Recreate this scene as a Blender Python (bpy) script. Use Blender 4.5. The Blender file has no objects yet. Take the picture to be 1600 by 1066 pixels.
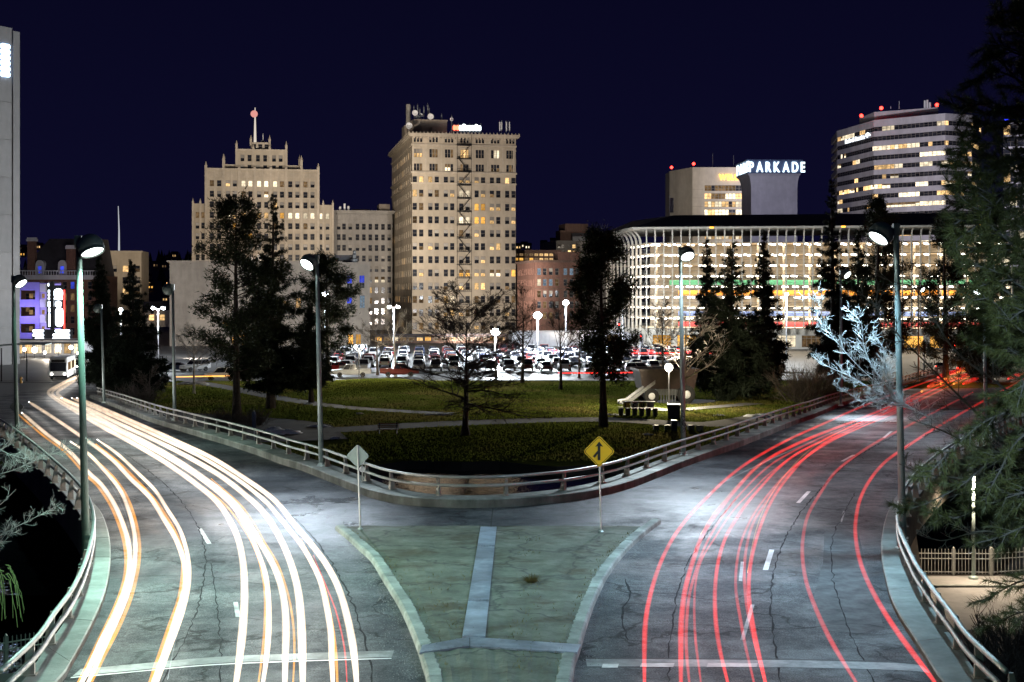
import bpy, math, random
import numpy as np
from mathutils import Vector, Matrix, Euler

S = bpy.context.scene
COL = S.collection
rnd = random.Random(11)
R = math.radians

# ------------------------------------------------------------------ camera, sky, exposure
F_PX, HOR, HC = 2118.0, 458.0, 8.4          # focal length in photo pixels, horizon row, eye height over the road
cd = bpy.data.cameras.new('camera')
cam = bpy.data.objects.new('camera', cd)
COL.objects.link(cam)
cam.location = (0, 0, HC)
cam.rotation_euler = (R(90), 0, 0)
cd.sensor_width = 36.0
cd.lens = 36.0 * F_PX / 1600.0
cd.shift_y = -(533.0 - HOR) / 1600.0
cd.clip_start = 0.2
cd.clip_end = 6000
S.camera = cam

W = bpy.data.worlds.new('World')
S.world = W
W.use_nodes = True
wt = W.node_tree
bg = wt.nodes['Background']
tc = wt.nodes.new('ShaderNodeTexCoord')
sp = wt.nodes.new('ShaderNodeSeparateXYZ')
rp = wt.nodes.new('ShaderNodeValToRGB')
wt.links.new(tc.outputs['Generated'], sp.inputs[0])
wt.links.new(sp.outputs['Z'], rp.inputs[0])
e = rp.color_ramp.elements
e[0].position = 0.0
e[0].color = (0.0040, 0.0038, 0.0205, 1)
e[1].position = 0.35
e[1].color = (0.0017, 0.0016, 0.0098, 1)
wt.links.new(rp.outputs['Color'], bg.inputs['Color'])
bg.inputs['Strength'].default_value = 1.0

S.view_settings.view_transform = 'Standard'
S.view_settings.look = 'None'
S.view_settings.exposure = 0.0
S.view_settings.gamma = 1.0
S.render.engine = 'CYCLES'
S.cycles.max_bounces = 5
S.cycles.diffuse_bounces = 2
S.cycles.glossy_bounces = 3
S.cycles.transmission_bounces = 3
S.cycles.transparent_max_bounces = 32
S.cycles.sample_clamp_indirect = 4.0
S.cycles.use_denoising = True
S.cycles.caustics_reflective = False
S.cycles.caustics_refractive = False

# ------------------------------------------------------------------ pixels to places
PARK, CITY, LOWER, WATER = -3.8, -3.84, -4.4, -4.32


def roadz(y):
    t = min(1.0, max(0.0, (y - 62.0) / 126.0))
    return -3.78 * t * t * (3 - 2 * t)


def at(u, v, y):
    return Vector(((u - 800) * y / F_PX, y, HC - (v - HOR) * y / F_PX))


def onz(u, v, z):
    return at(u, v, F_PX * (HC - z) / (v - HOR))


def onroad(u, v, h=0.0):
    lo, hi = 5.0, 400.0
    for _ in range(50):
        m = (lo + hi) / 2
        vv = HOR + F_PX * (HC - roadz(m) - h) / m
        if vv > v:
            lo = m
        else:
            hi = m
    return at(u, v, lo)


def smooth_path(pts, step=1.0):
    """Catmull-Rom through points, resampled to about equal steps."""
    P = [Vector(p) for p in pts]
    P = [2 * P[0] - P[1]] + P + [2 * P[-1] - P[-2]]
    out = []
    for i in range(1, len(P) - 2):
        a, b, c, d = P[i - 1:i + 3]
        n = max(2, int((c - b).length / step))
        for k in range(n):
            t = k / n
            out.append(0.5 * ((2 * b) + (c - a) * t + (2 * a - 5 * b + 4 * c - d) * t * t + (3 * b - a - 3 * c + d) * t ** 3))
    out.append(P[-2])
    return out


def even(pts, gap):
    out = [pts[0].copy()]
    acc = 0.0
    for a, b in zip(pts, pts[1:]):
        L = (b - a).length
        while acc + L >= gap:
            t = (gap - acc) / L
            a = a.lerp(b, t)
            L = (b - a).length
            out.append(a.copy())
            acc = 0.0
        acc += L
    return out


# ------------------------------------------------------------------ mesh helpers
class MB:
    def __init__(s):
        s.v, s.f, s.m = [], [], []

    def add(s, vs, fs, mi=0):
        o = len(s.v)
        s.v.extend([tuple(v) for v in vs])
        s.f.extend([tuple(i + o for i in f) for f in fs])
        s.m.extend([mi] * len(fs))

    def quad(s, a, b, c, d, mi=0):
        s.add([a, b, c, d], [(0, 1, 2, 3)], mi)

    def box(s, x0, x1, y0, y1, z0, z1, mi=0):
        s.add([(x0, y0, z0), (x1, y0, z0), (x1, y1, z0), (x0, y1, z0), (x0, y0, z1), (x1, y0, z1), (x1, y1, z1), (x0, y1, z1)],
              [(3, 2, 1, 0), (4, 5, 6, 7), (0, 1, 5, 4), (1, 2, 6, 5), (2, 3, 7, 6), (3, 0, 4, 7)], mi)

    def cbox(s, x0, x1, y0, y1, z0, z1, b, mi=0):
        """box with chamfered vertical corners and a chamfered top"""
        def ring(x0, x1, y0, y1, c, z):
            return [(x0 + c, y0, z), (x1 - c, y0, z), (x1, y0 + c, z), (x1, y1 - c, z), (x1 - c, y1, z), (x0 + c, y1, z), (x0, y1 - c, z), (x0, y0 + c, z)]
        r = [ring(x0, x1, y0, y1, b, z0), ring(x0, x1, y0, y1, b, z1 - b), ring(x0 + b, x1 - b, y0 + b, y1 - b, b, z1)]
        s.loft(r, mi)

    def loft(s, rings, mi=0, cap=True, close=True):
        n = len(rings[0])
        vs = [p for r in rings for p in r]
        fs = []
        for k in range(len(rings) - 1):
            for i in range(n if close else n - 1):
                j = (i + 1) % n
                fs.append((k * n + i, k * n + j, (k + 1) * n + j, (k + 1) * n + i))
        if cap and close:
            fs.append(tuple(range(n - 1, -1, -1)))
            fs.append(tuple((len(rings) - 1) * n + i for i in range(n)))
        s.add(vs, fs, mi)

    def tube(s, pts, radii, n=6, mi=0, cap=True):
        pts = [Vector(p) for p in pts]
        if not hasattr(radii, '__len__'):
            radii = [radii] * len(pts)
        rings = []
        up = None
        for i, p in enumerate(pts):
            d = (pts[min(i + 1, len(pts) - 1)] - pts[max(i - 1, 0)])
            d = d.normalized() if d.length > 1e-9 else Vector((0, 0, 1))
            if up is None:
                up = Vector((0, 0, 1)) if abs(d.z) < 0.9 else Vector((1, 0, 0))
            a = d.cross(up)
            a = a.normalized() if a.length > 1e-6 else d.orthogonal().normalized()
            b = a.cross(d)
            up = b
            rings.append([p + (a * math.cos(2 * math.pi * k / n) + b * math.sin(2 * math.pi * k / n)) * radii[i] for k in range(n)])
        s.loft(rings, mi, cap)

    def lathe(s, prof, n=12, c=(0, 0, 0), mi=0, axis='z'):
        rings = []
        for r, h in prof:
            ring = []
            for k in range(n):
                a = 2 * math.pi * k / n
                if axis == 'z':
                    ring.append((c[0] + r * math.cos(a), c[1] + r * math.sin(a), c[2] + h))
                elif axis == 'y':
                    ring.append((c[0] + r * math.cos(a), c[1] + h, c[2] + r * math.sin(a)))
                else:
                    ring.append((c[0] + h, c[1] + r * math.cos(a), c[2] + r * math.sin(a)))
            rings.append(ring)
        s.loft(rings, mi)

    def prism(s, poly, z0, z1, mi=0):
        s.loft([[(p[0], p[1], z0) for p in poly], [(p[0], p[1], z1) for p in poly]], mi)

    def sphere(s, c, r, n=10, m=6, mi=0, sz=1.0):
        prof = [(max(1e-3, r * math.sin(math.pi * k / m)), -r * sz * math.cos(math.pi * k / m)) for k in range(m + 1)]
        s.lathe(prof, n, c, mi)

    def xf(s, M):
        s.v = [tuple(M @ Vector(p)) for p in s.v]
        return s

    def mesh(s, name, mats, smooth=False):
        me = bpy.data.meshes.new(name)
        me.from_pydata(s.v, [], s.f)
        for m in (mats if isinstance(mats, (list, tuple)) else [mats]):
            me.materials.append(m)
        if any(s.m):
            me.polygons.foreach_set('material_index', s.m)
        if smooth:
            me.polygons.foreach_set('use_smooth', [True] * len(s.f))
        me.update()
        return me


def ob(name, me, parent=None, loc=None, rz=0.0):
    o = bpy.data.objects.new(name, me)
    COL.objects.link(o)
    if parent is not None:
        o.parent = parent
    if loc is not None:
        o.location = loc
    if rz:
        o.rotation_euler = (0, 0, rz)
    return o


def part(name, mb, mats, parent=None, smooth=False, loc=None, rz=0.0):
    return ob(name, mb.mesh(name, mats, smooth), parent, loc, rz)


def tag(o, label, cat, group=None):
    o['label'] = label
    o['category'] = cat
    if group:
        o['group'] = group
    return o


def thing(name, label, cat, loc=(0, 0, 0), rz=0.0, group=None):
    o = ob(name, None, None, loc, rz)
    o.empty_display_size = 0.3
    return tag(o, label, cat, group)


def struct(name, mb, mats, smooth=False):
    o = part(name, mb, mats, None, smooth)
    o['kind'] = 'structure'
    return o


def kids(o):
    return list(o.children)


def dup(root, loc=None, rz=None, label=None, group=None, keep_scale=True):
    r = root.copy()
    COL.objects.link(r)
    if loc is not None:
        r.location = loc
    if rz is not None:
        r.rotation_euler = (0, 0, rz)
    if label:
        r['label'] = label
    if group:
        r['group'] = group
    for ch in kids(root):
        c = ch.copy()
        COL.objects.link(c)
        c.parent = r
        for g in kids(ch):
            d = g.copy()
            COL.objects.link(d)
            d.parent = c
    return r


# ------------------------------------------------------------------ materials
def _nt(name):
    m = bpy.data.materials.new(name)
    m.use_nodes = True
    return m, m.node_tree, m.node_tree.nodes['Principled BSDF']


def _noise(nt, scale, detail=5, rough=0.6, coord='Object', stretch=None):
    t = nt.nodes.new('ShaderNodeTexCoord')
    n = nt.nodes.new('ShaderNodeTexNoise')
    n.inputs['Scale'].default_value = scale
    n.inputs['Detail'].default_value = detail
    n.inputs['Roughness'].default_value = rough
    src = t.outputs[coord]
    if stretch:
        mp = nt.nodes.new('ShaderNodeMapping')
        mp.inputs['Scale'].default_value = stretch
        nt.links.new(src, mp.inputs[0])
        src = mp.outputs[0]
    nt.links.new(src, n.inputs['Vector'])
    return n


def _ramp(nt, src, stops):
    r = nt.nodes.new('ShaderNodeValToRGB')
    el = r.color_ramp.elements
    while len(el) < len(stops):
        el.new(0.5)
    for k, (p, c) in enumerate(stops):
        el[k].position = p
        el[k].color = (c[0], c[1], c[2], 1) if hasattr(c, '__len__') else (c, c, c, 1)
    nt.links.new(src, r.inputs[0])
    return r


def pbr(name, col, rough=0.7, metal=0.0, var=0.25, scale=1.5, bump=0.15, stain=0.0, randomise=0.0, spec=0.5):
    m, nt, p = _nt(name)
    p.inputs['Roughness'].default_value = rough
    p.inputs['Metallic'].default_value = metal
    p.inputs['Specular IOR Level'].default_value = spec
    n = _noise(nt, scale, 7, 0.65)
    lo = [c * (1 - var) for c in col]
    hi = [min(1, c * (1 + var)) for c in col]
    r = _ramp(nt, n.outputs['Fac'], [(0.3, lo), (0.7, hi)])
    out = r.outputs['Color']
    if stain > 0:
        n2 = _noise(nt, scale * 0.35, 6, 0.7, stretch=(1.0, 1.0, 0.25))
        r2 = _ramp(nt, n2.outputs['Fac'], [(0.42, 1 - stain), (0.6, 1.0)])
        mx = nt.nodes.new('ShaderNodeMix')
        mx.data_type = 'RGBA'
        mx.blend_type = 'MULTIPLY'
        mx.inputs['Factor'].default_value = 1
        nt.links.new(out, mx.inputs['A'])
        nt.links.new(r2.outputs['Color'], mx.inputs['B'])
        out = mx.outputs['Result']
    if randomise > 0:
        oi = nt.nodes.new('ShaderNodeObjectInfo')
        mr = nt.nodes.new('ShaderNodeMapRange')
        mr.inputs['To Min'].default_value = 1 - randomise
        mr.inputs['To Max'].default_value = 1 + randomise
        nt.links.new(oi.outputs['Random'], mr.inputs['Value'])
        mx = nt.nodes.new('ShaderNodeMix')
        mx.data_type = 'RGBA'
        mx.blend_type = 'MULTIPLY'
        mx.inputs['Factor'].default_value = 1
        nt.links.new(out, mx.inputs['A'])
        nt.links.new(mr.outputs['Result'], mx.inputs['B'])
        out = mx.outputs['Result']
    nt.links.new(out, p.inputs['Base Color'])
    if bump > 0:
        b = nt.nodes.new('ShaderNodeBump')
        b.inputs['Strength'].default_value = bump
        b.inputs['Distance'].default_value = 0.05
        nb = _noise(nt, scale * 6, 4, 0.6)
        nt.links.new(nb.outputs['Fac'], b.inputs['Height'])
        nt.links.new(b.outputs['Normal'], p.inputs['Normal'])
    return m


def emit(name, col, strength, vary=0.0, sampled=False, noise=0.0, nscale=2.0):
    m, nt, p = _nt(name)
    nt.nodes.remove(p)
    em = nt.nodes.new('ShaderNodeEmission')
    em.inputs['Color'].default_value = (col[0], col[1], col[2], 1)
    em.inputs['Strength'].default_value = strength
    s = None
    if vary > 0:
        oi = nt.nodes.new('ShaderNodeObjectInfo')
        mr = nt.nodes.new('ShaderNodeMapRange')
        mr.inputs['To Min'].default_value = strength * (1 - vary)
        mr.inputs['To Max'].default_value = strength * (1 + vary)
        nt.links.new(oi.outputs['Random'], mr.inputs['Value'])
        s = mr.outputs['Result']
    if noise > 0:
        n = _noise(nt, nscale, 3, 0.5)
        mr2 = nt.nodes.new('ShaderNodeMapRange')
        mr2.inputs['From Min'].default_value = 0.35
        mr2.inputs['From Max'].default_value = 0.65
        mr2.inputs['To Min'].default_value = 1 - noise
        mr2.inputs['To Max'].default_value = 1 + noise * 0.3
        nt.links.new(n.outputs['Fac'], mr2.inputs['Value'])
        mm = nt.nodes.new('ShaderNodeMath')
        mm.operation = 'MULTIPLY'
        if s is None:
            mm.inputs[0].default_value = strength
        else:
            nt.links.new(s, mm.inputs[0])
        nt.links.new(mr2.outputs['Result'], mm.inputs[1])
        s = mm.outputs[0]
    if s is not None:
        nt.links.new(s, em.inputs['Strength'])
    nt.links.new(em.outputs[0], nt.nodes['Material Output'].inputs['Surface'])
    m.cycles.emission_sampling = 'AUTO' if sampled else 'NONE'
    return m


def glass_dark(name, col=(0.02, 0.022, 0.03), rough=0.12):
    m, nt, p = _nt(name)
    n = _noise(nt, 0.6, 3)
    r = _ramp(nt, n.outputs['Fac'], [(0.35, [c * 0.5 for c in col]), (0.65, [c * 1.6 for c in col])])
    nt.links.new(r.outputs['Color'], p.inputs['Base Color'])
    p.inputs['Roughness'].default_value = rough
    return m


def asphalt():
    """worn grey asphalt: cracks, seams, pale wheel wear and sheets of melt water (the wet parts are only smoother and darker)"""
    m, nt, p = _nt('asphalt')
    L = nt.links
    big = _noise(nt, 0.30, 10, 0.78)
    fine = _noise(nt, 5.0, 10, 0.85)
    base = _ramp(nt, big.outputs['Fac'], [(0.36, (0.028, 0.031, 0.036)), (0.5, (0.066, 0.072, 0.078)), (0.64, (0.135, 0.142, 0.148))])
    fr = _ramp(nt, fine.outputs['Fac'], [(0.36, 0.50), (0.64, 1.45)])
    mx = nt.nodes.new('ShaderNodeMix')
    mx.data_type = 'RGBA'
    mx.blend_type = 'MULTIPLY'
    mx.inputs['Factor'].default_value = 1
    L.new(base.outputs['Color'], mx.inputs['A'])
    L.new(fr.outputs['Color'], mx.inputs['B'])
    grain = _noise(nt, 26.0, 2, 0.5)
    gr = _ramp(nt, grain.outputs['Fac'], [(0.32, 0.45), (0.68, 1.65)])
    mg = nt.nodes.new('ShaderNodeMix')
    mg.data_type = 'RGBA'
    mg.blend_type = 'MULTIPLY'
    mg.inputs['Factor'].default_value = 1
    L.new(mx.outputs['Result'], mg.inputs['A'])
    L.new(gr.outputs['Color'], mg.inputs['B'])
    mx = mg
    # cracks
    t = nt.nodes.new('ShaderNodeTexCoord')
    wob = nt.nodes.new('ShaderNodeTexNoise')
    wob.inputs['Scale'].default_value = 0.8
    wob.inputs['Detail'].default_value = 5
    L.new(t.outputs['Object'], wob.inputs['Vector'])
    va = nt.nodes.new('ShaderNodeVectorMath')
    va.operation = 'MULTIPLY_ADD'
    va.inputs[1].default_value = (3.0, 3.0, 0)
    L.new(wob.outputs['Color'], va.inputs[0])
    L.new(t.outputs['Object'], va.inputs[2])
    vo = nt.nodes.new('ShaderNodeTexVoronoi')
    vo.feature = 'DISTANCE_TO_EDGE'
    vo.inputs['Scale'].default_value = 0.20
    L.new(va.outputs[0], vo.inputs['Vector'])
    cr = _ramp(nt, vo.outputs['Distance'], [(0.0, 0.12), (0.009, 0.30), (0.018, 1.0)])
    mx2 = nt.nodes.new('ShaderNodeMix')
    mx2.data_type = 'RGBA'
    mx2.blend_type = 'MULTIPLY'
    mx2.inputs['Factor'].default_value = 0.8
    L.new(mx.outputs['Result'], mx2.inputs['A'])
    L.new(cr.outputs['Color'], mx2.inputs['B'])
    # wet sheets
    wet = _noise(nt, 0.28, 8, 0.7)
    geo = nt.nodes.new('ShaderNodeNewGeometry')
    total = None
    for (wx, wy, rad, amt) in WET:
        sub = nt.nodes.new('ShaderNodeVectorMath')
        sub.operation = 'SUBTRACT'
        L.new(geo.outputs['Position'], sub.inputs[0])
        sub.inputs[1].default_value = (wx, wy, 0)
        sc = nt.nodes.new('ShaderNodeVectorMath')
        sc.operation = 'MULTIPLY'
        L.new(sub.outputs[0], sc.inputs[0])
        sc.inputs[1].default_value = (1, 0.6, 0)
        ln = nt.nodes.new('ShaderNodeVectorMath')
        ln.operation = 'LENGTH'
        L.new(sc.outputs[0], ln.inputs[0])
        mr = nt.nodes.new('ShaderNodeMapRange')
        mr.inputs['From Min'].default_value = 0
        mr.inputs['From Max'].default_value = rad
        mr.inputs['To Min'].default_value = amt
        mr.inputs['To Max'].default_value = 0
        L.new(ln.outputs['Value'], mr.inputs['Value'])
        if total is None:
            total = mr.outputs['Result']
        else:
            a = nt.nodes.new('ShaderNodeMath')
            a.operation = 'MAXIMUM'
            L.new(total, a.inputs[0])
            L.new(mr.outputs['Result'], a.inputs[1])
            total = a.outputs[0]
    add = nt.nodes.new('ShaderNodeMath')
    add.operation = 'ADD'
    L.new(wet.outputs['Fac'], add.inputs[0])
    L.new(total, add.inputs[1])
    wr = _ramp(nt, add.outputs[0], [(0.48, 0.0), (0.85, 1.0)])
    rr = _ramp(nt, wr.outputs['Color'], [(0.0, 0.60), (1.0, 0.20)])
    L.new(rr.outputs['Color'], p.inputs['Roughness'])
    sr = _ramp(nt, wr.outputs['Color'], [(0.0, 0.06), (1.0, 0.65)])
    L.new(sr.outputs['Color'], p.inputs['Specular IOR Level'])
    dk = nt.nodes.new('ShaderNodeMix')
    dk.data_type = 'RGBA'
    dk.blend_type = 'MULTIPLY'
    L.new(wr.outputs['Color'], dk.inputs['Factor'])
    L.new(mx2.outputs['Result'], dk.inputs['A'])
    dk.inputs['B'].default_value = (0.55, 0.58, 0.62, 1)
    L.new(dk.outputs['Result'], p.inputs['Base Color'])
    b = nt.nodes.new('ShaderNodeBump')
    b.inputs['Strength'].default_value = 0.75
    b.inputs['Distance'].default_value = 0.03
    L.new(fine.outputs['Fac'], b.inputs['Height'])
    L.new(b.outputs['Normal'], p.inputs['Normal'])
    return m


def grass_mat():
    m, nt, p = _nt('lawn')
    L = nt.links
    n = _noise(nt, 0.10, 6, 0.6)
    f = _noise(nt, 3.0, 6, 0.8)
    r = _ramp(nt, n.outputs['Fac'], [(0.32, (0.060, 0.080, 0.018)), (0.52, (0.095, 0.115, 0.028)), (0.66, (0.140, 0.125, 0.045))])
    r2 = _ramp(nt, f.outputs['Fac'], [(0.3, 0.5), (0.7, 1.3)])
    mx = nt.nodes.new('ShaderNodeMix')
    mx.data_type = 'RGBA'
    mx.blend_type = 'MULTIPLY'
    mx.inputs['Factor'].default_value = 1
    L.new(r.outputs['Color'], mx.inputs['A'])
    L.new(r2.outputs['Color'], mx.inputs['B'])
    L.new(mx.outputs['Result'], p.inputs['Base Color'])
    p.inputs['Roughness'].default_value = 0.9
    p.inputs['Specular IOR Level'].default_value = 0.0
    b = nt.nodes.new('ShaderNodeBump')
    b.inputs['Strength'].default_value = 0.8
    b.inputs['Distance'].default_value = 0.15
    L.new(f.outputs['Fac'], b.inputs['Height'])
    L.new(b.outputs['Normal'], p.inputs['Normal'])
    return m


def blade_mat():
    """grass blades: light passes through them"""
    m, nt, p = _nt('grass_blade')
    n = _noise(nt, 0.10, 6, 0.6)
    r = _ramp(nt, n.outputs['Fac'], [(0.34, (0.085, 0.110, 0.018)), (0.50, (0.140, 0.165, 0.030)), (0.62, (0.210, 0.185, 0.055))])
    d = nt.nodes.new('ShaderNodeBsdfDiffuse')
    t = nt.nodes.new('ShaderNodeBsdfTranslucent')
    mx = nt.nodes.new('ShaderNodeMixShader')
    mx.inputs[0].default_value = 0.5
    nt.links.new(r.outputs['Color'], d.inputs['Color'])
    nt.links.new(r.outputs['Color'], t.inputs['Color'])
    nt.links.new(d.outputs[0], mx.inputs[1])
    nt.links.new(t.outputs[0], mx.inputs[2])
    nt.links.new(mx.outputs[0], nt.nodes['Material Output'].inputs['Surface'])
    nt.nodes.remove(p)
    return m


def island_mat():
    """old mortared median: grey-green with brown weedy streaks"""
    m, nt, p = _nt('median_concrete')
    L = nt.links
    n = _noise(nt, 0.9, 8, 0.7)
    r = _ramp(nt, n.outputs['Fac'], [(0.34, (0.060, 0.062, 0.042)), (0.5, (0.105, 0.108, 0.080)), (0.66, (0.165, 0.165, 0.132))])
    w = _noise(nt, 0.55, 9, 0.72, stretch=(0.75, 1.15, 1))
    wr = _ramp(nt, w.outputs['Fac'], [(0.50, 0.0), (0.62, 1.0)])
    mx = nt.nodes.new('ShaderNodeMix')
    mx.data_type = 'RGBA'
    L.new(wr.outputs['Color'], mx.inputs['Factor'])
    L.new(r.outputs['Color'], mx.inputs['A'])
    mx.inputs['B'].default_value = (0.055, 0.045, 0.022, 1)
    t = nt.nodes.new('ShaderNodeTexCoord')
    wob = nt.nodes.new('ShaderNodeTexNoise')
    wob.inputs['Scale'].default_value = 1.6
    wob.inputs['Detail'].default_value = 6
    L.new(t.outputs['Object'], wob.inputs['Vector'])
    va = nt.nodes.new('ShaderNodeVectorMath')
    va.operation = 'MULTIPLY_ADD'
    va.inputs[1].default_value = (1.6, 1.6, 0)
    L.new(wob.outputs['Color'], va.inputs[0])
    L.new(t.outputs['Object'], va.inputs[2])
    vo = nt.nodes.new('ShaderNodeTexVoronoi')
    vo.feature = 'DISTANCE_TO_EDGE'
    vo.inputs['Scale'].default_value = 0.30
    L.new(va.outputs[0], vo.inputs['Vector'])
    cr = _ramp(nt, vo.outputs['Distance'], [(0.0, 0.30), (0.012, 0.55), (0.03, 1.0)])
    mc = nt.nodes.new('ShaderNodeMix')
    mc.data_type = 'RGBA'
    mc.blend_type = 'MULTIPLY'
    mc.inputs['Factor'].default_value = 0.85
    L.new(mx.outputs['Result'], mc.inputs['A'])
    L.new(cr.outputs['Color'], mc.inputs['B'])
    L.new(mc.outputs['Result'], p.inputs['Base Color'])
    p.inputs['Roughness'].default_value = 0.85
    f = _noise(nt, 14, 5, 0.7)
    b = nt.nodes.new('ShaderNodeBump')
    b.inputs['Strength'].default_value = 0.4
    b.inputs['Distance'].default_value = 0.04
    L.new(f.outputs['Fac'], b.inputs['Height'])
    L.new(b.outputs['Normal'], p.inputs['Normal'])
    return m


def water_mat():
    m, nt, p = _nt('pond_water')
    p.inputs['Base Color'].default_value = (0.006, 0.007, 0.010, 1)
    p.inputs['Roughness'].default_value = 0.04
    n = _noise(nt, 2.2, 3, 0.5, stretch=(1, 0.6, 1))
    b = nt.nodes.new('ShaderNodeBump')
    b.inputs['Strength'].default_value = 0.6
    b.inputs['Distance'].default_value = 0.05
    nt.links.new(n.outputs['Fac'], b.inputs['Height'])
    nt.links.new(b.outputs['Normal'], p.inputs['Normal'])
    return m


_w = [(onroad(470, 795), 7.0, 0.30), (onroad(1060, 770), 9.0, 0.22), (onroad(1330, 660), 14.0, 0.25), (onroad(600, 800), 6.0, 0.14), (onroad(800, 800), 8.0, 0.10), (onroad(1240, 810), 7.0, 0.12)]
WET = [(p.x, p.y, r, a) for p, r, a in _w]
M = {}
M['asphalt'] = asphalt()
M['lawn'] = grass_mat()
M['median'] = island_mat()
M['water'] = water_mat()
M['walk'] = pbr('sidewalk_concrete', (0.26, 0.29, 0.27), 0.8, 0, 0.22, 1.2, 0.25, 0.35, 0.06)
M['kerb'] = pbr('kerb_concrete', (0.29, 0.31, 0.28), 0.85, 0, 0.30, 1.6, 0.3, 0.4, 0.12)
M['deck'] = pbr('deck_concrete', (0.20, 0.17, 0.14), 0.85, 0, 0.3, 0.8, 0.25, 0.4)
M['plate'] = pbr('steel_plate', (0.34, 0.37, 0.45), 0.50, 0.35, 0.35, 1.3, 0.12, 0.45, 0.08)
M['rail'] = pbr('galvanised_rail', (0.42, 0.43, 0.40), 0.45, 0.55, 0.2, 2.0, 0.08)
M['post'] = pbr('rail_post_steel', (0.34, 0.33, 0.29), 0.55, 0.35, 0.25, 2.0, 0.1, 0.3)
M['paint'] = pbr('road_paint', (0.66, 0.67, 0.66), 0.6, 0, 0.2, 2.5, 0.1, 0.3)
M['worn'] = pbr('worn_road_paint', (0.33, 0.35, 0.35), 0.6, 0, 0.45, 1.5, 0.1, 0.5)
M['rust'] = pbr('joint_rubber', (0.03, 0.03, 0.03), 0.7, 0, 0.3, 3, 0.2)
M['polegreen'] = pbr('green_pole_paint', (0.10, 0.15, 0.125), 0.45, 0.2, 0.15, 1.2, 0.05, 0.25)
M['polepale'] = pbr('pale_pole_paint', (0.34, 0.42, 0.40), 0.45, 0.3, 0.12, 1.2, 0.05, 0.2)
M['headpaint'] = pbr('lamp_head_paint', (0.16, 0.20, 0.18), 0.4, 0.2, 0.15, 2.0, 0.03)
M['darkmetal'] = pbr('dark_metal', (0.035, 0.036, 0.04), 0.5, 0.5, 0.25, 3, 0.05)
M['greymetal'] = pbr('grey_metal', (0.22, 0.23, 0.24), 0.45, 0.6, 0.2, 3, 0.05)
M['whitepaint'] = pbr('white_metal_paint', (0.72, 0.73, 0.74), 0.45, 0.0, 0.08, 1, 0.03)
M['bark'] = pbr('dark_bark', (0.050, 0.038, 0.030), 0.9, 0, 0.4, 3, 0.6)
M['palebark'] = pbr('pale_bark', (0.42, 0.38, 0.33), 0.8, 0, 0.25, 4, 0.3)
M['twig'] = pbr('pale_twig_bark', (0.40, 0.39, 0.375), 0.75, 0, 0.18, 8, 0.1)
M['dimtwig'] = pbr('brown_twig_bark', (0.10, 0.08, 0.065), 0.85, 0, 0.3, 6, 0.2)
M['fir'] = pbr('fir_needles', (0.022, 0.032, 0.018), 0.8, 0, 0.45, 0.9, 0, spec=0.2)
M['pine'] = pbr('pine_needles', (0.034, 0.046, 0.020), 0.75, 0, 0.45, 0.9, 0, spec=0.2)
M['nearpine'] = pbr('near_pine_needles', (0.050, 0.047, 0.011), 0.6, 0, 0.45, 1.5, 0, spec=0.3)
M['snow'] = pbr('old_snow', (0.78, 0.80, 0.84), 0.7, 0, 0.15, 2, 0.4)
M['soil'] = pbr('bare_soil', (0.045, 0.040, 0.034), 0.95, 0, 0.4, 0.4, 0.5)
M['path'] = pbr('park_path', (0.12, 0.12, 0.12), 0.8, 0, 0.25, 0.6, 0.2)
M['city'] = pbr('city_asphalt', (0.085, 0.085, 0.088), 0.6, 0, 0.3, 0.15, 0.1)
M['street'] = pbr('street_asphalt', (0.045, 0.047, 0.05), 0.55, 0, 0.25, 0.3, 0.1)
# lights that show
M['e_white'] = emit('lamp_lens_glow', (0.88, 1.0, 0.97), 14)
M['e_lot'] = emit('lot_lamp_glow', (0.86, 0.95, 1.0), 40)
M['e_globe'] = emit('globe_lamp_glow', (1.0, 0.93, 0.80), 18)
M['e_red'] = emit('red_signal_glow', (1.0, 0.03, 0.02), 9)
M['e_tail'] = emit('tail_light_glow', (1.0, 0.04, 0.02), 4)
M['e_head'] = emit('head_light_glow', (1.0, 0.96, 0.88), 12)
M['e_amber'] = emit('amber_light_glow', (1.0, 0.42, 0.04), 5)




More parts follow.
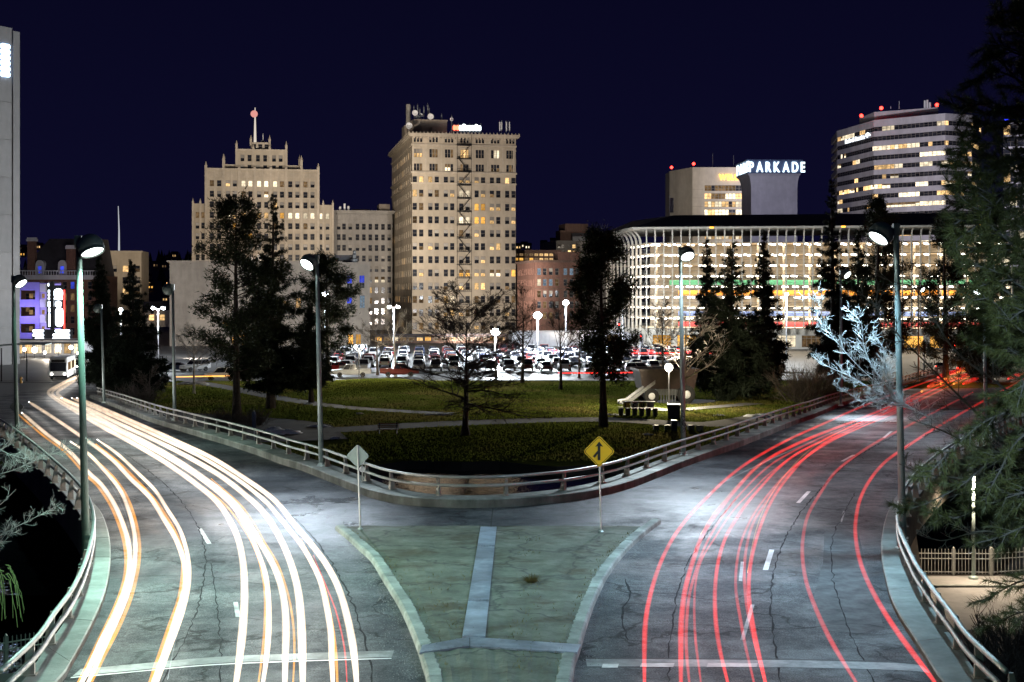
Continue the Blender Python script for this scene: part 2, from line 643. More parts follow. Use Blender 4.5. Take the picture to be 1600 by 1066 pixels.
def streak_mat(name, col, strength, sharp=1.2, edge=None):
    """trail of moving lamps: glowing air, densest along its axis, uneven along its length, casting no shadow"""
    m, nt, p = _nt(name)
    L = nt.links
    nt.nodes.remove(p)
    em = nt.nodes.new('ShaderNodeEmission')
    lw = nt.nodes.new('ShaderNodeLayerWeight')
    lw.inputs['Blend'].default_value = 0.5
    iv = nt.nodes.new('ShaderNodeMath')
    iv.operation = 'SUBTRACT'
    iv.inputs[0].default_value = 1.0
    L.new(lw.outputs['Facing'], iv.inputs[1])
    e = edge or col
    cr = _ramp(nt, iv.outputs[0], [(0.06, e), (0.38, col)])
    L.new(cr.outputs['Color'], em.inputs['Color'])
    pw = nt.nodes.new('ShaderNodeMath')
    pw.operation = 'POWER'
    L.new(iv.outputs[0], pw.inputs[0])
    pw.inputs[1].default_value = sharp
    n = _noise(nt, 0.35, 4, 0.6)
    mr = nt.nodes.new('ShaderNodeMapRange')
    mr.inputs['From Min'].default_value = 0.3
    mr.inputs['From Max'].default_value = 0.7
    mr.inputs['To Min'].default_value = strength * 0.30
    mr.inputs['To Max'].default_value = strength * 0.65
    L.new(n.outputs['Fac'], mr.inputs['Value'])
    ml = nt.nodes.new('ShaderNodeMath')
    ml.operation = 'MULTIPLY'
    L.new(pw.outputs[0], ml.inputs[0])
    L.new(mr.outputs['Result'], ml.inputs[1])
    L.new(ml.outputs[0], em.inputs['Strength'])
    tr = nt.nodes.new('ShaderNodeBsdfTransparent')
    ad = nt.nodes.new('ShaderNodeAddShader')
    L.new(em.outputs[0], ad.inputs[0])
    L.new(tr.outputs[0], ad.inputs[1])
    L.new(ad.outputs[0], nt.nodes['Material Output'].inputs['Surface'])
    m.cycles.emission_sampling = 'NONE'
    return m


M['t_white'] = streak_mat('white_streak', (1.0, 0.96, 0.90), 7.0, 0.9, (1.0, 0.74, 0.50))
M['t_soft'] = streak_mat('soft_white_streak', (0.80, 0.86, 0.92), 0.8)
M['t_orange'] = streak_mat('orange_streak', (1.0, 0.37, 0.006), 3.0, 0.7)
M['t_red'] = streak_mat('red_streak', (1.0, 0.032, 0.024), 2.7, 0.8)
M['t_pink'] = streak_mat('pale_red_streak', (1.0, 0.055, 0.050), 1.6, 0.8)
M['t_yellow'] = streak_mat('yellow_streak', (1.0, 0.40, 0.06), 3.0)


# ------------------------------------------------------------------ lights
def spot(name, loc, target, power, col, angle, blend=0.5, radius=0.15, parent=None):
    d = bpy.data.lights.new(name, 'SPOT')
    d.energy = power
    d.color = col
    d.spot_size = R(angle)
    d.spot_blend = blend
    d.shadow_soft_size = radius
    if name == 'facade_fill_light':
        d.specular_factor = 0.0
    o = bpy.data.objects.new(name, d)
    COL.objects.link(o)
    o.location = loc
    o.rotation_euler = (Vector(target) - Vector(loc)).to_track_quat('-Z', 'Y').to_euler()
    if parent is not None:
        o.parent = parent
        o.matrix_parent_inverse = Matrix.LocRotScale(parent.location, parent.rotation_euler, None).inverted()
    return o


def point(name, loc, power, col, radius=0.2):
    d = bpy.data.lights.new(name, 'POINT')
    d.energy = power
    d.color = col
    d.shadow_soft_size = radius
    o = bpy.data.objects.new(name, d)
    COL.objects.link(o)
    o.location = loc
    return o


def area(name, loc, sx, sy, power, col, rot=(0, 0, 0)):
    d = bpy.data.lights.new(name, 'AREA')
    d.shape = 'RECTANGLE'
    d.size = sx
    d.size_y = sy
    d.energy = power
    d.color = col
    o = bpy.data.objects.new(name, d)
    COL.objects.link(o)
    o.location = loc
    o.rotation_euler = rot
    return o

# ================================================================== THE SETTING
def cat_fixed(P, n):
    P = [Vector(p) for p in P]
    P = [2 * P[0] - P[1]] + P + [2 * P[-1] - P[-2]]
    out = []
    for i in range(1, len(P) - 2):
        a, b, c, d = P[i - 1:i + 3]
        for k in range(n):
            t = k / n
            out.append(0.5 * ((2 * b) + (c - a) * t + (2 * a - 5 * b + 4 * c - d) * t * t + (3 * b - a - 3 * c + d) * t ** 3))
    out.append(P[-2])
    return out


def lift(p, h):
    return Vector((p.x, p.y, roadz(p.y) + h))


# base terrain, city ground, pond, lawn
mb = MB()
mb.quad((-3000, -60, -5.9), (3000, -60, -5.9), (3000, 190, -5.9), (-3000, 190, -5.9))
struct('ground', mb, M['soil'])
mb = MB()
mb.quad((-3000, 186, CITY), (3000, 186, CITY), (3000, 5200, CITY), (-3000, 5200, CITY))
mb.quad((-3000, 186, -5.9), (3000, 186, -5.9), (3000, 186, CITY), (-3000, 186, CITY))
struct('city_ground', mb, M['city'])
mb = MB()
mb.quad((-34, 57, WATER), (10, 57, WATER), (34, 100, WATER), (-34, 100, WATER))
struct('pond', mb, M['water'])
mb = MB()
mb.quad((-120, -20, -5.4), (-6, -20, -5.4), (-6, 90, -5.4), (-120, 90, -5.4))
struct('river', mb, M['water'])
mb = MB()
mb.box(-220, -46, 112, 186.5, -5.9, PARK - 0.08)
struct('plaza', mb, M['street'])

# lawn: gently humped sheet with a ragged bank down to the pond
nx, ny = 90, 40
bank = [97.0 + 1.6 * math.sin(i * 0.45) + 0.8 * math.sin(i * 1.3 + 1) + rnd.uniform(-0.3, 0.3) for i in range(nx + 1)]
mb = MB()
vs = []
for j in range(ny + 1):
    for i in range(nx + 1):
        x = -47 + 122 * i / nx
        t = j / ny
        y = bank[i] * (1 - t) + 187.5 * t
        z = PARK + 0.35 * math.sin(x * 0.07 + 1) * math.sin(y * 0.06) * min(1, t * 4) * min(1, (1 - t) * 5)
        z += 0.75 * math.exp(-(((x + 17) / 9) ** 2 + ((y - 178) / 7) ** 2))
        vs.append((x, y, z))
fs = [(j * (nx + 1) + i, j * (nx + 1) + i + 1, (j + 1) * (nx + 1) + i + 1, (j + 1) * (nx + 1) + i) for j in range(ny) for i in range(nx)]
mb.add(vs, fs)
struct('park_lawn', mb, M['lawn'], True)
mb = MB()
for i in range(nx):
    a, b = vs[i], vs[i + 1]
    mb.quad((a[0], a[1] - 1.4, WATER - 0.3), (b[0], b[1] - 1.4, WATER - 0.3), (b[0], b[1], b[2] + 0.0), (a[0], a[1], a[2] + 0.0))
struct('pond_bank', mb, M['soil'])


def lawnz(x, y):
    i = min(nx, max(0, round((x + 47) / 122 * nx)))
    t = min(1, max(0, (y - bank[i]) / (187.5 - bank[i])))
    z = PARK + 0.35 * math.sin(x * 0.07 + 1) * math.sin(y * 0.06) * min(1, t * 4) * min(1, (1 - t) * 5)
    return z + 0.75 * math.exp(-(((x + 17) / 9) ** 2 + ((y - 178) / 7) ** 2))


def onlawn(u, v):
    p = onz(u, v, PARK)
    return Vector((p.x, p.y, lawnz(p.x, p.y)))


PATHS = []


def ribbon(name, ctr, widths, mat, dz=0.03):
    """flat path draped over the lawn"""
    P = smooth_path(ctr, 2.0)
    mb = MB()
    n = len(P)
    pr = None
    centre = []
    for i, p in enumerate(P):
        d = (P[min(i + 1, n - 1)] - P[max(i - 1, 0)]).normalized()
        k = Vector((-d.y, d.x, 0))
        w = np.interp(i / (n - 1), np.linspace(0, 1, len(widths)), widths) / 2
        centre.append((p.x, p.y, w + 0.05))
        row = []
        for s in (-1, -0.5, 0, 0.5, 1):
            q = p + k * w * s
            row.append((q.x, q.y, lawnz(q.x, q.y) + dz))
        if pr:
            for a in range(4):
                mb.quad(pr[a], pr[a + 1], row[a + 1], row[a])
        pr = row
    PATHS.append(np.array(centre))
    return struct(name, mb, mat)


ribbon('park_path', [onlawn(270, 588), onlawn(330, 604), onlawn(420, 620), onlawn(520, 634), onlawn(600, 642), onlawn(700, 650)], [3.0, 2.6, 2.4], M['path'], 0.05)
ribbon('park_path', [onlawn(380, 664), onlawn(520, 672), onlawn(620, 668), onlawn(780, 664), onlawn(950, 662), onlawn(1110, 668), onlawn(1230, 650)], [4.5, 5.0, 4.0, 4.0, 5.0], M['soil'], 0.05)
ribbon('park_path', [onlawn(985, 640), onlawn(1040, 646), onlawn(1110, 640), onlawn(1180, 632)], [3.5, 2.2, 2.2], M['path'], 0.08)
ribbon('soil_bed', [onlawn(1025, 628), onlawn(1060, 631), onlawn(1100, 626)], [5.0, 6.5, 4.0], M['soil'], 0.07)
ribbon('soil_bed', [onlawn(190, 640), onlawn(300, 650), onlawn(400, 662), onlawn(450, 690)], [6, 9, 12, 10], M['soil'], 0.04)

# far street along the lawn and its markings
mb = MB()
mb.box(-160, 160, 189.5, 206.5, CITY - 0.2, CITY + 0.012)
struct('far_street', mb, M['street'])
mb = MB()
mb.box(-38, 46, 187.6, 189.4, -5.0, CITY + 0.14)
struct('pavement', mb, M['walk'])
mb = MB()
mb.box(-46, 46, 206.6, 209.0, CITY - 0.2, CITY + 0.13)
struct('pavement', mb, M['walk'])
mb = MB()
for k in range(26):
    mb.box(-110 + k * 8, -107 + k * 8, 197.6, 197.75, CITY + 0.014, CITY + 0.018)
struct('lane_marking', mb, M['worn'])
mb = MB()
mb.quad((-31, 209.2, CITY + 0.01), (40, 209.2, CITY + 0.01), (46, 296, CITY + 0.01), (-44, 296, CITY + 0.01))
struct('car_lot', mb, M['street'])

# ---- road edges (pixel traces on the road surface)
L_kerb = [(40, 1125), (97, 1066), (110, 1045), (140, 990), (162, 940), (171, 900), (173, 865), (169, 835), (158, 806), (141, 786), (116, 762), (86, 736), (50, 706), (12, 678), (-40, 652), (-120, 628)]
L_out = [(-15, 1125), (42, 1066), (72, 1020), (97, 985), (118, 940), (130, 900), (136, 865), (134, 838), (126, 814), (110, 790), (88, 765), (58, 735), (22, 702), (-14, 674), (-66, 648), (-148, 624)]
R_kerb = [(1512, 1125), (1465, 1065), (1445, 1032), (1425, 1000), (1407, 972), (1392, 942), (1384, 912), (1378, 882), (1377, 850), (1383, 818), (1393, 793), (1410, 768), (1436, 741), (1472, 714), (1530, 681), (1620, 642), (1740, 606)]
R_out = [(1590, 1125), (1528, 1062), (1503, 1025), (1480, 993), (1460, 962), (1443, 935), (1430, 908), (1418, 882), (1412, 855), (1414, 826), (1424, 799), (1441, 774), (1468, 747), (1504, 720), (1564, 687), (1655, 647), (1775, 611)]
V_edge = [(140, 622), (169, 633), (225, 656), (281, 674), (338, 691), (400, 711), (437, 725), (475, 737), (512, 752), (550, 767), (575, 777), (612, 786), (650, 791), (687, 793), (725, 794), (767, 793.5), (800, 792), (830, 790), (880, 785), (917, 780), (955, 772), (992, 761), (1030, 746), (1067, 731), (1105, 717), (1142, 704), (1180, 689), (1240, 665), (1280, 650), (1330, 630), (1400, 608), (1450, 592), (1500, 580)]
Lk = cat_fixed([onroad(*p) for p in L_kerb], 5)
Lo = cat_fixed([onroad(*p) for p in L_out], 5)
Rk = cat_fixed([onroad(*p) for p in R_kerb], 5)
Ro = cat_fixed([onroad(*p) for p in R_out], 5)
Ve = smooth_path([onroad(*p) for p in V_edge], 0.8)
apex = min(range(len(Ve)), key=lambda i: Ve[i].y)
Vl = [(p.y, p.x) for p in Ve[:apex + 1]][::-1]
Vr = [(p.y, p.x) for p in Ve[apex:]]


def interp(tab, y):
    ys = [t[0] for t in tab]
    xs = [t[1] for t in tab]
    o = np.argsort(ys)
    return float(np.interp(y, np.array(ys)[o], np.array(xs)[o]))


Lt = [(p.y, p.x) for p in Lk]
Rt = [(p.y, p.x) for p in Rk]


def road_sheet(name, rows, xl, xr, n):
    mb = MB()
    prev = None
    for y in rows:
        a, b = xl(y), xr(y)
        row = [(a + (b - a) * i / n, y, roadz(y)) for i in range(n + 1)]
        if prev:
            for i in range(n):
                mb.quad(prev[i], prev[i + 1], row[i + 1], row[i])
        prev = row
    return struct(name, mb, M['asphalt'], True)


ya = Ve[apex].y
road_sheet('road', list(np.linspace(21, ya, 40)), lambda y: interp(Lt, y) - 0.1, lambda y: interp(Rt, y) + 0.1, 16)
road_sheet('road', list(np.linspace(ya, 203, 150)), lambda y: interp(Lt, y) - 0.1, lambda y: interp(Vl, y) + 0.15, 10)
road_sheet('road', list(np.linspace(ya, 203, 150)), lambda y: interp(Vr, y) - 0.15, lambda y: interp(Rt, y) + 0.1, 10)


def kerbed_strip(name, inner, outer, h, depth, mat, slab_len, slab_name, slab_mat, gap=0.03, face=None):
    """raised strip: a continuous core with a proud kerb edge, and slabs laid on it as separate pieces"""
    n = len(inner)
    mb = MB()
    for i in range(n - 1):
        a, b, c, d = inner[i], inner[i + 1], outer[i + 1], outer[i]
        t = h - 0.03
        A, B, C, D = lift(a, t), lift(b, t), lift(c, t), lift(d, t)
        mb.quad(A, B, C, D)
        mb.quad(lift(a, -0.1), lift(b, -0.1), B, A)
        mb.quad(D, C, lift(c, -depth), lift(d, -depth))
    root = struct(name, mb, M['deck'] if face is None else face)
    acc = 0
    start = 0
    for i in range(1, n):
        acc += (inner[i] - inner[i - 1]).length
        if acc >= slab_len or i == n - 1:
            mb = MB()
            rows = []
            for k in range(start, i + 1):
                I, O = inner[k].copy(), outer[k].copy()
                if k == start and start > 0:
                    I = I.lerp(inner[k + 1], gap)
                    O = O.lerp(outer[k + 1], gap)
                if k == i and i < n - 1:
                    I = I.lerp(inner[k - 1], gap)
                    O = O.lerp(outer[k - 1], gap)
                ch = 0.03 if True else 0
                dirn = (O - I).normalized()
                rows.append([lift(I, -0.08), lift(I, h - 0.03), lift(I + dirn * 0.04, h), lift(O - dirn * 0.02, h), lift(O, h - 0.028)])
            mb.loft(rows, 0, False, False)
            for r in (rows[0], rows[-1]):
                mb.add(r, [(0, 1, 2, 3, 4)])
            part(slab_name, mb, slab_mat, root)
            acc = 0
            start = i
    return root


def shifted(P, d):
    out = []
    for i, p in enumerate(P):
        a = P[max(i - 1, 0)]
        b = P[min(i + 1, len(P) - 1)]
        t = (b - a).normalized()
        out.append(p + Vector((-t.y, t.x, 0)) * d)
    return out


kerbed_strip('sidewalk', Lk, Lo, 0.16, 1.3, None, 3.6, 'paving_slab', M['walk'])
kerbed_strip('sidewalk', Rk, Ro, 0.16, 1.3, None, 5.2, 'paving_slab', M['walk'])
Vo = shifted(Ve, 1.15)
kerbed_strip('parapet', Ve, Vo, 0.34, 1.4, None, 9.5, 'kerb_block', M['kerb'], 0.03, M['kerb'])


# ---- guard rails
def guard_rail(label, base, h0, side, gap, heights, group):
    """base: path of the foot of the posts; two tubes carried on the road side of tapered posts"""
    P = even(base, gap)
    root = thing('guard_rail', label, 'guard rail', tuple(lift(P[0], h0)), 0, group)
    o = Vector(root.location)
    mbp = MB()
    top = heights[-1]
    mbp.loft([[(-0.07, -0.05, 0), (0.07, -0.05, 0), (0.07, 0.20, 0), (-0.07, 0.20, 0)],
              [(-0.05, -0.04, top * 0.6), (0.05, -0.04, top * 0.6), (0.05, 0.12, top * 0.6), (-0.05, 0.12, top * 0.6)],
              [(-0.05, -0.04, top - 0.03), (0.05, -0.04, top - 0.03), (0.05, 0.05, top - 0.03), (-0.05, 0.05, top - 0.03)]])
    mbp.box(-0.13, 0.13, -0.09, 0.25, 0, 0.025)
    me = mbp.mesh('post', M['post'])
    for i, p in enumerate(P):
        a, b = P[max(i - 1, 0)], P[min(i + 1, len(P) - 1)]
        t = b - a
        ang = math.atan2(t.y, t.x) + (0 if side > 0 else math.pi)
        ob('post', me, root, lift(p, h0) - o, ang)
    dense = even(base, 0.7)
    for nm, h, r in (('lower_rail', heights[0], 0.062), ('top_rail', heights[-1], 0.062)):
        mb = MB()
        Q = shifted(dense, -0.09 * side)
        mb.tube([lift(p, h0 + h) - o for p in Q], r, 8)
        part(nm, mb, M['rail'], root, True)
    return root


guard_rail('long two tube guard rail on the pale kerb around the pond between both roads', shifted(Ve, 0.72)[2:-8], 0.34, 1, 2.78, (0.44, 0.78), 'guard rails along the roads')
guard_rail('two tube guard rail curving along the left sidewalk above the dark water', [a.lerp(b, 0.16) for a, b in zip(Lo, Lk)], 0.16, 1, 2.6, (0.42, 0.80), 'guard rails along the roads')
guard_rail('two tube guard rail curving along the right sidewalk above the fenced lower path', [a.lerp(b, 0.14) for a, b in zip(Ro, Rk)], 0.16, -1, 2.4, (0.42, 0.80), 'guard rails along the roads')

# ---- traffic island
isl_l = [(524, 828), (545, 845), (563, 862), (581, 879), (601, 912), (624, 950), (641, 987), (654, 1021), (661, 1044), (667, 1066), (672, 1120)]
isl_r = [(1032, 818), (1002, 841), (972, 871), (950, 901), (931, 939), (920, 969), (912, 995), (905, 1021), (897, 1044), (894, 1066), (880, 1120)]
IL = [onroad(*p) for p in isl_l]
IR = [onroad(*p) for p in isl_r]
ILs, IRs = cat_fixed(IL, 3), cat_fixed(IR, 3)


def xat(P, y):
    return interp([(p.y, p.x) for p in P], y)


mb = MB()
yt, yb = IL[0].y - 0.05, IL[-1].y
rows = []
for y in np.linspace(yb, yt, 46):
    a, b = xat(ILs, y) + 0.28, xat(IRs, min(y, IR[0].y)) - 0.28
    rows.append([(a + (b - a) * i / 30, y, 0.15 + 0.012 * math.sin(i * 1.3 + y) + rnd.uniform(-0.008, 0.008)) for i in range(31)])
for r0, r1 in zip(rows, rows[1:]):
    for i in range(30):
        mb.quad(r0[i], r0[i + 1], r1[i + 1], r1[i])
r = rows[-1]
for i in range(30):
    mb.quad((r[i][0], r[i][1], -0.02), (r[i + 1][0], r[i + 1][1], -0.02), r[i + 1], r[i])
island = struct('traffic_island', mb, M['median'])
# kerb stones along both flanks
for side, P in ((1, ILs), (-1, IRs)):
    Q = even(P, 0.1)
    step = 15
    for k in range(0, len(Q) - 2, step):
        seg = Q[k:k + step + 1]
        if len(seg) < 3:
            continue
        rr = []
        jit = rnd.uniform(-0.008, 0.008)
        for i, p in enumerate(seg):
            a, b = seg[max(i - 1, 0)], seg[min(i + 1, len(seg) - 1)]
            t = (b - a).normalized()
            nn = Vector((-t.y, t.x, 0)) * (1 if side > 0 else -1)
            if nn.x * side < 0:
                nn = -nn
            q = p.copy()
            if i == 0:
                q = p + t * 0.005
            if i == len(seg) - 1:
                q = p - t * 0.005
            h = 0.17 + jit
            rr.append([q + Vector((0, 0, -0.03)) + nn * -0.02, q + Vector((0, 0, h - 0.04)), q + nn * 0.05 + Vector((0, 0, h)), q + nn * (0.30 + rnd.uniform(-0.03, 0.03)) + Vector((0, 0, h)), q + nn * 0.33 + Vector((0, 0, h - 0.06))])
        mb = MB()
        mb.loft(rr, 0, False, False)
        for x in (rr[0], rr[-1]):
            mb.add(x, [(0, 1, 2, 3, 4)])
        part('kerb_stone', mb, M['kerb'], island)


def plate(px4, h0=0.175, h1=0.19):
    c = [onroad(u, v, h0) for u, v in px4]
    mb = MB()
    mb.prism([(p.x, p.y) for p in c], h0 - 0.03, h1)
    # bolt heads along the long edges
    for s in (0, 2):
        a, b = c[s + 1 if s == 0 else 2], c[0 if s == 0 else 3]
        ctr = sum(c, Vector()) / 4
        for k in range(6):
            q = a.lerp(b, (k + 0.5) / 6)
            q = q + (ctr - q).normalized() * 0.06
            mb.lathe([(0.022, 0), (0.022, 0.012), (0.001, 0.014)], 6, (q.x, q.y, h1))
    part('metal_plate', mb, M['plate'], island)


def lerp2(a, b, t):
    return (a[0] + (b[0] - a[0]) * t, a[1] + (b[1] - a[1]) * t)


TL, TR, BL, BR = (751, 823), (776, 823), (722, 996), (758, 996)
for t0, t1 in ((0.004, 0.176), (0.18, 0.67), (0.674, 0.995)):
    plate([lerp2(TL, BL, t1), lerp2(TR, BR, t1), lerp2(TR, BR, t0), lerp2(TL, BL, t0)])
plate([(655, 1021), (733.5, 1010), (733.5, 996), (660, 1009)])
plate([(734.5, 1010.5), (902, 1020), (908, 1008), (734.5, 996)])
# weeds and pebbles on the island
mb = MB()
for k in range(700):
    c = rnd.random()
    if c < 0.45:
        y = rnd.uniform(30, 47)
        x = xat(ILs, y) + 0.35 + abs(rnd.gauss(0, 0.12)) if rnd.random() < 0.5 else xat(IRs, y) - 0.35 - abs(rnd.gauss(0, 0.12))
    else:
        q = onroad(*rnd.choice([(828, 850), (830, 870), (835, 915), (825, 935), (840, 960), (820, 985), (815, 1000), (820, 1030), (815, 1050), (680, 930), (670, 910), (690, 955), (715, 985), (720, 960), (730, 905)]))
        x, y = q.x + rnd.gauss(0, 0.22), q.y + rnd.gauss(0, 0.4)
    h = rnd.uniform(0.02, 0.09)
    a = rnd.uniform(0, 6.28)
    mb.add([(x, y, 0.15), (x + 0.025 * math.cos(a), y + 0.025 * math.sin(a), 0.15), (x + rnd.uniform(-.05, .05), y + rnd.uniform(-.05, .05), 0.15 + h)], [(0, 1, 2)])
q = onroad(830, 918)
for k in range(160):
    a = rnd.uniform(0, 6.28)
    r0 = rnd.uniform(0.02, 0.12)
    x, y = q.x + r0 * math.cos(a), q.y + r0 * math.sin(a)
    mb.add([(x, y, 0.15), (x + 0.02, y, 0.15), (x + 0.28 * math.cos(a) * rnd.random(), y + 0.28 * math.sin(a) * rnd.random(), 0.15 + rnd.uniform(0.08, 0.26))], [(0, 1, 2)])
o = part('weeds', mb, pbr('dry_weeds', (0.14, 0.12, 0.045), 0.9, 0, 0.4, 2, 0))
o['kind'] = 'stuff'
# gravel swept against the kerbs
mb = MB()
for k in range(2000):
    if rnd.random() < 0.5:
        y = rnd.uniform(27, 47)
        x = xat(IRs, y) + 0.05 + abs(rnd.gauss(0, 0.42))
    else:
        y = rnd.uniform(27, 45)
        x = xat(ILs, y) - 0.05 - abs(rnd.gauss(0, 0.35))
    s = rnd.uniform(0.006, 0.015)
    mb.add([(x - s, y - s, 0.002), (x + s, y - s, 0.002), (x, y + s, 0.002), (x, y, s * 1.5)], [(0, 1, 3), (1, 2, 3), (2, 0, 3)])
o = part('gravel', mb, pbr('grey_gravel', (0.26, 0.26, 0.25), 0.9, 0, 0.5, 8, 0))
o['kind'] = 'stuff'


# ---- painted marks and deck joints
def mark(px, mat, dz=0.004, name='lane_marking'):
    mb = MB()
    c = [onroad(u, v) for u, v in px]
    mb.add([lift(p, dz) for p in c], [tuple(range(len(c)))])
    return struct(name, mb, mat)


def dash(a, b, w, mat='paint'):
    A, B = onroad(*a), onroad(*b)
    t = (B - A).normalized()
    n = Vector((-t.y, t.x, 0)) * w / 2
    mb = MB()
    N = 5
    for k in range(N):
        p, q = A.lerp(B, k / N), A.lerp(B, (k + 1) / N)
        mb.add([lift(p - n, 0.004), lift(p + n, 0.004), lift(q + n, 0.004), lift(q - n, 0.004)], [(0, 1, 2, 3)])
    return struct('lane_marking', mb, M[mat])


dash((327, 850), (312, 826), 0.15)
dash((372, 965), (368, 941), 0.12, 'worn')
dash((1196, 891), (1206, 859), 0.16)
dash((1247, 786), (1264, 768), 0.16)
dash((1316, 721), (1334, 711), 0.16)
dash((1381, 684), (1393, 674), 0.16)
dash((1157, 908), (1160, 878), 0.10, 'worn')
dash((1314, 816), (1319, 799), 0.08, 'worn')
for a, b, w in (((243, 640), (290, 668), 0.14), ((1440, 640), (1470, 622), 0.16), ((1176, 945), (1160, 1000), 0.10)):
    dash(a, b, w, 'worn')


def joint(px_list, w0, w1, mat, dz, name='deck_joint'):
    P = smooth_path([onroad(*p) for p in px_list], 0.3)
    mb = MB()
    for a, b in zip(P, P[1:]):
        mb.add([lift(a + Vector((0, w0, 0)), dz), lift(b + Vector((0, w0, 0)), dz), lift(b + Vector((0, w1, 0)), dz), lift(a + Vector((0, w1, 0)), dz)], [(0, 1, 2, 3)])
    return struct(name, mb, mat)


jl = [(112, 1058), (200, 1050), (320, 1039), (450, 1033), (612, 1028)]
joint(jl, 0.05, 0.62, M['worn'], 0.005)
joint(jl, -0.10, -0.02, M['whitepaint'], 0.006)
joint(jl, -0.02, 0.05, M['rust'], 0.008)
jr = [(915, 1030), (1000, 1030), (1150, 1031), (1260, 1032), (1400, 1036), (1440, 1040)]
joint(jr, 0.0, 0.09, M['rust'], 0.008)
joint(jr, -0.62, -0.02, M['worn'], 0.005)
for a, b in (((1000, 1040), (1052, 1040)), ((1104, 1040), (1182, 1040)), ((940, 1041), (965, 1041))):
    mark([(a[0], a[1] + 3), (b[0], b[1] + 3), (b[0] + 2, b[1] - 3), (a[0] + 2, a[1] - 3)], M['paint'], 0.010)
# bridge joint across the merge, beside the kerb gap
mark([(766, 823), (768, 823), (771, 795), (769, 795)], M['rust'], 0.006, 'deck_joint')
# patched asphalt
for px in ([(1288, 832), (1316, 828), (1342, 836), (1352, 880), (1368, 935), (1382, 984), (1340, 990), (1276, 985), (1272, 930), (1286, 880)],):
    mark(px, pbr('asphalt_patch', (0.10, 0.104, 0.108), 0.75, 0, 0.5, 1.6, 0.4, spec=0.1), 0.003, 'asphalt_patch')

# tar seams and old cracks that run along and across the lanes
SEAM = pbr('tar_seam', (0.034, 0.035, 0.038), 0.85, 0, 0.3, 4, 0.2, spec=0.02)


def seam(px, w, seed):
    g = random.Random(seed)
    P = smooth_path([onroad(*p) for p in px], 0.35)
    mb = MB()
    prev = None
    for i, p in enumerate(P):
        a, b = P[max(i - 1, 0)], P[min(i + 1, len(P) - 1)]
        t = (b - a).normalized()
        nn = Vector((-t.y, t.x, 0))
        q = p + nn * g.gauss(0, 0.022)
        h = w / 2 * g.uniform(0.15, 0.8)
        row = (lift(q - nn * h, 0.0045), lift(q + nn * h, 0.0045))
        if prev:
            mb.quad(prev[0], row[0], row[1], prev[1])
        prev = row
    return struct('tar_seam', mb, SEAM)


seam([(234, 1110), (262, 1050), (298, 980), (318, 910), (318, 850), (296, 800), (252, 752), (190, 706)], 0.07, 1)
seam([(336, 1110), (345, 1040), (340, 960), (330, 880)], 0.05, 2)
seam([(585, 1110), (580, 1050), (566, 990), (545, 930), (512, 870), (470, 820), (400, 766), (320, 722)], 0.08, 3)
seam([(180, 905), (240, 900), (330, 902), (400, 912), (480, 915)], 0.05, 4)
seam([(176, 960), (260, 968), (370, 965), (450, 975)], 0.045, 5)
seam([(300, 790), (352, 800), (400, 795)], 0.05, 6)
seam([(1045, 1110), (1044, 1040), (1050, 980), (1066, 900), (1100, 840), (1150, 780)], 0.07, 7)
seam([(1228, 1110), (1215, 1030), (1205, 960), (1208, 900), (1228, 840), (1268, 780), (1330, 720), (1400, 680)], 0.09, 8)
seam([(1390, 1110), (1352, 1040), (1318, 960), (1300, 890), (1305, 830), (1336, 770)], 0.06, 9)
seam([(960, 880), (1040, 886), (1130, 880), (1230, 884)], 0.05, 10)
seam([(1180, 822), (1260, 830), (1340, 826), (1384, 832)], 0.05, 11)
seam([(1230, 848), (1300, 862), (1372, 858)], 0.05, 12)
seam([(948, 985), (1060, 975), (1200, 985), (1330, 975), (1408, 985)], 0.05, 13)
seam([(600, 815), (680, 806), (770, 812), (880, 806), (1000, 798)], 0.05, 14)
seam([(440, 760), (520, 782), (600, 792)], 0.05, 15)
seam([(980, 1000), (972, 960), (985, 930), (976, 905)], 0.09, 16)

